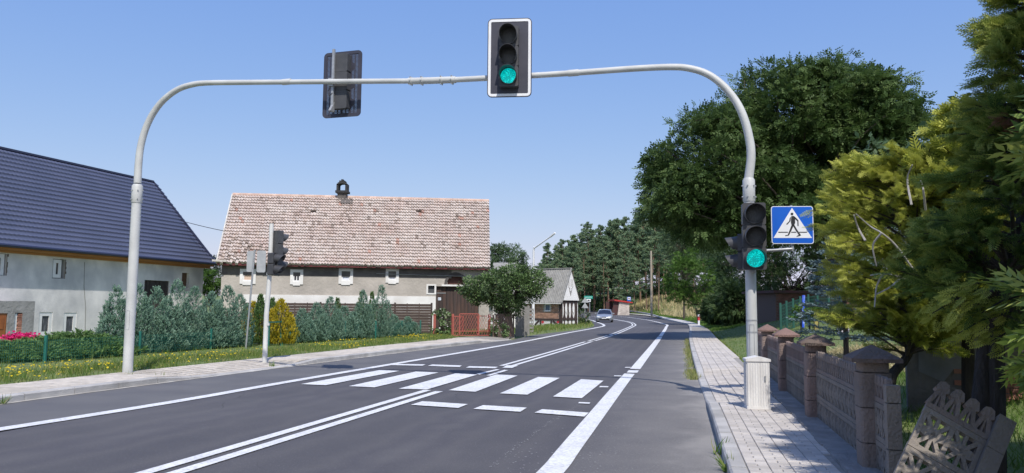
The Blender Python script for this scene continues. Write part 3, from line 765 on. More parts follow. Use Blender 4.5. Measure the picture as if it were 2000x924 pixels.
def glyphs(mb, x, y, z, w, h, n, rnd):
    for i in range(n):
        xx = x + w * (i + .5) / n
        mb.box((xx - w / n * .22, y, z), (w / n * .16, .01, h)); mb.box((xx + w / n * .12, y, z + h * rnd.choice((-.4, 0, .4))), (w / n * .45, .01, h * .22))
gr_ = MB(); glyphs(gr_, p.x + .08, 103.83, (p.z + q.z) / 2, q.x - p.x - .16, .16, 9, random.Random(2)); gr_.build('lettering', M_whitep, t)
p = atY(1145.5, 589.5, 103.9); q = atY(1153.8, 584, 103.9)
MB().box(((p.x + q.x) / 2, 103.85, (p.z + q.z) / 2), (q.x - p.x, .03, q.z - p.z)).build('white_plate', M_whitep, t)
MB().prism([(0, 0), (.5, 0), (.5, .08), (.36, .08), (.30, .15), (.16, .15), (.1, .07), (0, .05)], (p.x + .04, 103.83, p.z + .1), (X3, Z3, Y3), .01).build('town_outline', M_sblack, t)
t, b, tp = post_thing('bus_stop_sign', 'small blue and white bus stop sign beside the shelter', 'road sign', 1228.5, 128, 588, .045)
p = atY(1224.8, 588, 127.9); q = atY(1232, 580, 127.9)
MB().box(((p.x + q.x) / 2, 127.85, (p.z + q.z) / 2), (q.x - p.x, .03, q.z - p.z)).build('blue_plate', M_blue, t)
MB().box(((p.x + q.x) / 2, 127.82, (p.z + q.z) / 2 + .08), ((q.x - p.x) * .76, .02, (q.z - p.z) * .60)).build('white_panel', M_whitep, t)
bs = MB(); bx_, bz_ = (p.x + q.x) / 2, (p.z + q.z) / 2 + .09
bs.box((bx_, 127.80, bz_), (.30, .01, .10)).box((bx_ - .09, 127.80, bz_ - .065), (.05, .01, .04)).box((bx_ + .09, 127.80, bz_ - .065), (.05, .01, .04)); bs.build('bus_symbol', M_sblack, t)
M_red = mat('marker_red', (.62, .05, .06), rough=.6)
t, b, tp = post_thing('marker_post', 'red and white marker post at the grass edge under the roadside tree', 'marker post', 1364.5, 72, 613, .10, M_whitep)
zz = [b.z + (tp.z - b.z) * k for k in (.48, .78)]
MB().tube([(b.x, b.y, zz[0]), (b.x, b.y, zz[1])], .105, 8).build('red_band', M_red, t)
t, b, tp = post_thing('marker_post', 'white plastic marker post at the left verge near the triangle signs', 'marker post', 1144.6, 72, 615, .07, M_whitep)
MB().box((b.x, b.y - .07, tp.z - .2), (.1, .02, .12)).build('reflector', M_red, t)
M_wood = mat('weathered_pole', (.42, .36, .28), (.30, .26, .20), scale=3, rough=.85, stretch=(6, 6, .5))
t, b, tp = post_thing('utility_pole', 'bare wooden utility pole standing in the dry grass before the pines', 'utility pole', 1272.5, 108, 490, .15, M_wood)
# white street lamp with slanting arm
M_lamp = mat('white_steel', (.88, .88, .88), (.8, .8, .8), scale=2, rough=.5)
b = on(1041.5, 58); tp = atY(1040.5, 490, 58); e = atY(1084, 455, 56.5)
t = thing('street_lamp', 'slim white street lamp with a slanting arm beside the bushy tree', 'street lamp', b)
MB().tube([b - Z3 * .2, Vector((b.x, b.y, tp.z * .5)), Vector((b.x, b.y, tp.z)), tp + (e - tp) * .07 + Z3 * .2], [.11, .1, .085, .07], 12).build('pole', M_lamp, t, smooth=True)
MB().tube([tp + (e - tp) * .05 + Z3 * .12, tp + (e - tp) * .8], .055, 10).build('arm', M_lamp, t, smooth=True)
MB().bar(tp + (e - tp) * .78, e, .16, .10, (0, 0, 1)).build('lamp_head', M_lamp, t)
# ================================================================== houses
class Wall:
    """a vertical wall plane: pixels become (u along, z up); boxes stand out of or sink into it"""
    def __init__(s, A, B):
        s.o = Vector((A.x, A.y, 0)); d = Vector((B.x - A.x, B.y - A.y, 0)); s.len = d.length; s.u = d.normalized()
        s.n = Vector((s.u.y, -s.u.x, 0))
        if s.n.dot(CAM - s.o) < 0: s.n = -s.n
    def shift(s, d): w = Wall.__new__(Wall); w.o = s.o + s.n * d; w.u = s.u; w.n = s.n; w.len = s.len; return w
    def uz(s, px, py): p = onp(px, py, s.o, s.n); return (p - s.o).dot(s.u), p.z
    def P(s, u, z, d=0): return s.o + s.u * u + s.n * d + Z3 * z
    def box(s, mb, u0, u1, z0, z1, d0, d1): return mb.box(s.P((u0 + u1) / 2, (z0 + z1) / 2, (d0 + d1) / 2), (abs(u1 - u0), abs(d1 - d0), abs(z1 - z0)), (s.u, s.n, Z3))
    def rect(s, x0, y0, x1, y1):
        a = s.uz(x0, (y0 + y1) / 2)[0]; b = s.uz(x1, (y0 + y1) / 2)[0]; c = s.uz((x0 + x1) / 2, y1)[1]; d = s.uz((x0 + x1) / 2, y0)[1]
        return min(a, b), max(a, b), min(c, d), max(c, d)
    def holes(s, mb, u0, u1, z0, z1, hs, t=.25, step=None):
        """wall sheet with openings and reveals t deep"""
        us = sorted(set([u0, u1] + [h[0] for h in hs] + [h[1] for h in hs])); zs = sorted(set([z0, z1] + [h[2] for h in hs] + [h[3] for h in hs]))
        us = [x for x in us if u0 <= x <= u1]; zs = [z for z in zs if z0 <= z <= z1]
        for a, b in zip(us, us[1:]):
            for c, d in zip(zs, zs[1:]):
                cu, cz = (a + b) / 2, (c + d) / 2
                if any(h[0] < cu < h[1] and h[2] < cz < h[3] for h in hs): continue
                mb.quad(s.P(a, c), s.P(b, c), s.P(b, d), s.P(a, d))
        for a, b, c, d in hs:
            mb.quad(s.P(a, c), s.P(a, c, -t), s.P(b, c, -t), s.P(b, c)); mb.quad(s.P(a, d), s.P(b, d), s.P(b, d, -t), s.P(a, d, -t))
            mb.quad(s.P(a, c), s.P(a, d), s.P(a, d, -t), s.P(a, c, -t)); mb.quad(s.P(b, c), s.P(b, c, -t), s.P(b, d, -t), s.P(b, d))
M_glass = mat('window_glass', (.02, .024, .03), (.05, .055, .06), scale=2, rough=.08, spec=.8)
M_curtain = mat('net_curtain', (.78, .80, .86), (.58, .60, .68), scale=9, rough=.7, stretch=(4, 4, .4))
M_wframe = mat('white_window_frame', (.78, .78, .77), (.70, .70, .69), scale=4, rough=.45)
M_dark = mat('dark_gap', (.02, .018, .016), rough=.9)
def window(W, parent, r, fw=.08, depth=.12, mull=False, pane=None, sill=True, label=None, cross=0):
    u0, u1, z0, z1 = r; f = MB()
    W.box(f, u0, u0 + fw, z0, z1, -depth, -depth + .06); W.box(f, u1 - fw, u1, z0, z1, -depth, -depth + .06)
    W.box(f, u0 + fw, u1 - fw, z0, z0 + fw, -depth, -depth + .06); W.box(f, u0 + fw, u1 - fw, z1 - fw, z1, -depth, -depth + .06)
    if mull: W.box(f, (u0 + u1) / 2 - .025, (u0 + u1) / 2 + .025, z0 + fw, z1 - fw, -depth, -depth + .055)
    o = f.build('window', M_wframe, parent)
    if label: o['label'] = label
    p = MB(); W.box(p, u0 + fw, u1 - fw, z0 + fw, z1 - fw, -depth - .01, -depth + .02); p.build('pane', pane or M_glass, o)
    if sill: s_ = MB(); W.box(s_, u0 - .04, u1 + .04, z0 - .05, z0 - .003, -depth, .05); s_.build('sill', M_wframe if sill is True else sill, o)
    return o

# ------------------------------------------------ left house with the dark blue metal roof
hz = lambda x: 601 + (x - 1000) * math.tan(ROLL)
eZ = 4.05
def at_z(px, py, z): d = ray(px, py); return CAM + d * ((z - EYE) / d.z)
E1 = at_z(418, 515, eZ); E0 = at_z(0, 478, eZ); ud = (E1 - E0); ud.z = 0; ud.normalize(); nd = Vector((ud.y, -ud.x, 0))
E0 = E1 - ud * 30
# ridge end: back from the eave end, perpendicular
best = min(np.arange(2, 8, .02), key=lambda w: abs((lambda q: 1000 + F * (q.x) / (q.y) / (math.cos(PITCH)) * 1.0 - 298)(E1 - nd * w)))
RE = atY(298, 356, (E1 - nd * best).y); rz_ = RE.z; RE = Vector((RE.x, RE.y, rz_)); R0 = RE - ud * 30
Hl = thing('house', 'grey rendered farmhouse at far left with dark blue metal tile roof and white windows', 'house', (E1.x - nd.x * 3, E1.y, 0))
M_ren = mat('grey_render', (.80, .775, .74), (.62, .605, .585), scale=1.3, c3=(.42, .42, .425), scale3=.7, amt3=.75, rough=.92, bump=.5, bscale=14, stretch=(1, 1, .8))
M_roofb = mat('blue_metal_tile', (.085, .098, .155), (.10, .112, .175), scale=.6, rough=.45, spec=.45)
M_gut = mat('blue_gutter', (.03, .035, .07), rough=.4)
M_pine = mat('new_pine_board', (.50, .24, .09), (.40, .19, .07), scale=2, rough=.7, stretch=(.5, .5, 6))
# roof sheet: wave across the slope, a step at every course
slope = (RE - E1); Ls = slope.length; sd_ = slope.normalized(); up_n = ud.cross(sd_); up_n = up_n if up_n.z > 0 else -up_n
NU, rows = 620, 21; vv = []; prof = []
for k in range(rows):
    prof += [(k / rows, .058), ((k + .05) / rows, .062), ((k + .995) / rows, .0)]
prof.append((1, .0)); us = np.linspace(-.25, 29.8, NU)
Ea = np.array(E1); U = np.array(ud); S_ = np.array(slope); N_ = np.array(up_n)
V = []
for t, hgt in prof:
    brk = -.16 * (1 - sm(0, .20, t)) * 1.0
    w = (.010 + .022 * hgt / .06) * np.abs(np.sin(us * math.pi / .23))
    V.append(Ea[None] + S_[None] * t - U[None] * us[:, None] + N_[None] * (hgt + w)[:, None] + np.array([nd.x, nd.y, 0])[None] * (-brk * .9))
V = np.array(V).reshape(-1, 3); Fc = [(j * NU + i, j * NU + i + 1, (j + 1) * NU + i + 1, (j + 1) * NU + i) for j in range(len(prof) - 1) for i in range(NU - 1)]
ro = mesh_np('roof', V - np.array(Hl.location)[None], Fc, M_roofb, parent=Hl)
# back slope, soffit and gable
mb = MB(); bk = lambda p, d: p - nd * d
EB = RE - nd * (E1 - RE).dot(nd); EB.z = eZ; EB0 = EB - ud * 30
mb.quad(RE, EB, EB0, R0); mb.build('back_roof', M_roofb, Hl)
mb = MB().bar(E0 + nd * .17 + Z3 * .0, E1 + nd * .17, .12, .12, Z3); mb.tube([E0 + nd * .26 - Z3 * .02, E1 + nd * .26 - Z3 * .02], .075, 8); mb.build('gutter', M_gut, Hl)
MB().bar(R0 + Z3 * .05, RE + Z3 * .05, .22, .10, Z3).build('ridge_cap', M_gut, Hl)
MB().bar(E1 + ud * .03 + nd * .12, RE + ud * .03, .06, .20, up_n).build('barge_board', M_gut, Hl)
OV = .30
Wl = Wall(E0 - nd * OV, E1 - nd * OV - ud * .55); wl_ = Wl.len
mb = MB(); mb.quad(Wl.P(-.2, eZ - .12), Wl.P(wl_ + .5, eZ - .12), Wl.P(wl_ + .5, eZ - .10, OV + .1), Wl.P(-.2, eZ - .10, OV + .1)); Wl.box(mb, 0, wl_ + .5, eZ - .30, eZ - .13, .003, .09); Wl.box(mb, 0, wl_ + .5, eZ - .2, eZ - .06, OV - .02, OV + .04)
mb.build('soffit_boards', M_pine, Hl)
w1 = Wl.rect(-8, 495, 12.5, 538); w2 = Wl.rect(102.5, 506, 126.5, 544); w3 = Wl.rect(76, 610, 102, 655); w4 = Wl.rect(124, 611, 149, 654.5); w5 = Wl.rect(355, 533, 368.5, 563); w6 = Wl.rect(281, 548, 330, 606)
mb = MB(); Wl.holes(mb, -.2, wl_, -.3, eZ - .1, [w1, w2, w3, w4, w5, w6], .22)
g0 = Wl.P(wl_, 0); wid = (E1 - EB).dot(nd) - 2 * OV
mb.add([Wl.P(wl_, -.3), Wl.P(wl_, -.3, -wid), Wl.P(wl_, eZ, -wid), Wl.P(wl_, rz_ - .35, -wid / 2), Wl.P(wl_, eZ, 0)], [(0, 1, 2, 3, 4)])
mb.build('wall', M_ren, Hl)
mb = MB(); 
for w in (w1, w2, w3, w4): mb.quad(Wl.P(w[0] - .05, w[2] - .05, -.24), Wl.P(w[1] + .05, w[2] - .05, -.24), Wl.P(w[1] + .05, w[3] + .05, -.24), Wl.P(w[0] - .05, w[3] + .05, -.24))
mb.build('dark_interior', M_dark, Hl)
M_sill = mat('raw_sill', (.25, .24, .22), rough=.9)
ins = lambda r, a, b, c, d: (r[0] + a, r[1] - b, r[2] + c, r[3] - d)
window(Wl, Hl, ins(w1, .03, .08, .02, .02), .16, .10, sill=None)
window(Wl, Hl, ins(w2, .03, .20, .03, .03), .16, .06, sill=None)
window(Wl, Hl, ins(w3, .0, .0, .0, .0), .17, .08, mull=False, sill=M_sill, pane=mat('curtained_glass', (.06, .065, .075), (.22, .23, .26), scale=5, rough=.2, stretch=(5, 5, .6), lo=.45, hi=.75))
window(Wl, Hl, ins(w4, .0, .0, .0, .0), .17, .08, sill=M_sill, pane=MATS['curtained_glass'])
mb = MB(); Wl.box(mb, w5[0], w5[1], w5[2], w5[3], -.22, -.15); mb.build('wooden_hatch', mat('brown_wood', (.16, .09, .055), (.11, .065, .04), scale=6, rough=.8, stretch=(6, 6, .6)), Hl)
M_soot = mat('sooty_boards', (.035, .03, .03), (.07, .055, .05), scale=5, rough=.9, stretch=(5, 5, .5))
mb = MB()
for i in range(8):
    a = w6[0] + (w6[1] - w6[0]) * i / 8; Wl.box(mb, a + .01, a + (w6[1] - w6[0]) / 8 - .01, w6[2] + .1, w6[3], -.2, -.1 + .02 * (i % 3))
mb.build('barn_door', M_soot, Hl)
# ragged frame of chipped plaster round two of the windows
mb = MB(); rr = random.Random(3)
for w in (w1, w2):
    n = 8
    for k in range(n): z0_ = w[2] + (w[3] - w[2]) * k / n; Wl.box(mb, w[1] - .0, w[1] + rr.uniform(.02, .10), z0_, z0_ + (w[3] - w[2]) / n, .001, .006)
mb.build('chipped_reveal', mat('raw_masonry', (.16, .13, .11), (.10, .08, .07), scale=7, rough=.95), Hl)
# joint and trowel lines in the render
mb = MB(); pts = [Wl.uz(x, y) for x, y in ((165, 512), (164, 560), (167, 600), (166, 640), (168, 664))]
mb.tube([Wl.P(u, z, .0) for u, z in pts], .018, 5); mb.build('render_joint', M_sill, Hl)
# electricity drop bracket and porch
PW = Wl.shift(1.25); q1 = PW.uz(68, 600)[0]; zt_ = PW.uz(30, 588)[1]
dr = PW.rect(-20, 612, 13.5, 672); nw = PW.rect(28, 611, 43, 652)
mb = MB(); PW.holes(mb, q1 - 6, q1, -.3, zt_, [dr, nw], .25)
mb.quad(PW.P(q1, -.3), PW.P(q1, -.3, -1.25), PW.P(q1, zt_, -1.25), PW.P(q1, zt_)); mb.quad(PW.P(q1 - 6, zt_), PW.P(q1, zt_), PW.P(q1, zt_, -1.25), PW.P(q1 - 6, zt_, -1.25))
pch = mb.build('porch', mat('rough_mortar', (.33, .32, .31), (.24, .235, .225), scale=2.5, rough=.95, bump=1.2, bscale=9, c3=(.42, .41, .39), scale3=1.5, amt3=.4), Hl)
mb = MB(); PW.box(mb, dr[0], dr[1] - .03, dr[2], dr[3], -.09, -.03)
for i in range(3): PW.box(mb, dr[1] - .5 - i * .55, dr[1] - .15 - i * .55, .5, dr[3] - .2, -.03, -.015)
mb.build('door', mat('orange_brown_door', (.36, .12, .035), (.28, .09, .03), scale=4, rough=.5, stretch=(6, 6, .5)), pch)
M_brick = mat('red_brick', (.42, .19, .13), (.34, .15, .10), scale=3, rough=.9, island=.25, c3=(.5, .35, .28), scale3=4, amt3=.4, bump=.5, bscale=30)
mb = MB()
for wnd in (nw,):
    k = 0; z = wnd[2]
    while z < wnd[3] - .04: PW.box(mb, wnd[1] - (.18 if wnd is nw else .12) - .03 * (k % 2), wnd[1] - .003, z, z + .065, -.24, -.004); z += .077; k += 1
bk_ = mb.build('brick_reveal', M_brick, pch)
window(PW, pch, (nw[0] + .03, nw[1] - .22, nw[2] + .03, nw[3] - .03), .06, .1, sill=None).name = 'side_window'

# ------------------------------------------------ middle house with the clay tile roof
ye = 42.6; yb = 45.3
EL = atY(424, 514, ye); ER = atY(957, 524, yb); z_e = (EL.z + ER.z) / 2; EL.z = z_e; ER.z = z_e
EL = at_z(424, 514, z_e); ER = at_z(957, 524, z_e)
RL = atY(455, 381.5, EL.y + 4.2); RRr = at_z(955, 394, RL.z)
Hm = thing('house', 'long grey rendered house with mossy red clay tile roof beside the road', 'house', (0.5 * (EL.x + ER.x), EL.y + 4, 0))
M_tile = mat('clay_tile', (.50, .42, .375), (.575, .505, .455), scale=1.2, c3=(.46, .31, .26), scale3=.9, amt3=.32, rough=.9, island=.09, bump=.4, bscale=24)
M_tile_old = M_tile
uu = (ER - EL).normalized(); nE = (ER - EL).length
NC, NR = 96, 23; rt = random.Random(5); mb = MB(); mossy = MB(); red = MB()
def bil(s, t): return (EL * (1 - s) + ER * s) * (1 - t) + (RL * (1 - s) + RRr * s) * t
nrm = (ER - EL).cross(RL - EL).normalized(); nrm = nrm if nrm.z > 0 else -nrm
gaps = {(29, 17), (30, 17), (68, 18), (69, 18)}
for r in range(NR):
    for c in range(NC):
        if (c, r) in gaps: continue
        s0, s1 = c / NC, (c + 1) / NC; t0, t1 = r / NR - .006, (r + 1) / NR + .01
        a, b, c_, d = bil(s0, t0), bil(s1, t0), bil(s1, t1), bil(s0, t1); j = rt.uniform(-.018, .018)
        messy = 1 + 2.2 * sm(.35, 0, s0) * sm(.5, 0, t0) if False else 1 + 1.6 * (1 - sm(0, .3, s0)) * (1 - sm(.1, .5, t0))
        lift = .115 + rt.uniform(0, .018) * messy; sl_ = (d - a).normalized() * (rt.uniform(-.03, .03) * messy)
        us_ = [(0, .0), (.18, .05), (.42, .058), (.66, .02), (1.0, .0)]
        vs = []
        for (P0, P1, l) in ((a, b, lift), (d, c_, .008)):
            for q, h in us_: vs.append(P0 + (P1 - P0) * (q * .97 + .015) + nrm * (l + h) + sl_)
        for q, h in us_: vs.append(a + (b - a) * (q * .97 + .015) + nrm * .0 + sl_)
        fs = [(k, k + 1, k + 6, k + 5) for k in range(4)] + [(10 + k, 11 + k, k + 1, k) for k in range(4)]
        q = rt.random()
        tgt = red if q < .012 else (mossy if q < .08 + .35 * (messy - 1) / 1.6 or (abs(s0 - .43) < .02 and t0 > .6 and q < .5) else mb)
        tgt.add(vs, fs)
o = mb.build('roof_tiles', M_tile, Hm); o['kind'] = 'stuff'
o = mossy.build('mossy_roof_tiles', mat('mossy_tile', (.38, .30, .255), (.48, .40, .345), scale=3, c3=(.19, .155, .13), scale3=1.2, amt3=.5, rough=.95, island=.3, bump=.6, bscale=24), Hm); o['kind'] = 'stuff'
o = red.build('newer_roof_tiles', mat('newer_tile', (.48, .27, .21), (.46, .30, .24), scale=3, rough=.85, island=.2), Hm); o['kind'] = 'stuff'
mb = MB(); NG = 24; q0_ = len(mb.v)
for j_ in range(NG + 1):
    for i_ in range(NG + 1): mb.v.append(bil(i_ / NG, j_ / NG) - nrm * .03)
mb.f += [(j_ * (NG + 1) + i_, j_ * (NG + 1) + i_ + 1, (j_ + 1) * (NG + 1) + i_ + 1, (j_ + 1) * (NG + 1) + i_) for j_ in range(NG) for i_ in range(NG)]
BL, BR = RL + Vector((0, RL.y - EL.y, 0)) , RRr + Vector((0, RRr.y - ER.y, 0)); BL.z = BR.z = z_e
mb.quad(RL, RRr, BR, BL); mb.build('roof_underlay', mat('roof_lining', (.10, .065, .05), rough=.95), Hm)
mb = MB(); n = 40
for i in range(n):
    a, b = RL + (RRr - RL) * (i / n), RL + (RRr - RL) * ((i + 1) / n); mb.tube([a + Z3 * .03, b + Z3 * (.045)], [.13, .115], 8)
o = mb.build('ridge_tiles', mat('pale_ridge', (.58, .44, .36), (.50, .34, .27), scale=3, rough=.9, island=.15), Hm); o['kind'] = 'stuff'
mb = MB(); mb.bar(EL + nrm * .04 - uu * .03, RL + nrm * .04 - uu * .03, .07, .16, nrm); mb.bar(EL - uu * .25 + Z3 * .1 + nrm * .06, EL + uu * .5 + Z3 * .08 + nrm * .06, .22, .10, Z3)
mb.build('mortar_verge', mat('pale_mortar', (.62, .58, .52), (.45, .42, .38), scale=4, rough=.9), Hm)
OVm = .38
Wm = Wall(EL + uu * .12 + Vector((0, OVm, 0)), ER - uu * .05 + Vector((0, OVm, 0))); wl_ = Wm.len
M_fascia = mat('dark_red_board', (.15, .03, .03), (.10, .025, .025), scale=3, rough=.7)
mb = MB(); mb.bar(EL - Z3 * .05, ER - Z3 * .05, .12, .05, (0, 1, 0)); mb.build('eaves_board', M_fascia, Hm)
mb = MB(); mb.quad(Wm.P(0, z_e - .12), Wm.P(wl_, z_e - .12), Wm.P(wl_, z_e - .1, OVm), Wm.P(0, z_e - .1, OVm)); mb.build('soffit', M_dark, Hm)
wins = [Wm.rect(474.5, 531, 494, 549), Wm.rect(572.5, 532, 586.5, 550), Wm.rect(667, 530, 684, 549), Wm.rect(758.5, 530, 773.5, 547)]
dk = Wm.rect(836, 558, 848.5, 572.5); door = Wm.rect(851, 559.5, 935, 664)
arch = Wm.rect(874, 537, 906, 556)
M_rough = mat('roughcast', (.50, .455, .40), (.41, .375, .33), scale=1.2, c3=(.29, .265, .235), scale3=.5, amt3=.6, rough=.95, bump=1.2, bscale=7)
M_white = mat('limewash', (.84, .83, .80), (.74, .72, .69), scale=1.5, c3=(.52, .49, .45), scale3=.8, amt3=.35, rough=.9, bump=.4, bscale=12)
zb0 = Wm.uz(650, 590)[1]; zb1 = Wm.uz(650, 577)[1]
mb = MB(); Wm.holes(mb, 0, wl_, -.2, z_e - .1, wins + [dk, door, arch], .3)
gd = 7.6; mb.quad(Wm.P(0, -.2), Wm.P(0, -.2, -gd), Wm.P(0, z_e, -gd), Wm.P(0, z_e)); mb.quad(Wm.P(wl_, -.2), Wm.P(wl_, -.2, -gd), Wm.P(wl_, z_e, -gd), Wm.P(wl_, z_e))
mb.add([Wm.P(0, z_e), Wm.P(0, z_e, -gd), Wm.P(0.3, RL.z - .2, -4)], [(0, 1, 2)]); mb.add([Wm.P(wl_, z_e), Wm.P(wl_, z_e, -gd), Wm.P(wl_ - .1, RL.z - .2, -4)], [(0, 1, 2)])
mb.build('wall', M_rough, Hm)
mb = MB(); Wm.box(mb, 0.01, door[0] + .9, z_e - .62, z_e - .12, .003, .02); mb.build('soot_shade_band', mat('soot_shade_render', (.11, .10, .095), (.17, .155, .14), scale=2, rough=.95, bump=.8, bscale=9), Hm)  # dark band under the eaves: partly soot, partly eaves shade put into the colour
mb = MB(); Wm.box(mb, Wm.uz(474, 585)[0], door[0] - .02, zb0 - .55, zb1, .003, .035)
Wm.box(mb, door[0] - .42, door[0] - .02, -.1, zb0 - .56, .003, .03); Wm.box(mb, door[0] - .65, door[0] - .02, zb1 + .003, dk[3] + .12, .003, .02) if False else None
Wm.box(mb, arch[0] - .35, door[1] + .6, door[3] + .003, door[3] + .10, .003, .06)
mb.build('limewashed_band', M_white, Hm)
mb = MB(); Wm.box(mb, dk[0] - .1, dk[1] + .1, dk[2] - .08, dk[2], .003, .03); Wm.box(mb, dk[0] - .1, dk[1] + .1, dk[3], dk[3] + .08, .003, .03); Wm.box(mb, dk[0] - .1, dk[0], dk[2], dk[3], .003, .03); Wm.box(mb, dk[1], dk[1] + .1, dk[2], dk[3], .003, .03)
hf_ = mb.build('hatch_frame', M_white, Hm); mb = MB(); Wm.box(mb, dk[0], dk[1], dk[2], dk[3], -.2, -.12); mb.build('hatch', mat('slate_board', (.07, .075, .08), rough=.7), hf_)
panes = [mat('orange_blind', (.62, .46, .35), rough=.8), M_glass, M_curtain, M_curtain]
for i, w in enumerate(wins):
    o = window(Wm, Hm, w, .07, .06, mull=(i == 1), pane=panes[i], sill=None)
    if i == 0: o['label'] = 'window with closed orange blind'
    s_ = MB(); b_ = .16; u0_, u1_, a0, a1 = w
    Wm.box(s_, u0_ - b_, u0_, a0 - b_, a1 + b_, .003, .05); Wm.box(s_, u1_, u1_ + b_, a0 - b_, a1 + b_, .003, .05); Wm.box(s_, u0_, u1_, a1, a1 + b_, .003, .05); Wm.box(s_, u0_, u1_, a0 - b_ * 1.4, a0, .003, .055)
    s_.build('window_surround', M_white, o)
# boarded yard door with number plate
M_door = mat('dark_stained_board', (.045, .032, .03), (.065, .045, .04), scale=3, rough=.85, c3=(.17, .08, .05), scale3=1.2, amt3=.5, stretch=(5, 5, .35), island=.12)
dd_ = MB(); Wm.box(dd_, door[0], door[1], door[2], door[3], -.28, -.20); dr_ = dd_.build('yard_door', M_dark, Hm)
n = 12
for i in range(n):
    a = door[0] + (door[1] - door[0]) * i / n; m_ = MB(); Wm.box(m_, a + .008, a + (door[1] - door[0]) / n - .008, door[2], door[3] - .02 - .03 * (i % 3 == 0), -.20, -.165 + .006 * (i % 2)); m_.build('plank', M_door, dr_)
m_ = MB(); Wm.box(m_, door[0] + .05, door[0] + .6, door[3] - .42, door[3] - .38, -.16, -.14); m_.build('strap_hinge', M_zinc, dr_)
np_ = Wm.rect(856, 581, 862, 586.5); m_ = MB(); Wm.box(m_, np_[0], np_[1], np_[2], np_[3], -.158, -.145); m_.build('number_plate', mat('enamel', (.72, .78, .85), rough=.3), dr_)
m_ = MB(); zc = (np_[2] + np_[3]) / 2; hh2 = .045
for du in (.040, .115):
    Wm.box(m_, np_[0] + du - .012, np_[0] + du + .012, zc - hh2, zc + hh2, -.1445, -.141)
    
m_.build('house_number', mat('enamel_blue', (.02, .04, .2), rough=.3), dr_)
m_ = MB(); Wm.box(m_, arch[0], arch[1], arch[2], arch[3], -.29, -.2); m_.build('loft_door', mat('dark_red_door', (.07, .03, .025), (.11, .05, .04), scale=4, rough=.85), Hm)
m_ = MB(); uc = (arch[0] + arch[1]) / 2; ra = (arch[1] - arch[0]) / 2 + .12
for k in range(9):
    a0, a1 = math.pi * k / 9, math.pi * (k + 1) / 9
    m_.bar(Wm.P(uc - math.cos(a0) * ra, arch[2] + math.sin(a0) * (arch[3] - arch[2] + .08), .02), Wm.P(uc - math.cos(a1) * ra, arch[2] + math.sin(a1) * (arch[3] - arch[2] + .08), .02), .16, .05, Wm.n)
m_.build('loft_arch', mat('soot_shade_render2', (.10, .09, .085), rough=.95), Hm)
m_ = MB(); m_.tube([Wm.P(Wm.uz(735, 530)[0], z_e - .42, .06), Wm.P(Wm.uz(880, 535)[0], z_e - .48, .06)], .02, 6); m_.tube([Wm.P(Wm.uz(880, 535)[0], z_e - .48, .06), Wm.P(Wm.uz(950, 537)[0], z_e - .50, .06)], .02, 6); m_.build('conduit', M_zinc, Hm)
# chimney with an arched cap
cz = RL.z; cc = RL + (RRr - RL) * ((664 - 455) / 500) - Z3 * .0; CH = -.42; M_chim = mat('sooty_brick', (.16, .14, .125), (.09, .08, .075), scale=5, rough=.95, bump=1, bscale=18)
m_ = MB().box(cc + Z3 * .05, (.52, .52, .8)); ch_ = m_.build('chimney', M_chim, Hm)
cc = cc + Z3 * CH
m_ = MB().box(cc + Z3 * .78, (.76, .76, .14)).box(cc + Vector((-.27, 0, 1.05)), (.12, .6, .42)).box(cc + Vector((.27, 0, 1.05)), (.12, .6, .42))
for k in range(7):
    a0, a1 = math.pi * k / 7, math.pi * (k + 1) / 7
    m_.bar(cc + Vector((-math.cos(a0) * .27, 0, 1.2 + math.sin(a0) * .16)), cc + Vector((-math.cos(a1) * .27, 0, 1.2 + math.sin(a1) * .16)), .12, .6, (0, 1, 0))
m_.box(cc + Vector((0, 0, 1.44)), (.34, .6, .07)).box(cc + Vector((-.02, 0, 1.52)), (.12, .3, .12)); m_.build('chimney_cap', mat('soot_black', (.03, .03, .032), (.05, .05, .05), scale=6, rough=.9), ch_)
m_ = MB(); m_.box(bil(.435, .93) + nrm * .12, (.7, .5, .05), ((uu), (RL - EL).normalized(), nrm)); m_.build('sooty_flashing', M_chim, Hm)

# slatted brown fence in front of it
M_slat = mat('brown_slat', (.05, .032, .028), (.075, .05, .04), scale=3, rough=.75, island=.25, stretch=(.5, 4, 4), c3=(.15, .11, .09), scale3=2.5, amt3=.3)
Yf = 40.9
fa = on(476, Yf); fb = on(843, Yf + 1.3); Wf = Wall(fa, fb); lf = Wf.len; topf = Wf.uz(790, 592.5)[1]; g_ = fa.z
slf = thing('slat_fence', 'dark brown fence of horizontal slats in front of the long house', 'fence', fa)
nb = 5; bay = lf / nb
for i in range(nb + 1):
    m_ = MB(); Wf.box(m_, i * bay - .05, i * bay + .05, -.1, topf + .04, -.10, -.01); m_.build('fence_post', M_slat, slf)
ns = 11
for i in range(nb):
    for k in range(ns):
        z0_ = .12 + (topf - .14) * k / ns; m_ = MB(); Wf.box(m_, i * bay + .02, (i + 1) * bay - .02, z0_, z0_ + (topf - .14) / ns * .92, 0, .022 + rt.uniform(0, .006)); m_.build('slat', M_slat, slf)
    for uu2 in (.33, .66):
        m_ = MB(); Wf.box(m_, i * bay + bay * uu2 - .025, i * bay + bay * uu2 + .025, .1, topf, .024, .045); m_.build('batten', M_slat, slf)

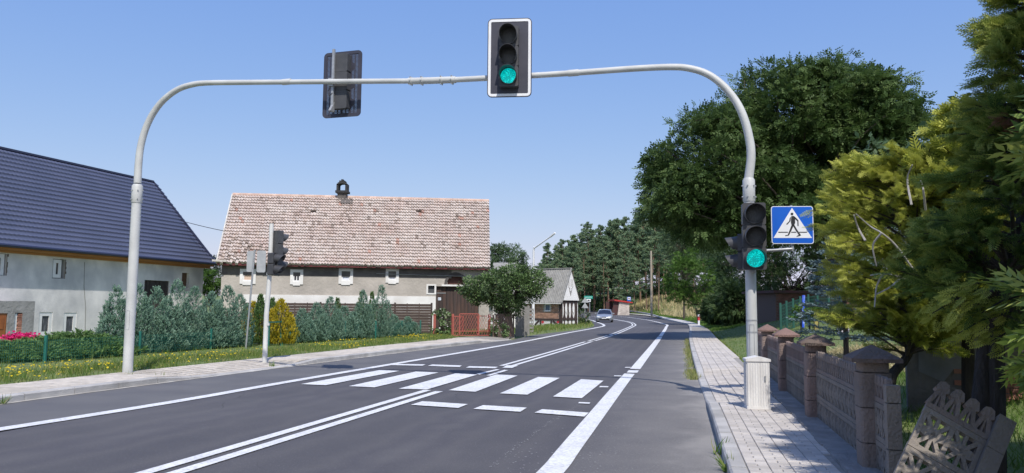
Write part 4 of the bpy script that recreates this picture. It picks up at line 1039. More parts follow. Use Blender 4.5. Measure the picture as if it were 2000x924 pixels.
# ------------------------------------------------ red gate with diamond lattice
M_rg = mat('red_gate_paint', (.42, .10, .075), (.34, .10, .075), scale=5, rough=.6, c3=(.28, .09, .06), scale3=3, amt3=.4)
ga = on(885.5, 38.6); gb = on(957, 39.4); Wg = Wall(ga, gb); lg = Wg.len
rg = thing('garden_gate', 'red metal gate with diamond lattice standing open by the driveway', 'gate', ga)
zt2 = Wg.uz(905, 614)[1]; z0g = ga.z
def lattice(mb, W, u0, u1, z0, z1, st=.14, r=.009):
    w, h = u1 - u0, z1 - z0; sl = 1.9
    k = -h / sl
    while k < w:
        for sgn in (1, -1):
            pts = []
            a, b = k, k + h / sl
            x0, x1 = max(a, 0), min(b, w)
            if x1 > x0:
                if sgn > 0: p, q = (x0, (x0 - a) * sl), (x1, (x1 - a) * sl)
                else: p, q = (x0, h - (x0 - a) * sl), (x1, h - (x1 - a) * sl)
                mb.tube([W.P(u0 + p[0], z0 + p[1], sgn * .006), W.P(u0 + q[0], z0 + q[1], sgn * .006)], r, 4, caps=False)
        k += st
for (u0_, u1_, zt3, off, nm) in ((.0, lg * .26, zt2 - .1, 0.0, 'gate_wing'), (.0 + lg * .16, lg * .68, zt2 + .03, .06, 'gate_leaf'), (lg * .66, lg * .985, zt2 - .08, .0, 'gate_wing')):
    Wq = Wg.shift(off); m_ = MB(); z1_ = z0g + .04
    for u in (u0_, u1_): Wq.box(m_, u - .025, u + .025, z1_, zt3, -.02, .02)
    for z in (z1_, zt3, z1_ + .22): Wq.box(m_, u0_ + .026, u1_ - .026, z - .02, z + .02, -.018, .018)
    o = m_.build(nm, M_rg, rg); m_ = MB(); lattice(m_, Wq, u0_, u1_, z1_ + .02, zt3 - .02); m_.build('lattice', M_rg, o)
for u in (.0, lg): m_ = MB(); Wg.box(m_, u - .055, u + .055, z0g - .1, zt2 + .02, -.12, -.03); m_.build('gate_post', M_rg, rg)
gp = on(849.5, 39.3); t = thing('gate_post', 'single short red metal post left of the open gate', 'post', gp)
t['category'] = 'post'; t.name = 'lone_red_post'
ztp = atY(849.5, 615.5, gp.y).z; MB().box(gp + Z3 * (ztp - gp.z) / 2, (.13, .13, ztp - gp.z)).build('shaft', M_rg, t); MB().prism([(-.08, 0), (.08, 0), (0, .06)], (gp.x, gp.y - .08, ztp), (X3, Z3, Y3), .16).build('cap', M_rg, t)
# brown sheet panel to the right of the gate
M_brs = mat('brown_sheet', (.19, .13, .10), (.15, .10, .08), scale=2, rough=.8, c3=(.3, .24, .2), scale3=2, amt3=.3)
pa = on(967, 39.2); pb = on(1003, 40.4); Wp = Wall(pa, pb); z_t = Wp.uz(985, 614.5)[1]
bp_ = thing('sheet_panel', 'brown sheet fence panel leaning between the red gate and concrete slabs', 'fence panel', pa)
m_ = MB(); m_.prism([(0, 0), (Wp.len, .05), (Wp.len - .18, z_t - pa.z), (.02, z_t - pa.z - .02)], Wp.P(0, pa.z + .05), (Wp.u, Z3, Wp.n), .03); m_.build('sheet', M_brs, bp_)
for i in range(6):
    u = Wp.len * (i + .5) / 6.5; m_ = MB(); Wp.box(m_, u - .012, u + .012, pa.z + .12, z_t - .04, .0305, .05); m_.build('rib', M_brs, bp_)
for u in (-.08, Wp.len + .05): m_ = MB(); Wp.box(m_, u - .03, u + .03, pa.z - .1, z_t, -.06, -.005); m_.build('panel_post', M_brs, bp_)
# weathered grey concrete slabs and a slatted pallet behind them
M_slab = mat('weathered_slab', (.30, .29, .27), (.22, .21, .195), scale=2, rough=.95, c3=(.12, .115, .1), scale3=1.2, amt3=.5, bump=.6, bscale=20)
for i, (px, w, y, zt4, lb) in enumerate(((1016, .50, 42.5, 594, 'broad grey concrete slab standing under the bushy tree'), (1025.5, .26, 43.2, 597, 'narrow upright grey board next to the broad slab'), (1031, .2, 44.2, 596, 'pale upright board just left of the pallet'))):
    b = on(px, y); tp2 = atY(px, zt4, y).z; rz = face(Vector((-.1 + .5 * (i == 0), -1, 0)).normalized())
    t = thing('concrete_slab' if i == 0 else 'upright_board', lb, 'slab' if i == 0 else 'board', b, rz, local=True); H = tp2 - b.z
    MB().prism([(-w / 2, -.1), (w / 2, -.1), (w / 2, H * .97), (w * .1, H), (-w / 2, H * .93)], (0, 0, 0), (X3, Z3, Y3), .08).build('slab', M_slab, t)
    MB().box((0, .12, H * .4), (.08, .1, H * .8)).build('stake', M_slab, t)
pa = on(1037, 46); t = thing('pallet', 'grey slatted pallet on its edge by the street lamp', 'pallet', pa)
zt5 = atY(1037, 604, 46).z - pa.z
for k in range(7): MB().box(pa + Vector((0, 0, .06 + (zt5 - .08) * k / 6)), (.34, .03, zt5 / 11)).build('slat', M_slab, t)
for k in (-1, 1): MB().box(pa + Vector((k * .14, .06, zt5 / 2)), (.05, .08, zt5)).build('runner', M_slab, t)

# ------------------------------------------------ half timbered cottage by the bend
Yc = 63.0
cA = on(1096, Yc); cB = on(1126.5, Yc + 1.7); long_d = Vector((-(cB.y - cA.y), (cB.x - cA.x), 0)).normalized()
cC = cA + long_d * 9.0
Hc_ = thing('cottage', 'small half timbered cottage with grey corrugated roof and white gable by the bend', 'house', (cA.x - 2, cA.y + 2, cA.z))
Wlg = Wall(cC, cA); Wgb = Wall(cA, cB); zE = Wlg.uz(1075, 586.5)[1]; zR = onp(1113.5, 525, Wgb.o, Wgb.n).z; gl = Wgb.len
z0c = cA.z - .2; z1c = Wlg.uz(1080, 624.5)[1]; zm = zE
M_tim = mat('dark_timber', (.045, .03, .028), (.07, .045, .04), scale=5, rough=.8)
M_brk2 = mat('orange_brick', (.36, .19, .125), (.46, .27, .19), scale=4, rough=.92, island=.3, bump=.4, bscale=30)
M_mort = mat('mortar', (.42, .39, .35), rough=.95)
wn = Wlg.rect(1064, 594, 1075, 607.5); LL_ = Wlg.len
mb = MB(); Wlg.holes(mb, 0, LL_, z1c + .05, zm, [wn], .2); mb.build('mortar_wall', M_mort, Hc_)
bk = MB(); nrow = int((zm - z1c - .15) / .085)
for r in range(nrow):
    z = z1c + .1 + r * .085; u = LL_ - .15 - (.14 if r % 2 else 0)
    while u > 2.0:
        if not (wn[0] - .1 < u - .13 < wn[1] + .1 and wn[2] - .05 < z < wn[3] + .02): Wlg.box(bk, u - .25, u, z, z + .07, .001, .015 + random.uniform(0, .006))
        u -= .27
o = bk.build('brickwork', M_brk2, Hc_); o['kind'] = 'stuff'
window(Wlg, Hc_, wn, .06, .06, pane=mat('bluish_pane', (.10, .15, .22), rough=.1), sill=M_white)
# white plinth panels with braces on the long side
mb = MB(); Wlg.box(mb, 0, LL_, z0c, z1c - .05, -.05, 0); mb.build('plinth', M_white, Hc_)
mb = MB(); Wlg.box(mb, 0, LL_ + .02, z1c - .07, z1c + .08, -.02, .04); Wlg.box(mb, 0, LL_ + .02, zm - .22, zm - .04, -.02, .04); Wlg.box(mb, LL_ - .18, LL_ + .02, z0c, zm - .225, -.02, .045)
for px in (1056, 1077, 1040): u = Wlg.uz(px, 630)[0]; Wlg.box(mb, u - .08, u + .08, z0c, z1c - .075, .002, .036)
for x0, x1 in ((1044, 1053), (1092, 1080)):
    a, b = Wlg.uz(x0, 640)[0], Wlg.uz(x1, 640)[0]; mb.bar(Wlg.P(a, z0c + .2, .018), Wlg.P(b, z1c - .1, .018), .15, .03, Wlg.n)
mb.build('timber_frame', M_tim, Hc_)
mb = MB()
for px, py in ((1060, 629), (1090, 629)):
    u, z = Wlg.uz(px, py); mb.prism([(.22 * math.cos(a) * (1 if k % 2 else .45), .17 * math.sin(a) * (1 if k % 2 else .45)) for k, a in enumerate([2 * math.pi * k / 10 for k in range(10)])], Wlg.P(u, z, .003), (Wlg.u, Z3, Wlg.n), .01)
mb.build('red_ornament', M_red, Hc_)
u0_, u1_, a0, a1 = Wlg.rect(1063, 633, 1073, 640); mb = MB(); Wlg.box(mb, u0_, u1_, a0, a1, .002, .02); mb.build('cellar_window', M_tim, Hc_)
# gable end
M_gw = mat('gable_white', (.88, .87, .85), (.82, .81, .79), scale=2, rough=.8)
mb = MB(); Wgb.box(mb, 0, gl, z0c, zm + .1, -.3, 0); mb.prism([(-.15, zm + .0), (gl + .15, zm + .0), (gl / 2, zR)], Wgb.P(0, 0, .05), (Wgb.u, Z3, Wgb.n), .10)
mb.build('gable_wall', M_gw, Hc_)
mb = MB(); zk = z1c
for z, h in ((zm - .16, .16), (zk, .14)): Wgb.box(mb, -.02, gl + .02, z, z + h, .002, .06)
for u in (0.0, gl - .14): Wgb.box(mb, u, u + .14, z0c, zm - .165, .002, .055)
cells = 3; cw = (gl - .62) / cells
for i in range(cells + 1):
    u = .42 + i * cw * .98
    # curved posts that leave oval panels between them
    for zl, zh in ((zk + .145, zm - .165), (z0c + .3, zk - .005)):
        n = 8; L_, Rr_ = [], []
        for k in range(n + 1):
            q = k / n; wv = .055 + .14 * abs(2 * q - 1) ** 2.2 * (1 if zl > zk else .7); z = zl + (zh - zl) * q; L_.append((u - wv, z)); Rr_.append((u + wv, z))
        mb.prism(L_ + Rr_[::-1], Wgb.P(0, 0, .003), (Wgb.u, Z3, Wgb.n), .045)
mb.build('timber_frame', M_tim, Hc_)
mb = MB()
for i in range(cells):
    u = .42 + (i + .5) * cw * .98
    for s_ in (-1, 1):
        pts = [Wgb.P(u + s_ * .13, zk + 1.35 - .1, .012), Wgb.P(u + s_ * .17, zk + .95, .012), Wgb.P(u + s_ * .12, zk + .65, .012), Wgb.P(u + s_ * .02, zk + .55, .012)]
        mb.tube(pts, .016, 5)
    mb.prism([(-.05, .58), (0, .40), (.05, .58), (0, .53)], Wgb.P(u, zk, .003), (Wgb.u, Z3, Wgb.n), .02)
uc = gl / 2
for s_ in (-1, 1):
    mb.tube([Wgb.P(uc + s_ * .28, zm + 1.75, .163), Wgb.P(uc + s_ * .28, zm + 1.1, .163), Wgb.P(uc + s_ * .08, zm + .95, .163)], .022, 5)
    mb.tube([Wgb.P(uc + s_ * .10, zm + 1.75, .163), Wgb.P(uc + s_ * .10, zm + 1.15, .163)], .016, 5)
mb.prism([(-.22, .95), (0, .35), (.22, .95), (.0, .75)], Wgb.P(uc, zm, .152), (Wgb.u, Z3, Wgb.n), .02)
mb.build('ornament', mat('grey_ornament', (.30, .29, .28), rough=.8), Hc_)
# corrugated roof
gx = Wgb.P(gl / 2, 0); half = gl / 2 + .28; eC = Wgb.P(-.28, zm - .22, .22); rC = Wgb.P(gl / 2, zR + .04, .22); ld = -Wgb.n; L9 = 9.2; NU = 330
us = np.linspace(0, L9, NU); sN = (rC - eC).cross(ld).normalized(); sN = sN if sN.z > 0 else -sN
V = []
for t in np.linspace(0, 1, 9):
    st = .02 * (1 - (t * 8 % 3) / 3)
    V.append(np.array(eC + (rC - eC) * t)[None] + np.array(ld)[None] * us[:, None] + np.array(sN)[None] * (.022 * np.sin(us * 2 * math.pi / .18) + st)[:, None])
V = np.array(V).reshape(-1, 3) - np.array(Hc_.location)[None]
M_corr = mat('corrugated_cement', (.33, .32, .295), (.25, .24, .22), scale=2.5, rough=.92, c3=(.22, .22, .2), scale3=5, amt3=.45, bump=.5, bscale=20)
mesh_np('roof', V, [(j * NU + i, j * NU + i + 1, (j + 1) * NU + i + 1, (j + 1) * NU + i) for j in range(8) for i in range(NU - 1)], M_corr, parent=Hc_)
e2 = Wgb.P(gl + .28, zm - .22, .22); mb = MB(); mb.quad(rC, e2, e2 + ld * L9, rC + ld * L9); mb.build('back_roof', M_corr, Hc_)
mb = MB(); mb.bar(rC, rC + ld * L9, .2, .08, Z3); mb.bar(eC - ld * .02, rC - ld * .02, .10, .10, sN); mb.build('ridge_cap', M_corr, Hc_)
MB().bar(eC - Z3 * .05 + (e2 - eC) * -.02, eC - Z3 * .05 + ld * L9, .08, .06, Z3).build('gutter', M_white, Hc_)
bkw = MB(); 
w2_ = Wall(cB, cB + long_d * 9.0); w2_.box(bkw, 0, 9, z0c, zm - .1, -.15, 0); bkw.build('back_wall', M_gw, Hc_)
cp = rC + ld * 6.6; 
cbase = onp(1003, 524, rC, Wgb.n) if False else cp
px_c = 1001; cpos = atY(px_c, 528, cp.y + 1.5)
MB().box((cpos.x, cpos.y, cpos.z - .2), (.55, .55, 1.7)).build('chimney', M_gw, Hc_)
# low white roofed outbuilding between the two houses
ob = on(975, 52); t = thing('outbuilding', 'white walled outbuilding mostly hidden behind the bushy tree', 'building', ob)
a = atY(958, 540, 52); b = atY(1012, 535, 54); zt6 = atY(980, 536, 52).z
MB().box(((a.x + b.x) / 2, 54, zt6 / 2 - .2), ((b.x - a.x) * .82, 3, zt6 + .2)).build('wall', M_gw, t)
MB().prism([(-2.2, 0), (2.2, 0), (0, 1.0)], ((a.x + b.x) / 2 - .5 * (b.x - a.x) * .86, 54, zt6 - .09), (Y3, Z3, X3), (b.x - a.x) * .86).build('roof', M_corr, t)
MB().box(((a.x + b.x) / 2, 52.47, 1.2), (.9, .05, 2.0)).build('door', M_tim, t)

# ------------------------------------------------ bus shelter
Ys_ = 126.0; sb = on(1203, Ys_); sc = on(1229, Ys_ + .5); sa = on(1194, Ys_ + 2.6); t = thing('bus_shelter', 'brick bus shelter with red sloping roof beyond the bend', 'bus shelter', sb)
Wsh = Wall(sb, sc); l_ = Wsh.len; zt7 = Wsh.uz(1206, 589.5)[1]; zt8 = Wsh.uz(1229, 592.5)[1]; M_pb = mat('pale_brick', (.58, .52, .46), (.48, .42, .37), scale=1.2, rough=.95, c3=(.35, .28, .24), scale3=4, amt3=.5, island=.15)
zb_ = sb.z - .3; mb = MB(); mb.prism([(.25, zb_), (l_, zb_), (l_, zt8), (.6, zt7)], Wsh.P(0, 0, -.2), (Wsh.u, Z3, Wsh.n), .2); mb.build('brick_wall', M_pb, t)
mb = MB()
r = 0; z = zb_ + .1
while z < zt8 - .12:
    u = .62 + (.2 if r % 2 else 0)
    while u < l_ - .35: Wsh.box(mb, u, u + .36, z, z + .16, .001, .012 + random.uniform(0, .01)); u += .40
    z += .2; r += 1
o = mb.build('bricks', M_pb, t); o['kind'] = 'stuff'
M_dr = mat('maroon_board', (.09, .03, .03), (.06, .04, .035), scale=2, rough=.8)
mb = MB(); lx = Wsh.P(-.95, 0, -.2); Wsh.box(mb, -.95, .24, zb_, zt7 + .05, -2.4, -2.2); Wsh.box(mb, l_ - .2, l_, zb_, zt8, -2.4, -.2); mb.build('back_wall', M_dr, t)
mb = MB(); mb.prism([(-.9, zb_), (.22, zb_), (.55, zt7 - .02), (-.2, zt7 + .05)], Wsh.P(0, 0, -.25), (Wsh.u, Z3, Wsh.n), .10); mb.build('side_panel', M_dr, t)
mb = MB(); mb.prism([(-.35, zt7 + .14), (l_ + .5, zt8 + .02), (l_ + .5, zt8 + .20), (-.35, zt7 + .38)], Wsh.P(0, 0, -2.6), (Wsh.u, Z3, Wsh.n), 2.9); mb.build('roof', mat('red_roof_sheet', (.50, .035, .03), (.42, .04, .035), scale=2, rough=.55), t)

# brick shed deep in the shade at right
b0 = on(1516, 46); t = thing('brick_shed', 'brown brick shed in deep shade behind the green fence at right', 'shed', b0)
a = atY(1516, 640, 46); zt9 = 2.55
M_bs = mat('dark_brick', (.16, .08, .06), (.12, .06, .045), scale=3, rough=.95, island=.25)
ws = Wall(Vector((a.x, 46, 0)), Vector((a.x + 5.2, 46.6, 0))); op = (1.4, 2.4, .2, 2.3)
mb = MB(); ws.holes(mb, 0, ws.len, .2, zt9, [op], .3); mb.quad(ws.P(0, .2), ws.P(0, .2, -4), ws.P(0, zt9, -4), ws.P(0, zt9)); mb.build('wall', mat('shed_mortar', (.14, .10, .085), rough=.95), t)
mb = MB(); z = .3; r = 0
while z < zt9 - .1:
    u = .05 + .13 * (r % 2)
    while u < ws.len - .3:
        if not (op[0] - .3 < u < op[1] and z < op[3]): ws.box(mb, u, u + .24, z, z + .07, .001, .014)
        u += .262
    z += .085; r += 1
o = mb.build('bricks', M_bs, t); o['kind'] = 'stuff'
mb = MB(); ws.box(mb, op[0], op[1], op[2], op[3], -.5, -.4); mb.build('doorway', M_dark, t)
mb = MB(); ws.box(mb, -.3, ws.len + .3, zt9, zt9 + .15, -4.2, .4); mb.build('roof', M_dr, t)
# ================================================================== concrete lattice fence at right
M_conc = mat('reddish_concrete', (.225, .175, .145), (.175, .14, .12), scale=3, c3=(.24, .215, .19), scale3=1.5, amt3=.6, rough=.95, bump=1, bscale=35, island=.1)
M_conc2 = mat('grey_lattice_concrete', (.25, .215, .18), (.19, .165, .14), scale=3, c3=(.12, .10, .09), scale3=2, amt3=.4, rough=.95, bump=1, bscale=40)
M_cap = mat('red_stained_cap', (.27, .165, .135), (.20, .125, .105), scale=4, c3=(.10, .09, .085), scale3=2.2, amt3=.55, rough=.95, bump=1.2, bscale=28)
M_pink = mat('pink_concrete', (.25, .175, .145), (.195, .14, .12), scale=3, c3=(.30, .25, .22), scale3=2, amt3=.4, rough=.95, bump=1, bscale=35)
class Fr:
    """a panel frame: origin, along, up, out"""
    def __init__(s, o, u, v): s.o = Vector(o); s.u = Vector(u).normalized(); s.v = Vector(v).normalized(); s.n = s.u.cross(s.v)
    def P(s, a, b, c=0): return s.o + s.u * a + s.v * b + s.n * c
def lat_panel(fr, L, z0, h, root, m, cells=None):
    """slab with rows of leaf shaped slits: a frame, uprights, and in every cell ribs fanning from the middle"""
    t = .05; mb = MB(); cells = cells or max(1, round(L / .215)); cw = (L - .04) / cells; e = .022
    mb.bar(fr.P(0, z0 + e), fr.P(L, z0 + e), 2 * e, t, fr.n); mb.bar(fr.P(0, z0 + h - e), fr.P(L, z0 + h - e), 2 * e, t, fr.n)
    for i in range(cells + 1): a = .02 + cw * i; mb.bar(fr.P(a, z0 + 2 * e), fr.P(a, z0 + h - 2 * e), .034, t - .004, fr.n)
    for i in range(cells):
        cx, cy = .02 + cw * (i + .5), z0 + h / 2; x0, x1 = .02 + cw * i + .012, .02 + cw * (i + 1) - .012; y0, y1 = z0 + 2 * e - .004, z0 + h - 2 * e + .004
        for (x, y) in ((x0, y0), (x1, y0), (x0, y1), (x1, y1)): mb.bar(fr.P(cx, cy), fr.P(x, y), .030, t - .010, fr.n)
        mb.bar(fr.P(cx, y0), fr.P(cx, y1), .024, t - .014, fr.n)
        mb.prism([(x0, cy - .03), (cx, cy - .055), (x1, cy - .03), (x1, cy + .03), (cx, cy + .055), (x0, cy + .03)], fr.P(0, 0, -.019), (fr.u, fr.v, fr.n), .038)
        for yy, sg in ((y0, 1), (y1, -1)):
            for xx in (x0, x1): mb.prism([(xx, yy), ((xx + cx) / 2, yy), (xx, yy + sg * .05)][::sg if xx == x0 else -sg], fr.P(0, 0, -.018), (fr.u, fr.v, fr.n), .036)
    return mb.build('lattice_panel', m, root)
def picket_panel(fr, L, z0, h, root, m):
    """top course: a band of narrow A shapes, their slits open, a saw-toothed upper edge"""
    t = .045; mb = MB(); n = max(2, round(L / .125)); w = L / n
    mb.bar(fr.P(0, z0 + .022), fr.P(L, z0 + .022), .044, t, fr.n)
    for i in range(n):
        a = w * (i + .5); g = random.uniform(-.005, .005); top = z0 + h + g
        mb.bar(fr.P(a - w * .46, z0 + .035), fr.P(a - .006, top - .05), .030, t - .006, fr.n); mb.bar(fr.P(a + w * .46, z0 + .035), fr.P(a + .006, top - .05), .030, t - .006, fr.n)
        mb.prism([(a - w * .47, top - .085), (a - w * .28, top - .10), (a, top - .075), (a + w * .28, top - .10), (a + w * .47, top - .085), (a + w * .30, top - .015), (a, top), (a - w * .30, top - .015)], fr.P(0, 0, -t / 2), (fr.u, fr.v, fr.n), t)
        mb.bar(fr.P(a, z0 + .03), fr.P(a, top - .09), .014, t - .012, fr.n)
    return mb.build('picket_panel', m, root)
gzf = lambda p: .12
cf = thing('concrete_fence', 'decorative reddish concrete fence with star lattice panels along the right pavement', 'fence', fpt(0) + Z3 * .1)
side = Vector((fdir.y, -fdir.x, 0))          # away from the road
PW_ = .27
pts = [fpt(3.33 * i) for i in range(0, 4)]
def pillar(p, m, capm):
    blocks = [.04, .355, .67, .985]
    for a, b in zip(blocks, blocks[1:] + [1.08]):
        mb = MB(); w = PW_ + (.012 if b - a > .2 else -.02); c = p + side * .0; jx = random.uniform(-.004, .004)
        prof = []; rr_ = .045
        for cx, cy, a0 in ((w / 2 - rr_, -w / 2 + rr_, -90), (w / 2 - rr_, w / 2 - rr_, 0), (-w / 2 + rr_, w / 2 - rr_, 90), (-w / 2 + rr_, -w / 2 + rr_, 180)):
            for k in range(4): q = R(a0 + 30 * k); prof.append((cx + rr_ * math.cos(q) + jx, cy + rr_ * math.sin(q)))
        mb.prism(prof, Vector((c.x, c.y, a + .004)), (side, fdir, Z3), b - a - .008); mb.build('pillar_block', m, cf)
    mb = MB(); z = 1.08; k = .215
    corner = [(-k, -k), (k, -k), (k, k), (-k, k)]; base = [p + side * a + fdir * b for a, b in corner]
    v = [Vector((q.x, q.y, z)) for q in base] + [Vector((q.x, q.y, z + .035)) for q in base] + [Vector((p.x + (q.x - p.x) * .45, p.y + (q.y - p.y) * .45, z + .105)) for q in base] + [Vector((p.x, p.y, z + .155))]
    mb.add(v, [(3, 2, 1, 0)] + [(k_, (k_ + 1) % 4, 4 + (k_ + 1) % 4, 4 + k_) for k_ in range(4)] + [(4 + k_, 4 + (k_ + 1) % 4, 8 + (k_ + 1) % 4, 8 + k_) for k_ in range(4)] + [(8 + k_, 8 + (k_ + 1) % 4, 12) for k_ in range(4)])
    mb.build('pillar_cap', capm, cf)
M_cap2 = mat('dark_mossy_cap', (.17, .115, .095), (.12, .085, .07), scale=5, c3=(.17, .15, .12), scale3=2.2, amt3=.5, rough=.95, bump=1.2, bscale=28)
for i, p in enumerate(pts): pillar(p, M_pink if i else M_conc, M_cap2 if i < 2 else M_cap)
for i in range(3):
    o_ = pts[i] + fdir * (PW_ / 2 + .01); L = 3.33 - PW_ - .02
    for half in (0,):
        fr_ = Fr(Vector((o_.x, o_.y, .0)), fdir, Z3); m = M_conc2
        lat_panel(fr_, L, .06, .335, cf, m); lat_panel(fr_, L, .40, .335, cf, m); picket_panel(fr_, L, .74, .27, cf, M_conc if i < 1 else M_pink)
o_ = pts[3] + fdir * .15; fr_ = Fr(Vector((o_.x, o_.y, 0)), fdir, Z3); lat_panel(fr_, 2.2, .06, .335, cf, M_conc2); lat_panel(fr_, 2.2, .40, .335, cf, M_conc2); picket_panel(fr_, 2.2, .74, .27, cf, M_pink)
# stub towards us, ends in a concrete post
o_ = pts[0] - fdir * (PW_ / 2 + .01); L = .50; fr_ = Fr(Vector((o_.x, o_.y, 0)), -fdir, Z3)
lat_panel(fr_, L, .06, .335, cf, M_conc2); lat_panel(fr_, L, .40, .335, cf, M_conc2); picket_panel(fr_, L, .74, .24, cf, M_conc)
e = o_ - fdir * (L + .05)
for a, b in ((.03, .40), (.405, .78), (.785, .93)): MB().box(Vector((e.x, e.y, (a + b) / 2)), (.11, .10, b - a - .004), (side, fdir, Z3)).build('end_post_block', M_conc2, cf)
mb = MB(); a, b = fpt(-1.0) - side * .10, fpt(12.2) - side * .10; n = 26
for i in range(n): p = a + (b - a) * ((i + .5) / n); mb.box(Vector((p.x, p.y, .09)), (.40 + random.uniform(-.02, .02), (b - a).length / n - .012, .10), (side, fdir, Z3))
mb.build('footing', mat('footing_concrete', (.23, .22, .21), (.33, .32, .31), scale=6, c3=(.12, .115, .11), scale3=3, amt3=.6, rough=.95, bump=1.4, bscale=30), cf)

# the broken-off panel that leans to the right
ub = Vector((.40, -.15, -.253)).normalized(); vb = Vector((.64, .40, .775)); vb = (vb - ub * vb.dot(ub)).normalized()
a = atY(1806, 794, 5.85) - vb * .73; L = .45
pn = thing('broken_fence_panel', 'fallen star lattice fence panel leaning over against the thuja trunk', 'fence panel', a)
fr_ = Fr(a, ub, vb)
lat_panel(fr_, L, .0, .36, pn, M_conc2, 2); lat_panel(fr_, L, .365, .36, pn, M_conc2, 2); picket_panel(fr_, L, .73, .27, pn, M_conc)
for z0_, z1_ in ((.0, .33), (.335, .66), (.665, .96)): MB().bar(fr_.P(L + .06, z0_), fr_.P(L + .06, z1_), .12, .13, fr_.n).build('edge_block', M_conc2, pn)

# ruined wall behind the fence: render over brick
ra, rb = Vector((5.3, 10.4, 0)), Vector((6.9, 9.7, 0)); Wr = Wall(ra, rb)
M_oldr = mat('old_render', (.28, .285, .29), (.20, .20, .21), scale=2, rough=.95, c3=(.16, .15, .14), scale3=1.4, amt3=.6, bump=1, bscale=14)  # grey-white render darkened: tree shade put into the colour
rw = thing('ruined_wall', 'ruined outbuilding wall of old render with exposed red brick behind the fence', 'wall', ra)
l_ = Wr.len
mb = MB(); mb.prism([(0, 0), (l_, 0), (l_, 1.35), (l_ * .62, 1.42), (l_ * .35, 1.30), (.12, 1.36), (0, 1.0)], Wr.P(0, 0, -.3), (Wr.u, Z3, Wr.n), .3); mb.build('wall_core', mat('rubble_core', (.17, .155, .14), (.24, .22, .2), scale=4, rough=.95, bump=1.5, bscale=14), rw)
mb = MB(); mb.prism([(.14, .75), (.42, .62), (.55, .80), (.80, .78), (.9, 1.4), (.62, 1.42), (.16, 1.33)], Wr.P(0, 0, .003), (Wr.u, Z3, Wr.n), .03); mb.build('render_patch', M_oldr, rw)
r = 0; z = .14
while z < .78:
    u = .55 + .12 * (r % 2)
    while u < l_ - .25: MB_ = MB(); Wr.box(MB_, u, u + .235, z, z + .062, .003, .028 + random.uniform(-.008, .012)); MB_.build('brick', M_brick, rw); u += .25
    z += .075; r += 1
W2r = Wall(Vector((7.2, 9.2, 0)), Vector((7.9, 6.6, 0)))
rw2 = thing('ruined_wall', 'dark crumbling rendered wall at the far right edge behind the trees', 'wall', (7.2, 9.2, 0))
mb = MB(); mb.prism([(0, 0), (W2r.len, 0), (W2r.len, 2.3), (.3, 2.2), (0, 1.5)], W2r.P(0, 0, -.3), (W2r.u, Z3, W2r.n), .3); mb.build('wall_core', M_oldr, rw2)
rrn = random.Random(9)
for i in range(26):
    u, z = rrn.uniform(.1, W2r.len - .3), rrn.uniform(.1, 1.9); m_ = MB(); W2r.box(m_, u, u + rrn.uniform(.15, .35), z, z + rrn.uniform(.08, .18), -.02, rrn.uniform(.012, .04)); m_.build('stone', M_oldr if i % 3 else M_brick, rw2)

# ------------------------------------------------ green wire mesh fences
M_gf = mat('green_fence_wire', (.015, .13, .10), (.02, .16, .13), scale=3, rough=.5)
def mesh_fence(root, P, ztops, pw=.03, wire=.002, st=.06, rows=6, M_gf=M_gf):
    for i, (p, h) in enumerate(zip(P, ztops)):
        MB().box(p + Z3 * h / 2, (pw * 2, pw * 2, h + .1)).build('fence_post', M_gf, root)
    for (p, h), (q, h2) in zip(zip(P, ztops), list(zip(P, ztops))[1:]):
        L = (q - p); n = int(Vector((L.x, L.y, 0)).length / st); d = L.normalized(); nn = Vector((d.y, -d.x, 0)); mb = MB(); hh = min(h, h2) - .05
        for k in range(1, n): c = p + L * (k / n); mb.bar(c + Z3 * .04, c + Z3 * hh, wire * 2, wire * 2, nn)
        for k in range(rows + 1): z = .06 + (hh - .1) * k / rows; mb.bar(p + Z3 * z, q + Z3 * z, wire * 2.6, wire * 2.6, nn)
        mb.build('mesh_panel', M_gf, root)
gP = [on(-60, 16.9), on(94, 19.0), on(277, 22.4), on(415, 25.6), on(495, 27.6)]
mf = thing('mesh_fence', 'green wire mesh fence before the big blue green junipers at left', 'fence', gP[1])
mesh_fence(mf, gP, [atY(94, 659, 19.0).z - gP[1].z] * 5)
gQ = [on(568, 29.6), on(608, 31), on(676, 33.2), on(735, 35.4), on(786, 37), on(822, 38.2)]
mf2 = thing('mesh_fence', 'green wire mesh fence before the junipers of the long house', 'fence', gQ[0])
mesh_fence(mf2, gQ, [atY(735, 629, 35.4).z - gQ[3].z] * 6, rows=5)
# small green gate frame by the yellow thuja
q0, q1 = on(527, 27.6), on(553, 28.4); hh = atY(553, 627, 28.4).z - q1.z
gg = thing('fence_gate', 'dark green metal gate frame by the yellow thuja behind the signal post', 'gate', q1)
MB().box(q1 + Z3 * hh / 2, (.11, .09, hh)).build('gate_post', M_gf, gg); MB().box(q0 + Z3 * hh / 2, (.06, .06, hh)).build('gate_post', M_gf, gg)
MB().bar(q0 + Z3 * (hh - .03), q1 + Z3 * (hh - .03), .05, .05, Z3).build('top_rail', M_gf, gg)
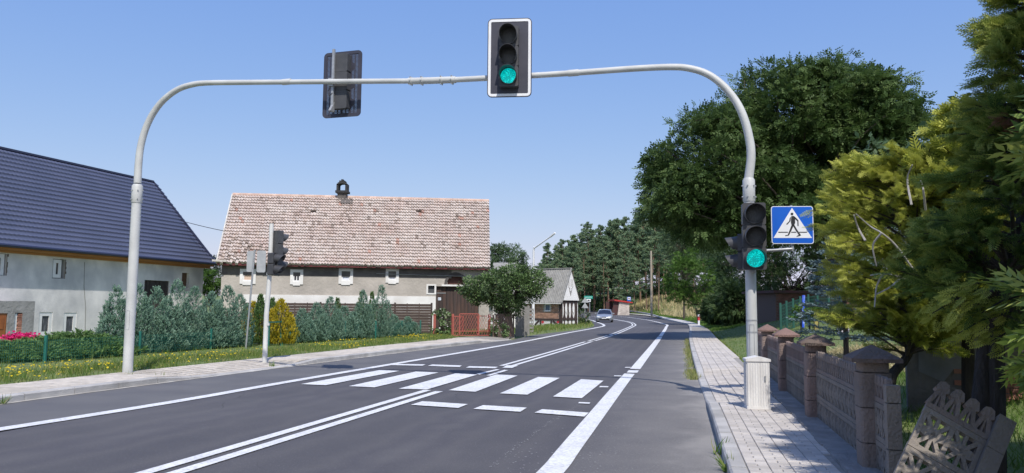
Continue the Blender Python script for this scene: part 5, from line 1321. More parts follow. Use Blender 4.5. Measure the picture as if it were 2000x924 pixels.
# right rear: green sheet-clad mesh fence, dark posts
M_gs = mat('green_screen', (.012, .085, .065), (.015, .11, .085), scale=3, rough=.6, stretch=(8, 8, .5), lo=.4, hi=.6)
Yg = 33
gS = [on(x, Yg + .6 * k) for k, x in enumerate((1524, 1536, 1549, 1563, 1579, 1597, 1619, 1642))]
ht = [atY(1540, 594, Yg).z - gS[1].z + .1] * len(gS)
mf3 = thing('mesh_fence', 'tall green mesh fence, its green darkened for shade, with close posts on the lawn behind the concrete fence', 'fence', gS[0])
mesh_fence(mf3, gS, ht, pw=.04, wire=.006, st=.09, rows=8, M_gf=mat('shaded_green_screen', (.010, .07, .05), (.014, .09, .065), scale=3, rough=.6))  # darker copy of the fence green, shade put into its colour
M_bluep = mat('blue_tube', (.02, .08, .55), (.3, .4, .8), scale=3, rough=.35, stretch=(8, 8, .3), lo=.55, hi=.6)
b = on(1567, 32.2); tb = atY(1573, 577, 32.2)
t = thing('blue_tube', 'blue and white striped tube leaning upright against the tall green fence', 'tube', b); MB().tube([b + Z3 * .05, Vector((tb.x, 32.4, tb.z))], .065, 10).build('tube', M_bluep, t, smooth=True)
for px, y, tp_, lb in ((1564, 30, 597, 'thin dark stake left of the yellow post on the lawn'), (1580, 30.2, 600, 'thin dark stake just left of the yellow post'), (1597, 30.2, 598, 'thin dark stake right of the yellow post')):
    b = on(px, y); t = thing('stake', lb, 'stake', b); H = atY(px, tp_, y).z - b.z
    MB().tube([b, b + Z3 * H], .035, 6).build('shaft', M_sblack, t); MB().box(b + Z3 * (H + .02), (.08, .08, .04)).build('cap', M_sblack, t)
b = on(1592.5, 29.5); t = thing('garden_post', 'short mossy yellow post standing on the lawn', 'post', b); H = atY(1592, 618, 29.5).z - b.z
M_yp = mat('mossy_wood', (.36, .30, .08), (.25, .22, .10), scale=4, rough=.9); MB().box(b + Z3 * H / 2, (.13, .13, H)).build('shaft', M_yp, t); MB().prism([(-.07, 0), (.07, 0), (0, .05)], b + Vector((0, -.07, H)), (X3, Z3, Y3), .14).build('cap', M_yp, t)
b = on(1645, 24.5); t = thing('well_box', 'pale pinkish concrete box on the lawn under the thuja', 'box', b); H = .42
M_wb = mat('pale_box', (.55, .52, .53), (.42, .38, .40), scale=3, rough=.9, c3=(.3, .3, .38), scale3=3, amt3=.5); MB().box(b + Z3 * H / 2, (.27, .3, H)).build('body', M_wb, t); MB().box(b + Z3 * (H + .02), (.31, .34, .04)).build('lid', M_wb, t)

# electric wires
M_wire = mat('cable_black', (.03, .03, .032), rough=.6)
def wire(name, label, a, b, sag, r=.018):
    P = [a + (b - a) * (k / 12) - Z3 * sag * 4 * (k / 12) * (1 - k / 12) for k in range(13)]; o = MB().tube(P, r, 6).build(name, M_wire, loc=a); tag(o, label, 'cable')
wire('power_cable', 'black power cable running from the blue roof to the long house', atY(350, 430, 46), atY(437, 451, 44), .03)
wire('power_cable', 'thin low wire between the two houses above the bush', atY(398, 541, 48), atY(432, 528, 44), .05, .012)
# ================================================================== plants
M_bark = mat('dark_bark', (.09, .07, .055), (.055, .045, .035), scale=6, rough=.95, bump=1.5, bscale=14, stretch=(3, 3, .6))
M_pbark = mat('pine_bark', (.26, .15, .095), (.17, .12, .09), scale=2, rough=.95, bump=1, bscale=9, stretch=(3, 3, .5))
M_dead = mat('dead_branch', (.42, .39, .36), (.30, .28, .25), scale=7, rough=.9)
L_ash = leafmat('ash_leaf', [(.045, .085, .022), (.085, .14, .04), (.15, .215, .07)], .32)
L_young = leafmat('young_maple_leaf', [(.05, .11, .02), (.09, .17, .03), (.13, .23, .045)], .35)
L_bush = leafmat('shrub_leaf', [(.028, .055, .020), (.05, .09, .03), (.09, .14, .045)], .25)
L_apple = leafmat('bushy_leaf', [(.07, .11, .05), (.11, .17, .065), (.15, .25, .08), (.26, .31, .18)], .25)
L_birch = leafmat('birch_leaf', [(.06, .10, .045), (.10, .16, .07), (.16, .22, .11)], .35)
L_pine = leafmat('pine_needle', [(.09, .155, .09), (.155, .24, .135), (.22, .30, .16), (.34, .34, .20)], .25)
L_jun = leafmat('blue_juniper', [(.10, .18, .125), (.195, .32, .23), (.31, .44, .32)], .2)
L_jgreen = leafmat('green_juniper', [(.06, .125, .04), (.11, .20, .06), (.20, .31, .10)], .2)
L_yell = leafmat('yellow_thuja', [(.18, .18, .02), (.50, .41, .03), (.75, .58, .06)], .3)
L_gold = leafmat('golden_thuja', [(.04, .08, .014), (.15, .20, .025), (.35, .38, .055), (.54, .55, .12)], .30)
L_dthuja = leafmat('green_thuja', [(.028, .065, .018), (.07, .13, .03), (.20, .28, .055), (.43, .46, .11)], .25)
L_dry = leafmat('dry_thuja', [(.22, .09, .05), (.33, .15, .09)], .2)
L_spruce = leafmat('blue_spruce', [(.11, .16, .16), (.20, .28, .28)], .1)
L_grass = leafmat('grass_blade', [(.075, .145, .022), (.13, .235, .04), (.28, .31, .09), (.46, .40, .20)], .35)
L_hay = leafmat('dry_grass_blade', [(.30, .27, .10), (.54, .45, .24), (.68, .58, .34)], .3)
L_yflow = leafmat('yellow_petals', [(.55, .42, .01), (.68, .53, .02)], .2)
L_pink = leafmat('pink_petals', [(.55, .02, .14), (.75, .04, .22)], .2)
L_wflow = leafmat('white_petals', [(.65, .55, .55), (.85, .8, .8)], .2)

def diamond(y0, y1, w, x=0.0, tip=0.0, dx=0.0, z=0.0):
    return [(x, y0, z), (x - w / 2 + dx * .45, y0 + (y1 - y0) * .45, z), (x + dx, y1, z + tip), (x + w / 2 + dx * .45, y0 + (y1 - y0) * .45, z)]
def T_leaf(): return np.array(diamond(0, 1, .55)), [(0, 1, 2, 3)], None
def T_compound(pairs=3):
    v, f = [], []
    def lf(a, ang, L, w):
        o = len(v); c, s = math.cos(ang), math.sin(ang)
        for (x, y, z) in diamond(0, L, w): v.append((x * c + y * s, a + y * c - x * s, -.10 * abs(x * c + y * s) * 1.5 - .12 * a * a)); 
        f.append(tuple(range(o, o + 4)))
    for k in range(pairs):
        for s_ in (-1, 1): lf(.2 + .65 * k / pairs, s_ * 1.0, .38, .20)
    lf(.85, 0, .38, .21); return np.array(v), f, None
def T_spray(n=5):
    """plume of thin leaves round an axis"""
    v, f, t = [], [], []; r = random.Random(1)
    for k in range(n):
        a = 2 * math.pi * k / n * 1.7; y = .75 * k / n; sp = .34 * (1 - .5 * k / n); L = .5
        o = len(v); dx, dz = math.cos(a) * sp, math.sin(a) * sp; w = .115; px, pz = -math.sin(a) * w, math.cos(a) * w
        v += [(0, y, 0), (dx * .5 - px, y + L * .5, dz * .5 - pz), (dx, y + L, dz), (dx * .5 + px, y + L * .5, dz * .5 + pz)]; t += [-.1, 0, .16, 0]; f.append((o, o + 1, o + 2, o + 3))
    return np.array(v), f, np.array(t)
def T_tuft(n=7):
    v, f, t = [], [], []
    for k in range(n):
        a = 2 * math.pi * k / n + .3 * (k % 2); el = .5 + .5 * (k % 3) / 2; L = 1.0
        d = np.array([math.cos(a) * math.cos(el), math.sin(el) * .9 + .1, math.sin(a) * math.cos(el)]); p = np.array([-math.sin(a), 0, math.cos(a)]) * .17
        o = len(v); v += [(0, 0, 0), tuple(d * .5 - p), tuple(d * L), tuple(d * .5 + p)]; t += [-.12, 0, .12, 0]; f.append((o, o + 1, o + 2, o + 3))
    return np.array(v), f, np.array(t)
def T_frond():
    """flat thuja spray: axis, side twigs and their own short twigs"""
    v, f, t = [], [], []
    def st(p, ang, L, w, z0, z1, ti):
        o = len(v); c, s = math.cos(ang), math.sin(ang)
        for (x, y, z) in diamond(0, L, w): v.append((p[0] + x * c + y * s, p[1] + y * c - x * s, z0 + (z1 - z0) * y / L)); t.append(ti + .30 * y / L)
        f.append(tuple(range(o, o + 4)))
    st((0, 0), 0, 1.0, .04, 0, -.10, -.20)
    for k in range(6):
        y = .12 + .135 * k; L = .42 * (1 - .10 * k) * (.75 if k == 0 else 1)
        for s_ in (-1, 1):
            an = s_ * (.86 - .03 * k); z = -.10 * y; st((0, y), an, L, .045, z, z - .06, -.02)
            for j in range(2):
                q = L * (.32 + .30 * j); p = (math.sin(an) * q, y + math.cos(an) * q)
                st(p, an - s_ * .62, L * .36, .042, z - .06 * q, z - .09 * q, .03)
                if j < 1: st(p, an + s_ * .55, L * .32, .042, z - .06 * q, z - .09 * q, .03)
    return np.array(v), f, np.array(t)
def T_frond_m():
    v, f, t = [], [], []
    def st(p, ang, L, w, ti, z):
        o = len(v); c, s = math.cos(ang), math.sin(ang)
        for (x, y, zz) in diamond(0, L, w): v.append((p[0] + x * c + y * s, p[1] + y * c - x * s, z - .10 * y)); t.append(ti + .30 * y / L)
        f.append(tuple(range(o, o + 4)))
    st((0, 0), 0, 1, .05, -.15, 0)
    for k in range(5):
        y = .14 + .155 * k; L = .42 * (1 - .12 * k)
        for s_ in (-1, 1):
            an = s_ * (.86 - .04 * k); st((0, y), an, L, .06, -.05, -.1 * y)
            for j, sg in ((0, -1), (1, 1)):
                q = L * (.35 + .3 * j); st((math.sin(an) * q, y + math.cos(an) * q), an + sg * s_ * .6, L * .42, .055, .04, -.1 * y - .03)
    return np.array(v), f, np.array(t)
def T_frond_s():
    v, f, t = [], [], []
    def st(p, ang, L, w, ti):
        o = len(v); c, s = math.cos(ang), math.sin(ang)
        for (x, y, z) in diamond(0, L, w): v.append((p[0] + x * c + y * s, p[1] + y * c - x * s, -.12 * y)); t.append(ti + .15 * y / L)
        f.append(tuple(range(o, o + 4)))
    st((0, 0), 0, 1, .09, 0)
    for k in range(4):
        for s_ in (-1, 1): st((0, .15 + .18 * k), s_ * .75, .45 * (1 - .12 * k), .10, 0)
    return np.array(v), f, np.array(t)
TL, TC, TS, TT, TF_, TFS, TFM = T_leaf(), T_compound(), T_spray(), T_tuft(), T_frond(), T_frond_s(), T_frond_m()

def foliage(name, T, P, D, N, S, tint, m, parent, loc):
    V, Fc, ti = scatter(T[0], T[1], P, frames(D, N), S, tint, T[2]); return mesh_np(name, V - np.array(loc)[None], Fc, m, np.clip(ti, 0, 1), parent)
def limb(mb, a, b, r0_, r1_, bend=.15, n=5):
    a = np.array(a); b = np.array(b); L = np.linalg.norm(b - a); k = rng.normal(size=3) * bend * L * .5; P = []
    for i in range(n + 1): t = i / n; P.append(Vector(a + (b - a) * t + k * math.sin(math.pi * t)))
    mb.tube(P, [r0_ + (r1_ - r0_) * i / n for i in range(n + 1)], 7, caps=False); return P
def broadleaf(name, label, base, blobs, nclump, nleaf, size, m, T=TC, trunk=.25, clump=.8, flat=.7, group=None, cat='tree', bark=None, fork=None, droop=.35, limbs=True, hol=.55, twig=True):
    """crown from ellipsoid blobs (centre, radii), leaves gathered into clumps at the limb ends"""
    base = Vector(base); th = thing(name, label, cat, base, group=group)
    vol = np.array([b[1][0] * b[1][1] * b[1][2] for b in blobs]) ** (2 / 3); pick = rng.choice(len(blobs), nclump, p=vol / vol.sum())
    c = np.array([blobs[i][0] for i in pick], float); r = np.array([blobs[i][1] for i in pick], float); d = rvec(nclump); q = rng.uniform(hol, 1.0, nclump) ** .6
    C = c + d * r * q[:, None]; C += rng.normal(size=C.shape) * clump * .15
    per = rng.integers(int(nleaf * .5), int(nleaf * 1.5), nclump); idx = np.repeat(np.arange(nclump), per); n = len(idx)
    cs = rng.uniform(.65, 1.3, nclump)
    off = rvec(n) * (rng.uniform(0, 1, n) ** .45)[:, None] * clump * cs[idx][:, None]; off[:, 2] *= flat; P = C[idx] + off
    out = norm(norm(off) + .8 * norm(C[idx] - c[idx])); D = norm(out + rng.normal(size=(n, 3)) * .55 - np.array([0, 0, droop])); N = norm(rng.normal(size=(n, 3)) * .6 + np.array([0, 0, 1.0]))
    ti = np.clip(rng.normal(.45, .2, n) + .18 * rng.normal(size=nclump)[idx], 0, 1)
    foliage('crown', T, P, D, N, size * rng.uniform(.7, 1.3, n), ti, m, th, base)
    mb = MB(); cen = np.mean([b[0] for b in blobs], axis=0); fk = Vector(fork) if fork is not None else base + (Vector(cen) - base) * .42
    limb(mb, base - Z3 * .3, fk, trunk, trunk * .75, .06); mb.build('trunk', bark or M_bark, th, smooth=True)
    if limbs:
        mb = MB(); ks = [C[i] for i in rng.choice(nclump, min(nclump, 16), replace=False)]; mains = []
        for kx in ks:
            mid_ = np.array(fk) + (kx - np.array(fk)) * rng.uniform(.45, .65) + np.array([0, 0, .3]); P_ = limb(mb, fk, mid_, trunk * .45, trunk * .2, .2); mains.append(mid_)
        for i in range(0, nclump, 1 if nclump < 150 else 2):
            j = int(np.argmin([np.linalg.norm(C[i] - m_) for m_ in mains])); limb(mb, mains[j], C[i], trunk * .16, trunk * .05, .2, 3)
        mb.build('branches', bark or M_bark, th)
    return th

# --- the big ash at right
Yb = 38.
b = on(1632, Yb)
def w3(px, py, Y): p = atY(px, py, Y); return (p.x, p.y, p.z)
def pr(dpx, Y): return dpx / F * Y
bl = [(w3(1560, 265, Yb + 1), (pr(185, Yb), 4.6, pr(150, Yb))), (w3(1400, 340, Yb), (pr(125, Yb), 4.0, pr(125, Yb))), (w3(1668, 258, Yb), (pr(112, Yb), 4.0, pr(118, Yb))),
      (w3(1345, 390, Yb - 1), (pr(75, Yb), 2.6, pr(65, Yb))), (w3(1500, 395, Yb), (pr(170, Yb), 4.2, pr(80, Yb))), (w3(1700, 345, Yb), (pr(92, Yb), 3.6, pr(90, Yb))), (w3(1600, 222, Yb), (pr(140, Yb), 3.6, pr(82, Yb)))]
broadleaf('ash_tree', 'huge dark green ash tree with domed crown behind the right signal pole', b, bl, 900, 60, .38, L_ash, trunk=.45, clump=.80, fork=(b.x, b.y, 4.5), flat=.6)
# --- roadside tree, dark shrubs and trees under and behind the ash
Yt = 76.; b = on(1365, Yt)
broadleaf('roadside_tree', 'bright green rounded young tree on the dry grass bank right of the bend', b, [(w3(1350, 545, Yt), (pr(50, Yt), 2.3, pr(45, Yt))), (w3(1375, 570, Yt), (pr(52, Yt), 2.4, pr(30, Yt))), (w3(1345, 510, Yt), (pr(28, Yt), 1.5, pr(22, Yt))), (w3(1322, 565, Yt), (pr(26, Yt), 1.4, pr(20, Yt)))], 120, 36, .34, L_young, trunk=.13, clump=.62, droop=.1)
for px, py, Y, rx, rz, lb, m_, mt in (
    (1440, 590, 58, 46, 42, 'dark green shrub left of the right signal pole by the pavement', L_bush, 1), (1400, 605, 66, 30, 24, 'low dark shrub at the foot of the roadside tree', L_bush, 1),
    (1415, 500, 84, 40, 34, 'olive green tree showing above the roadside tree under the ash crown', L_birch, 0), (1460, 520, 60, 70, 75, 'dark broad tree right behind the left pedestrian signal', L_bush, 0),
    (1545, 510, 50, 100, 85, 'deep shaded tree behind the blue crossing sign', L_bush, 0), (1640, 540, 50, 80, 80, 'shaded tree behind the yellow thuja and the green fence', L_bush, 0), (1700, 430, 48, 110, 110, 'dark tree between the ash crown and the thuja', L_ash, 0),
    (1335, 470, 100, 45, 30, 'olive tree left of the roadside tree before the pines', L_birch, 0)):
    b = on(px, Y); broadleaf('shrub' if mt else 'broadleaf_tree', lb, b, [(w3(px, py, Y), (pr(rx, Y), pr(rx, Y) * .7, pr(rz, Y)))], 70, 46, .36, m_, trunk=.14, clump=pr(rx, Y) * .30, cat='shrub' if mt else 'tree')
b = on(1590, 29.8); broadleaf('shrub', 'small light green shrub between the stakes on the lawn', b, [(w3(1575, 612, 29.8), (.52, .4, .28)), (w3(1600, 606, 29.8), (.3, .3, .25))], 26, 26, .13, L_young, T=TL, trunk=.02, clump=.16, cat='shrub')
# --- bushy tree by the gate, birch behind, bits of green between the houses
Ya = 39.8; b = on(985, Ya + .5)
broadleaf('bushy_tree', 'sprawling grey green bushy tree over the slabs beside the long house', b, [(w3(985, 565, Ya), (pr(64, Ya), 1.5, pr(38, Ya))), (w3(1035, 552, Ya), (pr(38, Ya), 1.1, pr(26, Ya))), (w3(935, 562, Ya), (pr(36, Ya), 1.0, pr(26, Ya))), (w3(990, 596, Ya + .6), (pr(34, Ya), .8, pr(22, Ya))), (w3(1000, 535, Ya), (pr(36, Ya), 1.0, pr(18, Ya)))], 300, 70, .125, L_apple, T=TL, trunk=.13, clump=.30, droop=-.1, flat=.9, hol=.4)
Yc_ = 78.; b = on(988, Yc_)
broadleaf('birch_tree', 'light green birch rising behind the right end of the long house', b, [(w3(990, 515, Yc_), (pr(34, Yc_), 1.8, pr(36, Yc_))), (w3(1010, 500, Yc_), (pr(14, Yc_), 1.0, pr(22, Yc_))), (w3(975, 490, Yc_), (pr(12, Yc_), 1, pr(16, Yc_)))], 80, 40, .30, L_birch, trunk=.12, clump=.55, droop=.6)
b = on(412, 53); broadleaf('shrub', 'green bush in the gap between the grey farmhouse and the long house', b, [(w3(412, 552, 53), (pr(20, 53), .8, pr(26, 53)))], 40, 40, .2, L_young, trunk=.05, clump=.3, cat='shrub')
b = on(405, 62); broadleaf('broadleaf_tree', 'dark tree top peeping over the gap between both houses', b, [(w3(408, 520, 62), (pr(26, 62), 1.2, pr(18, 62)))], 40, 40, .22, L_bush, trunk=.08, clump=.4)
b = on(1132, 70); broadleaf('shrub', 'dark low shrub behind the cottage gable', b, [((b.x, b.y, b.z + .7), (.8, .8, .7))], 26, 30, .2, L_bush, trunk=.03, clump=.3, cat='shrub')
b = on(862, 39.6); broadleaf('hollyhock', 'pale flowering hollyhock bush left of the red gate', b, [(w3(862, 634, 39.6), (.45, .4, .75))], 30, 24, .17, L_apple, T=TL, trunk=.03, clump=.2, cat='plant')
def petals(name, label, C, n, size, m, cat='flowers', spread=None, kind='stuff'):
    C = np.array(C, float); idx = rng.integers(0, len(C), n); P = C[idx] + rng.normal(size=(n, 3)) * (spread if spread is not None else [.1, .1, .1])
    D = rvec(n); N = rvec(n); V, Fc, ti = scatter(TL[0] * np.array([1.5, 1, 1]), TL[1], P, frames(D, N), np.full(n, size), rng.uniform(0, 1, n)); o = mesh_np(name, V, Fc, m, ti); tag(o, label, cat, kind=kind); return o
petals('hollyhock_flowers', 'pale pink hollyhock flowers round the red gate', [w3(862, 622, 39.2), w3(952, 622, 39.1), w3(962, 616, 39.2), w3(985, 640, 38.9), w3(970, 612, 39.2), w3(966, 634, 39.1), w3(868, 640, 39.2)], 90, .07, L_wflow, spread=[.14, .1, .2])
b = on(966, 39.3); broadleaf('hollyhock', 'leafy hollyhock stems between the red gate and the brown sheet', b, [(w3(966, 640, 39.3), (.12, .15, .45))], 12, 16, .14, L_apple, T=TL, trunk=.02, clump=.15, cat='plant')
b = on(984, 38.9); broadleaf('hollyhock', 'small flowering stem growing before the brown sheet', b, [(w3(984, 648, 38.85), (.2, .2, .35))], 12, 20, .13, L_apple, T=TL, trunk=.02, clump=.14, cat='plant')
pk = petals('geraniums', 'bright pink geraniums in front of the porch of the grey farmhouse', [w3(x, 659, 30) for x in (18, 26, 34, 42, 50, 58, 66)], 520, .11, L_pink, spread=[.16, .15, .09])
trough = on(42, 30.1); t = thing('flower_trough', 'pale stone trough under the pink geraniums', 'trough', trough)
MB().box((trough.x, trough.y + .0, w3(42, 671, 30)[2]), (1.2, .35, .3)).build('trough_body', M_kerb, t)

# --- junipers: cone of upright plumes
def juniper_mesh(name, spires, n, size, m, base=(0, 0, 0), T=TS, up=1.0, skirt=.15, parent=None):
    """spires: (x, y, radius, height); surface plumes, local to the plant's foot"""
    w = np.array([s[2] * s[3] for s in spires]); pick = rng.choice(len(spires), n, p=w / w.sum()); S = np.array(spires)[pick]
    t = rng.uniform(0, 1, n) ** 1.25; a = rng.uniform(0, 2 * math.pi, n); prof = np.clip((1 - t) ** .62 * (.65 + .55 * np.minimum(1, t * 4)), .03, 1)
    lump = 1 + .22 * np.sin(a * 3 + S[:, 0] * 9 + t * 9) + .12 * np.sin(a * 7 + t * 17)
    r = S[:, 2] * prof * lump * rng.uniform(.55, 1.05, n) ** .5; P = np.stack([S[:, 0] + np.cos(a) * r, S[:, 1] + np.sin(a) * r, t * S[:, 3] * .97 + .03], -1)
    D = np.stack([np.cos(a) * .75, np.sin(a) * .75, np.full(n, up * 1.15)], -1) + rng.normal(size=(n, 3)) * .25; N = rvec(n)
    ti = np.clip(rng.normal(.42, .2, n) + .15 * np.sin(a * 5 + t * 11), 0, 1)
    V, Fc, ti = scatter(T[0], T[1], P, frames(D, N), size * rng.uniform(.6, 1.25, n), ti, T[2]); return mesh_np(name, V, Fc, m, ti, parent)
def conifer(kind, label, cat, base, spires, n, size, m, group=None, up=1.0, T=TS):
    th = thing(kind, label, cat, base, group=group); juniper_mesh('foliage', spires, n, size, m, parent=th, up=up, T=T)
    MB().tube([Vector((0, 0, -.1)), Vector((0, 0, spires[0][3] * .6))], [.05, .02], 6).build('stem', M_bark, dict_local(th)); return th
def dict_local(th): th['_local'] = 1; return th
jl = [(226, 22.6, 560, .50, 'spiky blue juniper, leftmost of the tall ones before the grey farmhouse'), (268, 23.4, 556, .60, 'blue juniper right behind the left gantry pole'), (305, 24.0, 562, .60, 'full blue juniper just right of the left gantry pole'),
      (345, 24.6, 548, .62, 'tallest blue juniper in the left hedge beneath the sooty barn door'), (380, 25.4, 562, .60, 'blue juniper under the brown wall hatch of the farmhouse'), (412, 26.2, 572, .62, 'blue juniper before the gap between the houses'),
      (444, 26.8, 560, .66, 'blue juniper at the left corner of the long house'), (468, 27.4, 578, .55, 'rightmost blue juniper of the left hedge behind the sign post')]
for i, (px, Y, top, r, lb) in enumerate(jl):
    b = on(px, Y); H = atY(px, top, Y).z - b.z; r *= .85; k = [(0, 0, r * .85, H), (r * .6, -.1, r * .6, H * .80), (-r * .6, .05, r * .6, H * .76), (.1, -r * .6, r * .6, H * .62), (-.2, -r * .5, r * .5, H * .5)]
    rot = rng.permutation(4); k = [k[0]] + [k[1 + q] for q in rot[:3]] + [(rng.uniform(-.4, .4), -.3, .4, H * .55)]
    conifer('blue_juniper', lb, 'juniper', b, k, 2400, .115, L_jun, group='blue junipers along the green fences')
jr = [(590, 30.6, 606, .55, 'rounded blue juniper right of the yellow thuja'), (618, 31.6, 594, .60, 'blue juniper below the second window of the long house'), (645, 32.6, 582, .66, 'broad blue juniper between second and third windows'), (672, 33.6, 600, .6, 'low blue juniper below the third window'),
      (709, 34.8, 569, .46, 'blue juniper with split top in the middle of the right hedge'), (744, 36.0, 558, .56, 'tallest pointed blue juniper below the fourth window'), (770, 37.2, 618, .60, 'low blue juniper before the slatted fence'), (797, 38.0, 622, .55, 'rightmost low blue juniper ending the hedge'), (690, 34.4, 612, .5, 'small blue juniper behind the mesh left of the split top one')]
for i, (px, Y, top, r, lb) in enumerate(jr):
    b = on(px, Y); H = atY(px, top, Y).z - b.z; r *= .82; k = [(0, 0, r * .8, H), (r * .7, -.1, r * .7, H * .7), (-r * .7, .05, r * .7, H * .72), (.1, -r * .6, r * .6, H * .55)]
    conifer('blue_juniper', lb, 'juniper', b, k, 2000, .12, L_jun, group='blue junipers along the green fences')
for px, Y, top, r, m_, n, lb, kd in ((549, 28.6, 588, .50, L_yell, 2000, 'bright yellow thuja beside the signal post', 'yellow_thuja'), (494, 29.2, 592, .42, L_yell, 900, 'yellow thuja half hidden behind the sign post', 'yellow_thuja'), (570, 31.0, 645, .42, L_yell, 500, 'low yellow green thuja at the foot of the bright yellow one', 'yellow_thuja'),
                     (508, 29.0, 578, .27, L_jgreen, 900, 'narrow green thuja between the two posts', 'narrow_thuja'), (532, 33.0, 585, .25, L_jgreen, 700, 'narrow green thuja right behind the signal post', 'narrow_thuja'), (704, 38.6, 571, .2, L_jgreen, 500, 'narrow green thuja tip beside the split top juniper', 'narrow_thuja'), (726, 38.8, 572, .22, L_jgreen, 600, 'narrow green thuja left of the tallest right juniper', 'narrow_thuja'), (659, 38.4, 583, .22, L_jgreen, 500, 'narrow green thuja behind the broad juniper', 'narrow_thuja'), (705, 35.6, 615, .34, leafmat('lime_thuja', [(.08, .13, .02), (.20, .26, .035), (.32, .36, .05)], .3), 700, 'lime green thuja in the middle of the right hedge', 'lime_thuja')):
    b = on(px, Y); H = atY(px, top, Y).z - b.z; k = [(0, 0, r, H)] + ([(r * .7, -.1, r * .6, H * .7), (-r * .6, 0, r * .6, H * .78)] if r > .3 else [])
    conifer(kd, lb, 'thuja', b, k, n, .13, m_, up=1.6)
# low spreading green junipers at the far left
for i, (px, Y, w, H, lb) in enumerate(((-20, 19.6, 1.1, .40, 'spreading green juniper at the left picture edge behind the mesh'), (45, 20.2, 1.05, .40, 'spreading green juniper below the pink geraniums'), (105, 21, 1.05, .47, 'spreading green juniper behind the first green fence post'), (160, 21.8, 1.1, .62, 'spreading green juniper right of the first green fence post'), (196, 22.4, .9, .50, 'low feathery juniper below the leftmost blue one'))):
    b = on(px, Y); conifer('spreading_juniper', lb, 'juniper', b, [(0, 0, w, H), (w * .6, -.2, w * .7, H * .85), (-w * .6, .1, w * .7, H * .9), (0, -.5, w * .8, H * .6)], 1900, .17, L_jgreen, group='spreading junipers behind the mesh', up=.45)

# --- thujas at right: limbs with flat fronds
M_tb = mat('shade_dark_bark', (.045, .036, .03), (.022, .018, .016), scale=6, rough=.95, bump=1.5, bscale=14, stretch=(3, 3, .6))  # thuja trunk bark, shade from the foliage put into its colour
def thuja(name, label, base, trunk_pts, tr, nb_, length, z0_, z1_, m, fs, per, seed, azr=(0, 2 * math.pi), drop=.25, bare=0, dry=0, rise=.45, T=None, ztint=0.0):
    T = T or TF_
    th = thing(name, label, 'thuja', base); g = np.random.default_rng(seed)
    P = spline(trunk_pts, 6); mb = MB(); n = len(P); mb.tube(P, [tr * (1 - .8 * i / (n - 1)) for i in range(n)], 9); mb.build('trunk', M_tb, th, smooth=True)
    zs = [p.z for p in P]; br = MB(); A, Dd, Nn, Sz, Ti, Dr = [], [], [], [], [], []
    for k in range(nb_):
        q = g.uniform(0, 1); z = z0_ + (z1_ - z0_) * q; i = min(range(n), key=lambda i_: abs(zs[i_] - z)); a = g.uniform(*azr); L = length(q, a) * g.uniform(.72, 1.08)
        d = np.array([math.cos(a), math.sin(a), rise * g.uniform(.2, 1.3)]); d /= np.linalg.norm(d); p0 = np.array([P[i].x, P[i].y, z]); pts = []
        for j in range(7): s_ = j / 6; pts.append(p0 + d * L * s_ + np.array([0, 0, -drop * L * s_ ** 2 + .12 * L * s_]))
        br.tube([Vector(v) for v in pts], [tr * .22 * (1 - .85 * j / 6) for j in range(7)], 5, caps=False)
        isdry = g.uniform() < dry
        for j in range(per):
            s_ = .30 + .72 * (j / per) ** .8; x = min(5.999, s_ * 6); i0 = int(x); p = pts[i0] + (pts[i0 + 1] - pts[i0]) * (x - i0); dd = pts[min(6, i0 + 1)] - pts[max(0, i0 - 0)]; dd /= max(1e-6, np.linalg.norm(dd))
            sd2 = np.cross(dd, [0, 0, 1]); sd2 /= max(1e-6, np.linalg.norm(sd2)); sg_ = 1 if j % 2 else -1
            A.append(p); Dd.append(dd + sd2 * sg_ * g.uniform(.2, 1.0) * (1.15 - s_) + g.normal(size=3) * .34 + np.array([0, 0, g.uniform(-.35, .45)])); Nn.append(np.array([0, 0, 1.]) * g.uniform(.3, 1) + sd2 * sg_ * g.uniform(-.6, .9) + g.normal(size=3) * .25)
            Sz.append(fs * g.uniform(.65, 1.25)); Ti.append(np.clip(g.normal(.26 + .46 * s_ + ztint * (q - .5), .17), 0, 1)); Dr.append(isdry and g.uniform() < .8)  # ztint yellows upper fronds: sunnier growth, plus sunlit top and shaded foot painted in
    br.build('branches', M_bark, th); A, Dd, Nn, Sz, Ti, Dr = map(np.array, (A, Dd, Nn, Sz, Ti, Dr))
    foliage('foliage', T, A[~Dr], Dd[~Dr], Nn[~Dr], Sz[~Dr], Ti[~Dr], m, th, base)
    if Dr.any(): foliage('dry_foliage', TF_, A[Dr], Dd[Dr] + np.array([0, 0, -.8]), Nn[Dr], Sz[Dr], Ti[Dr], L_dry, th, base)
    return th
def V3(*a): return Vector(a)
t1 = [V3(*w3(1738, 870, 9.4)), V3(*w3(1737, 790, 9.4)), V3(*w3(1742, 735, 9.5)), V3(*w3(1775, 690, 9.7)), V3(*w3(1800, 600, 10)), V3(*w3(1790, 450, 10.2)), V3(*w3(1790, 330, 10.2))]
t1[0].z = -.1
thy = thuja('golden_thuja', 'golden yellow green thuja with bare grey twigs behind the concrete fence', t1[0], t1, .085, 300, lambda q, a: (.86 + 2.0 * q - 2.15 * q * q + .1 * math.sin(3 * a)) * (1.0 + .10 * math.cos(a - 2.6)), .95, 3.35, L_gold, .165, 42, 3, drop=.24, rise=.75, T=TFM, ztint=.32)
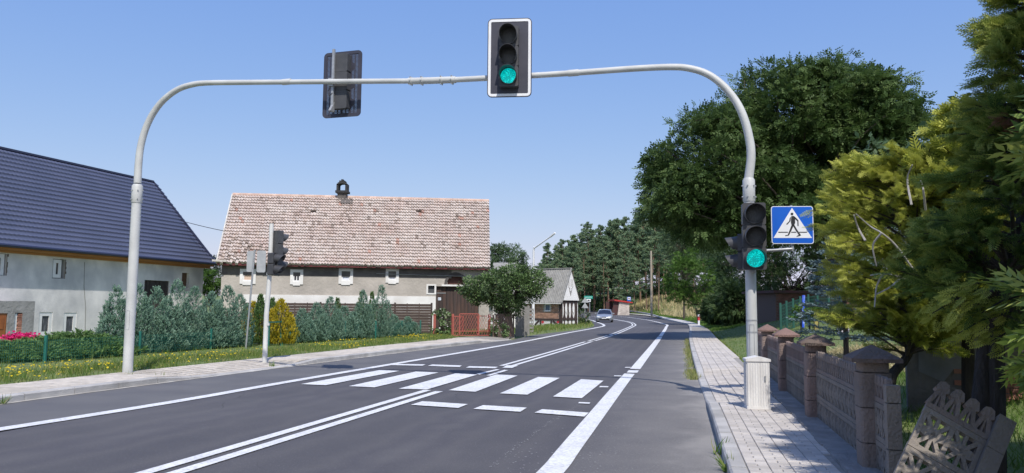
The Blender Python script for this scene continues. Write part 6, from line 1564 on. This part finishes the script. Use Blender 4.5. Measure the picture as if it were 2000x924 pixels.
# bare grey twigs of the same tree
mb = MB(); 
for pth in ([(1800, 560), (1760, 542), (1725, 535), (1700, 538)], [(1790, 535), (1750, 480), (1722, 455), (1700, 442), (1672, 418)], [(1722, 455), (1705, 480), (1712, 520)], [(1760, 542), (1740, 560), (1712, 575)], [(1808, 410), (1803, 370), (1798, 352)], [(1690, 470), (1676, 445), (1668, 420)], [(1780, 400), (1772, 350), (1782, 322)], [(1725, 535), (1712, 560), (1708, 600)]):
    P = spline([V3(*w3(x, y, 8.85 + .1 * (x % 3))) for x, y in pth], 4); mb.tube(P, [.011 * (1 - .7 * i / len(P)) + .003 for i in range(len(P))], 5)
mb.build('dead_twigs', M_dead, thy)
t2 = [V3(*w3(1912, 1000, 6.2)), V3(*w3(1912, 900, 6.2)), V3(*w3(1920, 760, 6.25)), V3(*w3(1940, 600, 6.4)), V3(*w3(2020, 350, 6.6)), V3(*w3(2035, 100, 6.7)), V3(*w3(2030, -60, 6.8))]
t2[0].z = -.1
tb2 = thuja('dark_thuja', 'tall dark green thuja with shade-blackened trunk at the right picture edge', t2[0], t2, .105, 210, lambda q, a: (.58 * (1 - q) ** .5 + .20) * (1 - .18 * math.cos(a)), 1.40, 4.6, L_dthuja, .19, 30, 8, drop=.30, dry=.02, rise=.65, ztint=.40)
A, D_, S_2 = [], [], []
for k in range(150):
    br_ = k % 5; px_, py_ = ((1870, 570), (1885, 640), (1930, 600), (1950, 655), (1835, 600))[br_]; q_ = rng.uniform(0, 1)
    A.append(w3(px_ + 60 - 75 * q_ + rng.normal() * 12, py_ - 10 + 26 * q_ * q_ + rng.normal() * 12, 5.75 + .12 * br_ + rng.normal() * .05)); D_.append((-1.0 + rng.normal() * .35, -.2 + rng.normal() * .4, -.35 + rng.normal() * .35)); S_2.append(rng.uniform(.10, .17))
foliage('low_sprays', TF_, np.array(A), np.array(D_), rng.normal(size=(150, 3)) * .5 + [0, -.6, .7], np.array(S_2), rng.uniform(.45, .95, 150), L_gold, tb2, t2[0])  # golden leaf colour on a green thuja: sunlight put into these sprays
for px_, py_ in ((1870, 570), (1885, 640), (1930, 600), (1950, 655), (1835, 600)):
    MB().tube([V3(*w3(px_ + 90, py_ - 30, 6.2)), V3(*w3(px_ + 30, py_ - 14, 5.9)), V3(*w3(px_ - 14, py_ + 12, 5.8))], [.012, .008, .003], 5).build('branch', M_tb, tb2)
st = [V3(*w3(1950, 1000, 6.1)), V3(*w3(1948, 800, 6.15)), V3(*w3(1945, 620, 6.3))]; st[0].z = -.1; MB().tube(spline(st, 5), .06, 8).build('side_stem', M_tb, tb2, smooth=True)
# spray hanging low before the trunk
# third thuja outside the frame at right rear keeps the dark wall of green closed
t3 = [V3(7.0, 9.0, -.1), V3(7.0, 9.0, 1), V3(7.0, 9.1, 2.5), V3(7.05, 9.1, 4.6)]
thuja('dark_thuja', 'dark thuja standing between the golden one and the right picture edge', t3[0], t3, .11, 110, lambda q, a: 1.45 * (1 - q) ** .6 + .25, 1.3, 4.5, L_dthuja, .34, 24, 12, drop=.25, T=TFS)
t5 = [V3(4.56, 4.35, -.1), V3(4.56, 4.35, 1), V3(4.56, 4.35, 3), V3(4.56, 4.35, 6.0)]
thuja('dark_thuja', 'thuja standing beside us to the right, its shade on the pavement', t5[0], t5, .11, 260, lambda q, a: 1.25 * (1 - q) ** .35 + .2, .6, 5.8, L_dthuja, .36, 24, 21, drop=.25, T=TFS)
t4 = [V3(*w3(1890, 790, 9.6)), V3(*w3(1890, 620, 9.6)), V3(*w3(1895, 400, 9.6)), V3(*w3(1905, 215, 9.6))]; t4[0].z = -.1
thuja('golden_thuja', 'upright yellow green thuja between the spreading golden one and the right edge', t4[0], t4, .09, 150, lambda q, a: 1.0 * (1 - q) ** .5 + .25, 1.2, 4.0, L_gold, .22, 34, 15, drop=.25, T=TFS, rise=.9)
b = on(1880, 14); broadleaf('cherry_tree', 'pale leaved young tree top rising over the golden thuja', b, [(w3(1880, 265, 14), (.75, .6, .75)), (w3(1850, 300, 14), (.6, .6, .5)), (w3(1700, 300, 15), (.35, .5, .3))], 70, 15, .15, L_birch, T=TL, trunk=.06, clump=.28, droop=.5)
# blue spruce peeping out beside the golden thuja
bp = on(1650, 17.5); H = atY(1650, 440, 17.5).z - bp.z; th = thing('blue_spruce', 'silvery blue spruce peeping out left of the golden thuja', 'spruce', bp); A, Dd = [], []; br = MB()
for k in range(90):
    z = .5 + (H - .6) * (k / 90); L = (1.1 * (1 - k / 96) ** .8 + .1) * (.8 + .35 * math.sin(k * 7.1) ** 2); a = k * 2.4; d = np.array([math.cos(a), math.sin(a), .12 * math.sin(k * 3.3)]); p0 = np.array([bp.x, bp.y, bp.z + z]); br.tube([Vector(p0), Vector(p0 + d * L)], [.010, .004], 4)
    for j in range(20): s_ = .2 + .8 * j / 19; A.append(p0 + d * L * s_ + np.array([0, 0, .05 * s_])); Dd.append(d + np.cross(d, [0, 0, 1]) * (.9 if j % 2 else -.9) * (1.1 - s_) + np.array([0, 0, rng.normal() * .25]))
A = np.array(A); foliage('foliage', TS, A, np.array(Dd), rvec(len(A)), np.full(len(A), .15), rng.uniform(0, 1, len(A)), L_spruce, th, bp); br.build('branches', M_bark, th)
MB().tube([bp - Z3 * .1, bp + Z3 * H], [.07, .02], 8).build('trunk', M_bark, th)

# --- pines
def pine_proto(k, H=17.0, crown=.55):
    g = np.random.default_rng(100 + k); A, Dd, Ti, Sz = [], [], [], []; br = MB(); th = thing('pine_tree', None, 'tree', (0, 0, 0), local=True)
    lean = g.normal(size=2) * .4
    def tp(z): return np.array([lean[0] * z / H + .15 * math.sin(z * .4 + k), lean[1] * z / H, z])
    mb = MB(); mb.tube([Vector(tp(z)) for z in np.linspace(-.5, H * .97, 10)], np.linspace(.19, .04, 10).tolist(), 6); mb.build('trunk', M_pbark, th, smooth=True)
    nb_ = int(38 * (crown / .55)); z0_ = H * (1 - crown)
    for i in range(nb_):
        q = (i + g.uniform()) / nb_; z = z0_ + (H - z0_) * q ** .9; a = g.uniform(0, 6.28); L = (3.1 * (1 - q) ** .85 + .22) * g.uniform(.42, 1.2) * min(1, .6 + q * 3); d = np.array([math.cos(a), math.sin(a), -.05 + .65 * q]); p0 = tp(z)
        br.tube([Vector(p0), Vector(p0 + d * L)], [.06, .02], 4, caps=False); m = int(4 + 7 * L / 2.5)
        for j in range(m):
            s_ = .35 + .7 * j / m; c = p0 + d * L * s_ + g.normal(size=3) * np.array([.22, .22, .05]) * (.6 + L * .25)
            for _ in range(5): A.append(c + g.normal(size=3) * np.array([.22, .22, .09])); Dd.append(np.array([d[0] * .9, d[1] * .9, .5]) + g.normal(size=3) * .5); Ti.append(np.clip(g.normal(.45, .2), 0, 1)); Sz.append(g.uniform(.20, .38))
    A = np.array(A); V, Fc, ti = scatter(TT[0], TT[1], A, frames(np.array(Dd), g.normal(size=(len(A), 3))), np.array(Sz), np.array(Ti), TT[2])
    mesh_np('crown', V, Fc, L_pine, ti, th); br.build('branches', M_pbark, th); k2 = 28; nq = len(A); keep = np.arange(0, nq, 5); Vc = V.reshape(nq, -1, 3); c0 = A[keep][:, None, :]; Vl = (Vc[keep] - c0) * 2.1 + c0; Fl = Fc[:len(keep) * TT_N]; return th, Vl.reshape(-1, 3), Fl, ti.reshape(nq, -1)[keep].ravel()
TT_N = len(TT[1])
protos = [pine_proto(k, H, c) for k, (H, c) in enumerate(((17, .62), (17, .50), (17, .85), (17, .40), (17, .72)))]
pl_ = [  # column, distance, top, prototype
 (1058, 150, 497, 2), (1072, 142, 476, 0), (1086, 150, 480, 2), (1098, 140, 468, 4), (1110, 148, 470, 0), (1122, 138, 460, 4), (1134, 150, 455, 0), (1150, 140, 436, 1), (1162, 148, 452, 0), (1174, 150, 440, 4), (1186, 142, 433, 1), (1198, 150, 432, 0),
 (1210, 140, 428, 4), (1224, 146, 426, 0), (1238, 150, 420, 1), (1250, 142, 416, 4), (1262, 150, 410, 0), (1274, 140, 416, 3), (1284, 150, 413, 1), (1296, 142, 425, 3), (1308, 148, 430, 0), (1322, 142, 436, 3), (1338, 150, 440, 1), (1356, 142, 445, 4), (1376, 148, 450, 0), (1396, 142, 452, 2), (1418, 150, 455, 0),
 (1130, 130, 500, 2), (1180, 134, 492, 0), (1215, 132, 480, 2), (1240, 128, 500, 2), (1205, 128, 520, 2), (1262, 130, 478, 4), (1090, 134, 505, 2), (1105, 132, 520, 2), (1160, 138, 470, 4), (1300, 132, 470, 3), (1286, 126, 480, 3), (1318, 130, 485, 3), (1225, 136, 455, 1), (1142, 136, 480, 0), (1190, 136, 462, 1)]
used = set()
for px, Y, top, k in pl_:
    th = protos[k][0]; b = on(px, Y + 6); H = atY(px, top, b.y).z - b.z
    o = th if k not in used else copy_tree(th); used.add(k)
    o.location = b; s_ = H / 17.0; o.scale = (s_ * 1.0, s_ * 1.0, s_); o.rotation_euler.z = rng.uniform(0, 6.28)
    tag(o, 'tall dark green pine in the wood edge beyond the road bend', 'tree', 'pines of the wood edge')
# the wood behind them reads as one mass
Vs, Fs, Ts, off = [], [], [], 0
for i in range(80):
    k = int(rng.integers(0, 5)); px = 1050 + 350 * (i / 80) + rng.uniform(-6, 6); Y = rng.uniform(160, 200); x = atY(px, 600, Y).x; z = gz(min(x, 60), Y); top = float(np.interp(px, [1050, 1075, 1100, 1150, 1200, 1260, 1300, 1400], [500, 486, 478, 456, 444, 424, 430, 455])); H = atY(px, top + rng.uniform(10, 30), Y).z - z
    V, Fc, ti = protos[k][1:]; s_ = H / 17; a = rng.uniform(0, 6.28); ca_, sa_ = math.cos(a), math.sin(a); Rm = np.array([[ca_, -sa_, 0], [sa_, ca_, 0], [0, 0, 1]]); W_ = (V * [s_ * 1.3, s_ * 1.3, s_]) @ Rm.T + [x, Y, z]; Vs.append(W_); Fs.append(Fc + off); Ts.append(ti); off += len(V)
o = mesh_np('pine_wood', np.concatenate(Vs), np.concatenate(Fs), L_pine, np.concatenate(Ts)); tag(o, 'pine wood closing the view behind the edge trees', 'wood', kind='stuff')

# --- undergrowth at the foot of the wood
P = []
for i in range(150):
    px = rng.uniform(1050, 1420); Y = rng.uniform(150, 175); b = on(px, Y); P.append((b.x, b.y, b.z + rng.uniform(.2, 2.2)))
P = np.array(P); idx = np.repeat(np.arange(len(P)), 34); Q = P[idx] + rng.normal(size=(len(idx), 3)) * [1.5, 1.5, .8]
V, Fc, ti = scatter(TC[0], TC[1], Q, frames(rvec(len(Q)), rvec(len(Q)) + [0, 0, 1]), rng.uniform(.5, .9, len(Q)), rng.uniform(0, 1, len(Q))); o = mesh_np('undergrowth', V, Fc, L_bush, ti); tag(o, 'undergrowth along the foot of the pine wood', 'undergrowth', kind='stuff')

# ------------------------------------------------ grass
BL = np.array([(-.5, 0, 0), (.5, 0, 0), (.32, .55, .05), (-.32, .55, .05), (.06, 1, .28), (-.06, 1, .28)]) * np.array([.055, 1, 1]); BF = [(0, 1, 2, 3), (3, 2, 4, 5)]
def blades(name, label, P, h, m, width=1.0, ti=(.4, .2), lean=.35, cat='grass'):
    P = np.asarray(P, float); n = len(P); D = np.stack([rng.normal(size=n) * lean, rng.normal(size=n) * lean, np.ones(n)], -1); N = norm(np.stack([rng.normal(size=n), rng.normal(size=n), np.zeros(n)], -1))
    T = BL * np.array([width, 1, 1]); V, Fc, t_ = scatter(T, BF, P, frames(D, N), h * rng.uniform(.5, 1.3, n), np.clip(rng.normal(ti[0], ti[1], n), 0, 1)); o = mesh_np(name, V, Fc, m, t_); tag(o, label, cat, kind='stuff'); return o
def gzv(P): return np.array([(x, y, gz(x, y)) for x, y in P])
def clumpy(n, f):
    out = []
    while len(out) < n:
        x, y = f(); k = math.sin(x * 2.3 + 1.7 * math.sin(y * 1.1)) * math.sin(y * 2.9 + x) 
        if rng.uniform() < .55 + .45 * k: out.append((x, y))
    return out
XLp = XL
def lv():
    y = 14 + 26.5 * rng.uniform() ** 1.0; w = 1.9 + .3 * math.sin(y); return XLp(y) - rng.uniform(0, 1) ** .8 * w - .02 + .10 * math.sin(y * 3) * math.sin(y * 1.3), y
P = gzv(clumpy(30000, lv)); P = P[(P[:, 1] < 38.9)]
blades('verge_grass', 'long green verge grass between the left pavement and the mesh fence', P, .14, L_grass, 1.3, (.45, .28))
def lf(): y = 14 + 24 * rng.uniform(); return XLp(y) - .15 - rng.uniform(0, 1) * 1.9, y
Q = clumpy(1700, lf); Q = np.array([(x, y, gz(x, y) + rng.uniform(.09, .20)) for x, y in Q if math.sin(x * .9 + y * .7) + .7 * math.sin(y * 1.9) + rng.normal() * .5 > (-.5 if y < 21 else .35)])
n = len(Q); V, Fc, ti = scatter(np.array([(math.cos(a) * .5, math.sin(a) * .5, .06 * (k % 2)) for k, a in enumerate([2 * math.pi * k / 8 for k in range(8)])]), [tuple(range(8))], Q, frames(np.stack([rng.normal(size=n), rng.normal(size=n), rng.normal(size=n) * .2], -1), np.stack([rng.normal(size=n) * .4, rng.normal(size=n) * .4 - .5, np.ones(n)], -1)), rng.uniform(.028, .048, n), rng.uniform(0, 1, n))
o = mesh_np('yellow_flowers', V, Fc, L_yflow, ti); tag(o, 'yellow hawkbit flowers scattered over the left verge', 'flowers', kind='stuff')
# garden floor behind the left mesh fence
def lg_(): y = 17 + 25 * rng.uniform(); return XLp(y) - 2.2 - rng.uniform(0, 7), y
blades('garden_grass', 'short garden grass behind the left mesh fence', gzv([lg_() for _ in range(9000)]), .12, L_grass, 2.0, (.4, .2))
# far left verge by the bend
def lv2(): y = 41 + 34 * rng.uniform(); return XLp(y) - rng.uniform(0, 1) ** .7 * 3.5 - .05, y
blades('verge_grass', 'green and dry verge grass in front of the cottage', gzv([lv2() for _ in range(9000)]), .22, L_grass, 2.2, (.5, .25))
def lv3(): y = 75 + 60 * rng.uniform(); return XL(y) - rng.uniform(0, 1) * 5 - .2, y
blades('verge_grass', 'verge grass on the inside of the far bend', gzv([lv3() for _ in range(5000)]), .3, L_grass, 4, (.5, .2))
# lawn mound right of the pavement
def rl(): y = 13 + 45 * rng.uniform() ** 1.3; return XR(y) + .03 + rng.uniform(0, 1) ** 1.1 * (9 + y * .1), y
def okr(x, y): return not (y < 19.6 and x < fence_a.x + (y - 7.2) * .2322 + .15)
P = np.array([p for p in gzv([rl() for _ in range(40000)]) if okr(p[0], p[1])]); blades('lawn', 'short green lawn on the mound right of the pavement', P, .065, L_grass, 3.4, (.22, .16), .5)
# long dry fringe along the pavement edge
def rf(): y = 15 + 45 * rng.uniform(); return XR(y) + rng.uniform(-.04, .16), y
P = np.array([p for p in gzv([rf() for _ in range(4500)]) if p[1] > 20.4]); blades('edge_grass', 'dry grass fringe where the lawn meets the right pavement', P, .09, L_grass, 1.6, (.62, .2), .5)
# rough grass and cut stalks heap behind the fence
c = on(1625, 17.5)
def hp(): a = rng.uniform(0, 6.28); r = rng.uniform() ** .5; return c.x + math.cos(a) * r * 1.9, c.y + math.sin(a) * r * 3.4
blades('cut_stalks', 'heap of dry cut stalks and rubble on the lawn behind the fence', gzv([hp() for _ in range(9000)]) + np.array([0, 0, .03]), .20, L_hay, 1.6, (.5, .3), 1.3)
for i in range(14):
    x, y = hp(); s_ = rng.uniform(.07, .18); th = MB().prism([(s_ * math.cos(a) * rng.uniform(.7, 1.1), s_ * .6 * math.sin(a) * rng.uniform(.7, 1.1)) for a in np.linspace(0, 5.4, 7)], (x, y, gz(x, y) + .06), (X3, Z3, Y3), s_).build('stone', M_kerb, loc=(x, y, gz(x, y)))
    tag(th, 'pale stone lying in the heap of dry stalks behind the fence', 'stone', 'stones in the heap of stalks')
# garden ground behind the concrete fence, near
def ng(): y = 4 + 12 * rng.uniform(); return fence_a.x + (y - 7.2) * .2322 + .2 + rng.uniform(0, 5), y
blades('garden_grass', 'shaded grass behind the concrete fence', gzv([ng() for _ in range(16000)]), .15, L_grass, 1.2, (.25, .2), .5)
# dry meadow and green strip on the right bank
def md(): y = 60 + 92 * rng.uniform() ** .8; return XR(y) + 1.5 + rng.uniform(0, 1) * 40, y
P = gzv([md() for _ in range(38000)]); k = np.array([math.sin(p[0] * .35) * math.sin(p[1] * .21 + p[0] * .1) for p in P])
blades('dry_meadow', 'tall pale dry grass covering the bank beyond the road', P[k > -.55], .75, L_hay, 2.6, (.5, .25), .3)
blades('green_meadow', 'green patches in the dry bank', P[k < -.35], .45, L_grass, 4, (.3, .2), .3)
def ms(): y = 52 + 95 * rng.uniform(); return XR(y) + .05 + rng.uniform(0, 1) * 2.4, y
blades('verge_grass', 'mown green strip between the far pavement and the dry bank', gzv([ms() for _ in range(16000)]), .14, L_grass, 5, (.25, .15), .4)
# weeds in the joints of the right kerb, at the left kerb and pole
def wk():
    y = rng.choice([rng.uniform(17, 19.5), rng.uniform(20.5, 30), rng.uniform(26, 40)]); return fkR(y) - .10 + rng.normal() * .07, y
P = np.array([(x, y, .0) for x, y in [wk() for _ in range(2600)]]); blades('kerb_weeds', 'dry weeds growing in the gutter of the right kerb', P, .11, L_grass, 1.8, (.72, .18), .6)
for px, py, n, lb in ((1424, 922, 60, 'green weed sprouting at the near end of the right kerb'), (250, 742, 26, 'thin weed at the left kerb below the gantry pole'), (311, 742, 20, 'small weed in the left kerb joint'), (532, 718, 30, 'weed tuft at the left kerb below the signal post'), (4, 790, 20, 'weed tuft at the kerb in the left corner'), (728, 686, 16, 'small tuft on the left pavement'), (1402, 888, 14, 'dry sprig lying in the right gutter')):
    g_ = G(px, py); P = np.array([(g_.x + rng.normal() * .035, g_.y + rng.normal() * .035, .0) for _ in range(n)]); o = blades('weed', lb, P, .17, L_grass, 1.6, (.35, .2), .6, 'weed'); o['kind'] = 'thing'
# ================================================================== the oncoming car
cp_ = on(1183, 84); cp_ = G(1183.5, 629.5); cp_.y += 1.0; cp_.z = zr(cp_.y)
hd = Vector((-.16, -1, 0)).normalized()
car = thing('parked_car', 'silver hatchback driving towards us in the bend', 'car', cp_, face(hd), local=True); car.name = 'car'
M_silver = mat('silver_paint', (.42, .45, .49), (.40, .43, .47), scale=2, rough=.28, metal=.55)
M_cg = mat('car_glass', (.015, .018, .03), rough=.08, spec=.9); M_tyre = mat('tyre', (.02, .02, .02), rough=.85); M_hl = mat('headlight_glass', (.75, .77, .8), rough=.1)
HW = .88; S = 1.0
# side outline: (y along, z low, z belt, half width); front is -Y
secs = [(-2.12, .30, .52, .70), (-2.02, .20, .66, .82), (-1.6, .18, .78, .87), (-1.15, .18, .88, .88), (-.75, .18, .93, .88), (.4, .18, .95, .88), (1.3, .18, .97, .87), (1.9, .22, .98, .84), (2.1, .32, .80, .74)]
mb = MB()
for y, zl, zh, w in secs:
    mb.v += [Vector(p) for p in ((-w * .92, y, zl), (-w, y, zl + .15), (-w, y, zh - .16), (-w * .9, y, zh - .02), (0, y, zh + .03), (w * .9, y, zh - .02), (w, y, zh - .16), (w, y, zl + .15), (w * .92, y, zl))]
for i in range(len(secs) - 1):
    for k in range(8): a = i * 9 + k; mb.f.append((a, a + 1, a + 10, a + 9))
    mb.f.append((i * 9 + 8, i * 9, i * 9 + 9, i * 9 + 17))
mb.f += [tuple(range(9)), tuple(range(len(mb.v) - 9, len(mb.v)))[::-1]]
# roof and pillars
rf = [(-.95, .90, .80), (-.35, 1.34, .62), (.1, 1.44, .60), (1.1, 1.43, .60), (1.75, 1.20, .60), (2.0, .95, .76)]
top = MB(); 
for y, z, w in rf: top.v += [Vector((-w, y, z - .04)), Vector((-w * .8, y, z)), Vector((0, y, z + .03)), Vector((w * .8, y, z)), Vector((w, y, z - .04))]
for i in range(1, 4):
    for k in range(4): a = i * 5 + k; top.f.append((a, a + 1, a + 6, a + 5))
o = len(mb.v); mb.v += top.v; mb.f += [tuple(q + o for q in f) for f in top.f]
for s_ in (-1, 1): mb.tube([(s_ * .81, -.98, .88), (s_ * .62, -.33, 1.34)], .035, 6); mb.tube([(s_ * .84, .35, .9), (s_ * .61, .3, 1.42)], .035, 6); mb.tube([(s_ * .80, 1.95, .9), (s_ * .6, 1.15, 1.4)], .06, 6)
body = mb.build('body', M_silver, car, smooth=True)
mb = MB(); mb.quad((-.78, -.96, .90), (.78, -.96, .90), (.60, -.36, 1.32), (-.60, -.36, 1.32)); mb.quad((-.58, -.36, 1.32), (.58, -.36, 1.32), (.58, 1.7, 1.2), (-.58, 1.7, 1.2)); mb.build('windshield', M_cg, car)
for s_ in (-1, 1): MB().add([(s_ * .82, -.85, .90), (s_ * .82, 1.8, .93), (s_ * .61, 1.2, 1.36), (s_ * .61, -.25, 1.36)], [(0, 1, 2, 3)]).build('side_window', M_cg, car)
for s_ in (-1, 1):
    MB().prism([(-.16, -.05), (.14, -.07), (.20, .05), (-.10, .09)], (s_ * .62 - .02, -2.10, .62), (X3, Z3, Y3), .2).build('headlight', M_hl, car)
    MB().box((s_ * .98, -.70, .98), (.2, .12, .14)).build('mirror', M_silver, car)
    for y in (-1.35, 1.3):
        w = MB().tube([(s_ * .70, y, .32), (s_ * .89, y, .32)], .32, 20).build('wheel', M_tyre, car); MB().tube([(s_ * .86, y, .32), (s_ * .90, y, .32)], .2, 14).build('rim', M_zinc, w)
MB().box((0, -2.11, .36), (1.15, .06, .16)).build('grille', M_sblack, car)
g = MB().box((0, -2.10, .58), (.5, .06, .06)).build('upper_grille', M_sblack, car)
MB().box((0, -2.15, .46), (.52, .03, .11)).build('number_plate', M_whitep, car)
for o in COL.objects:
    if '_local' in o: del o['_local']
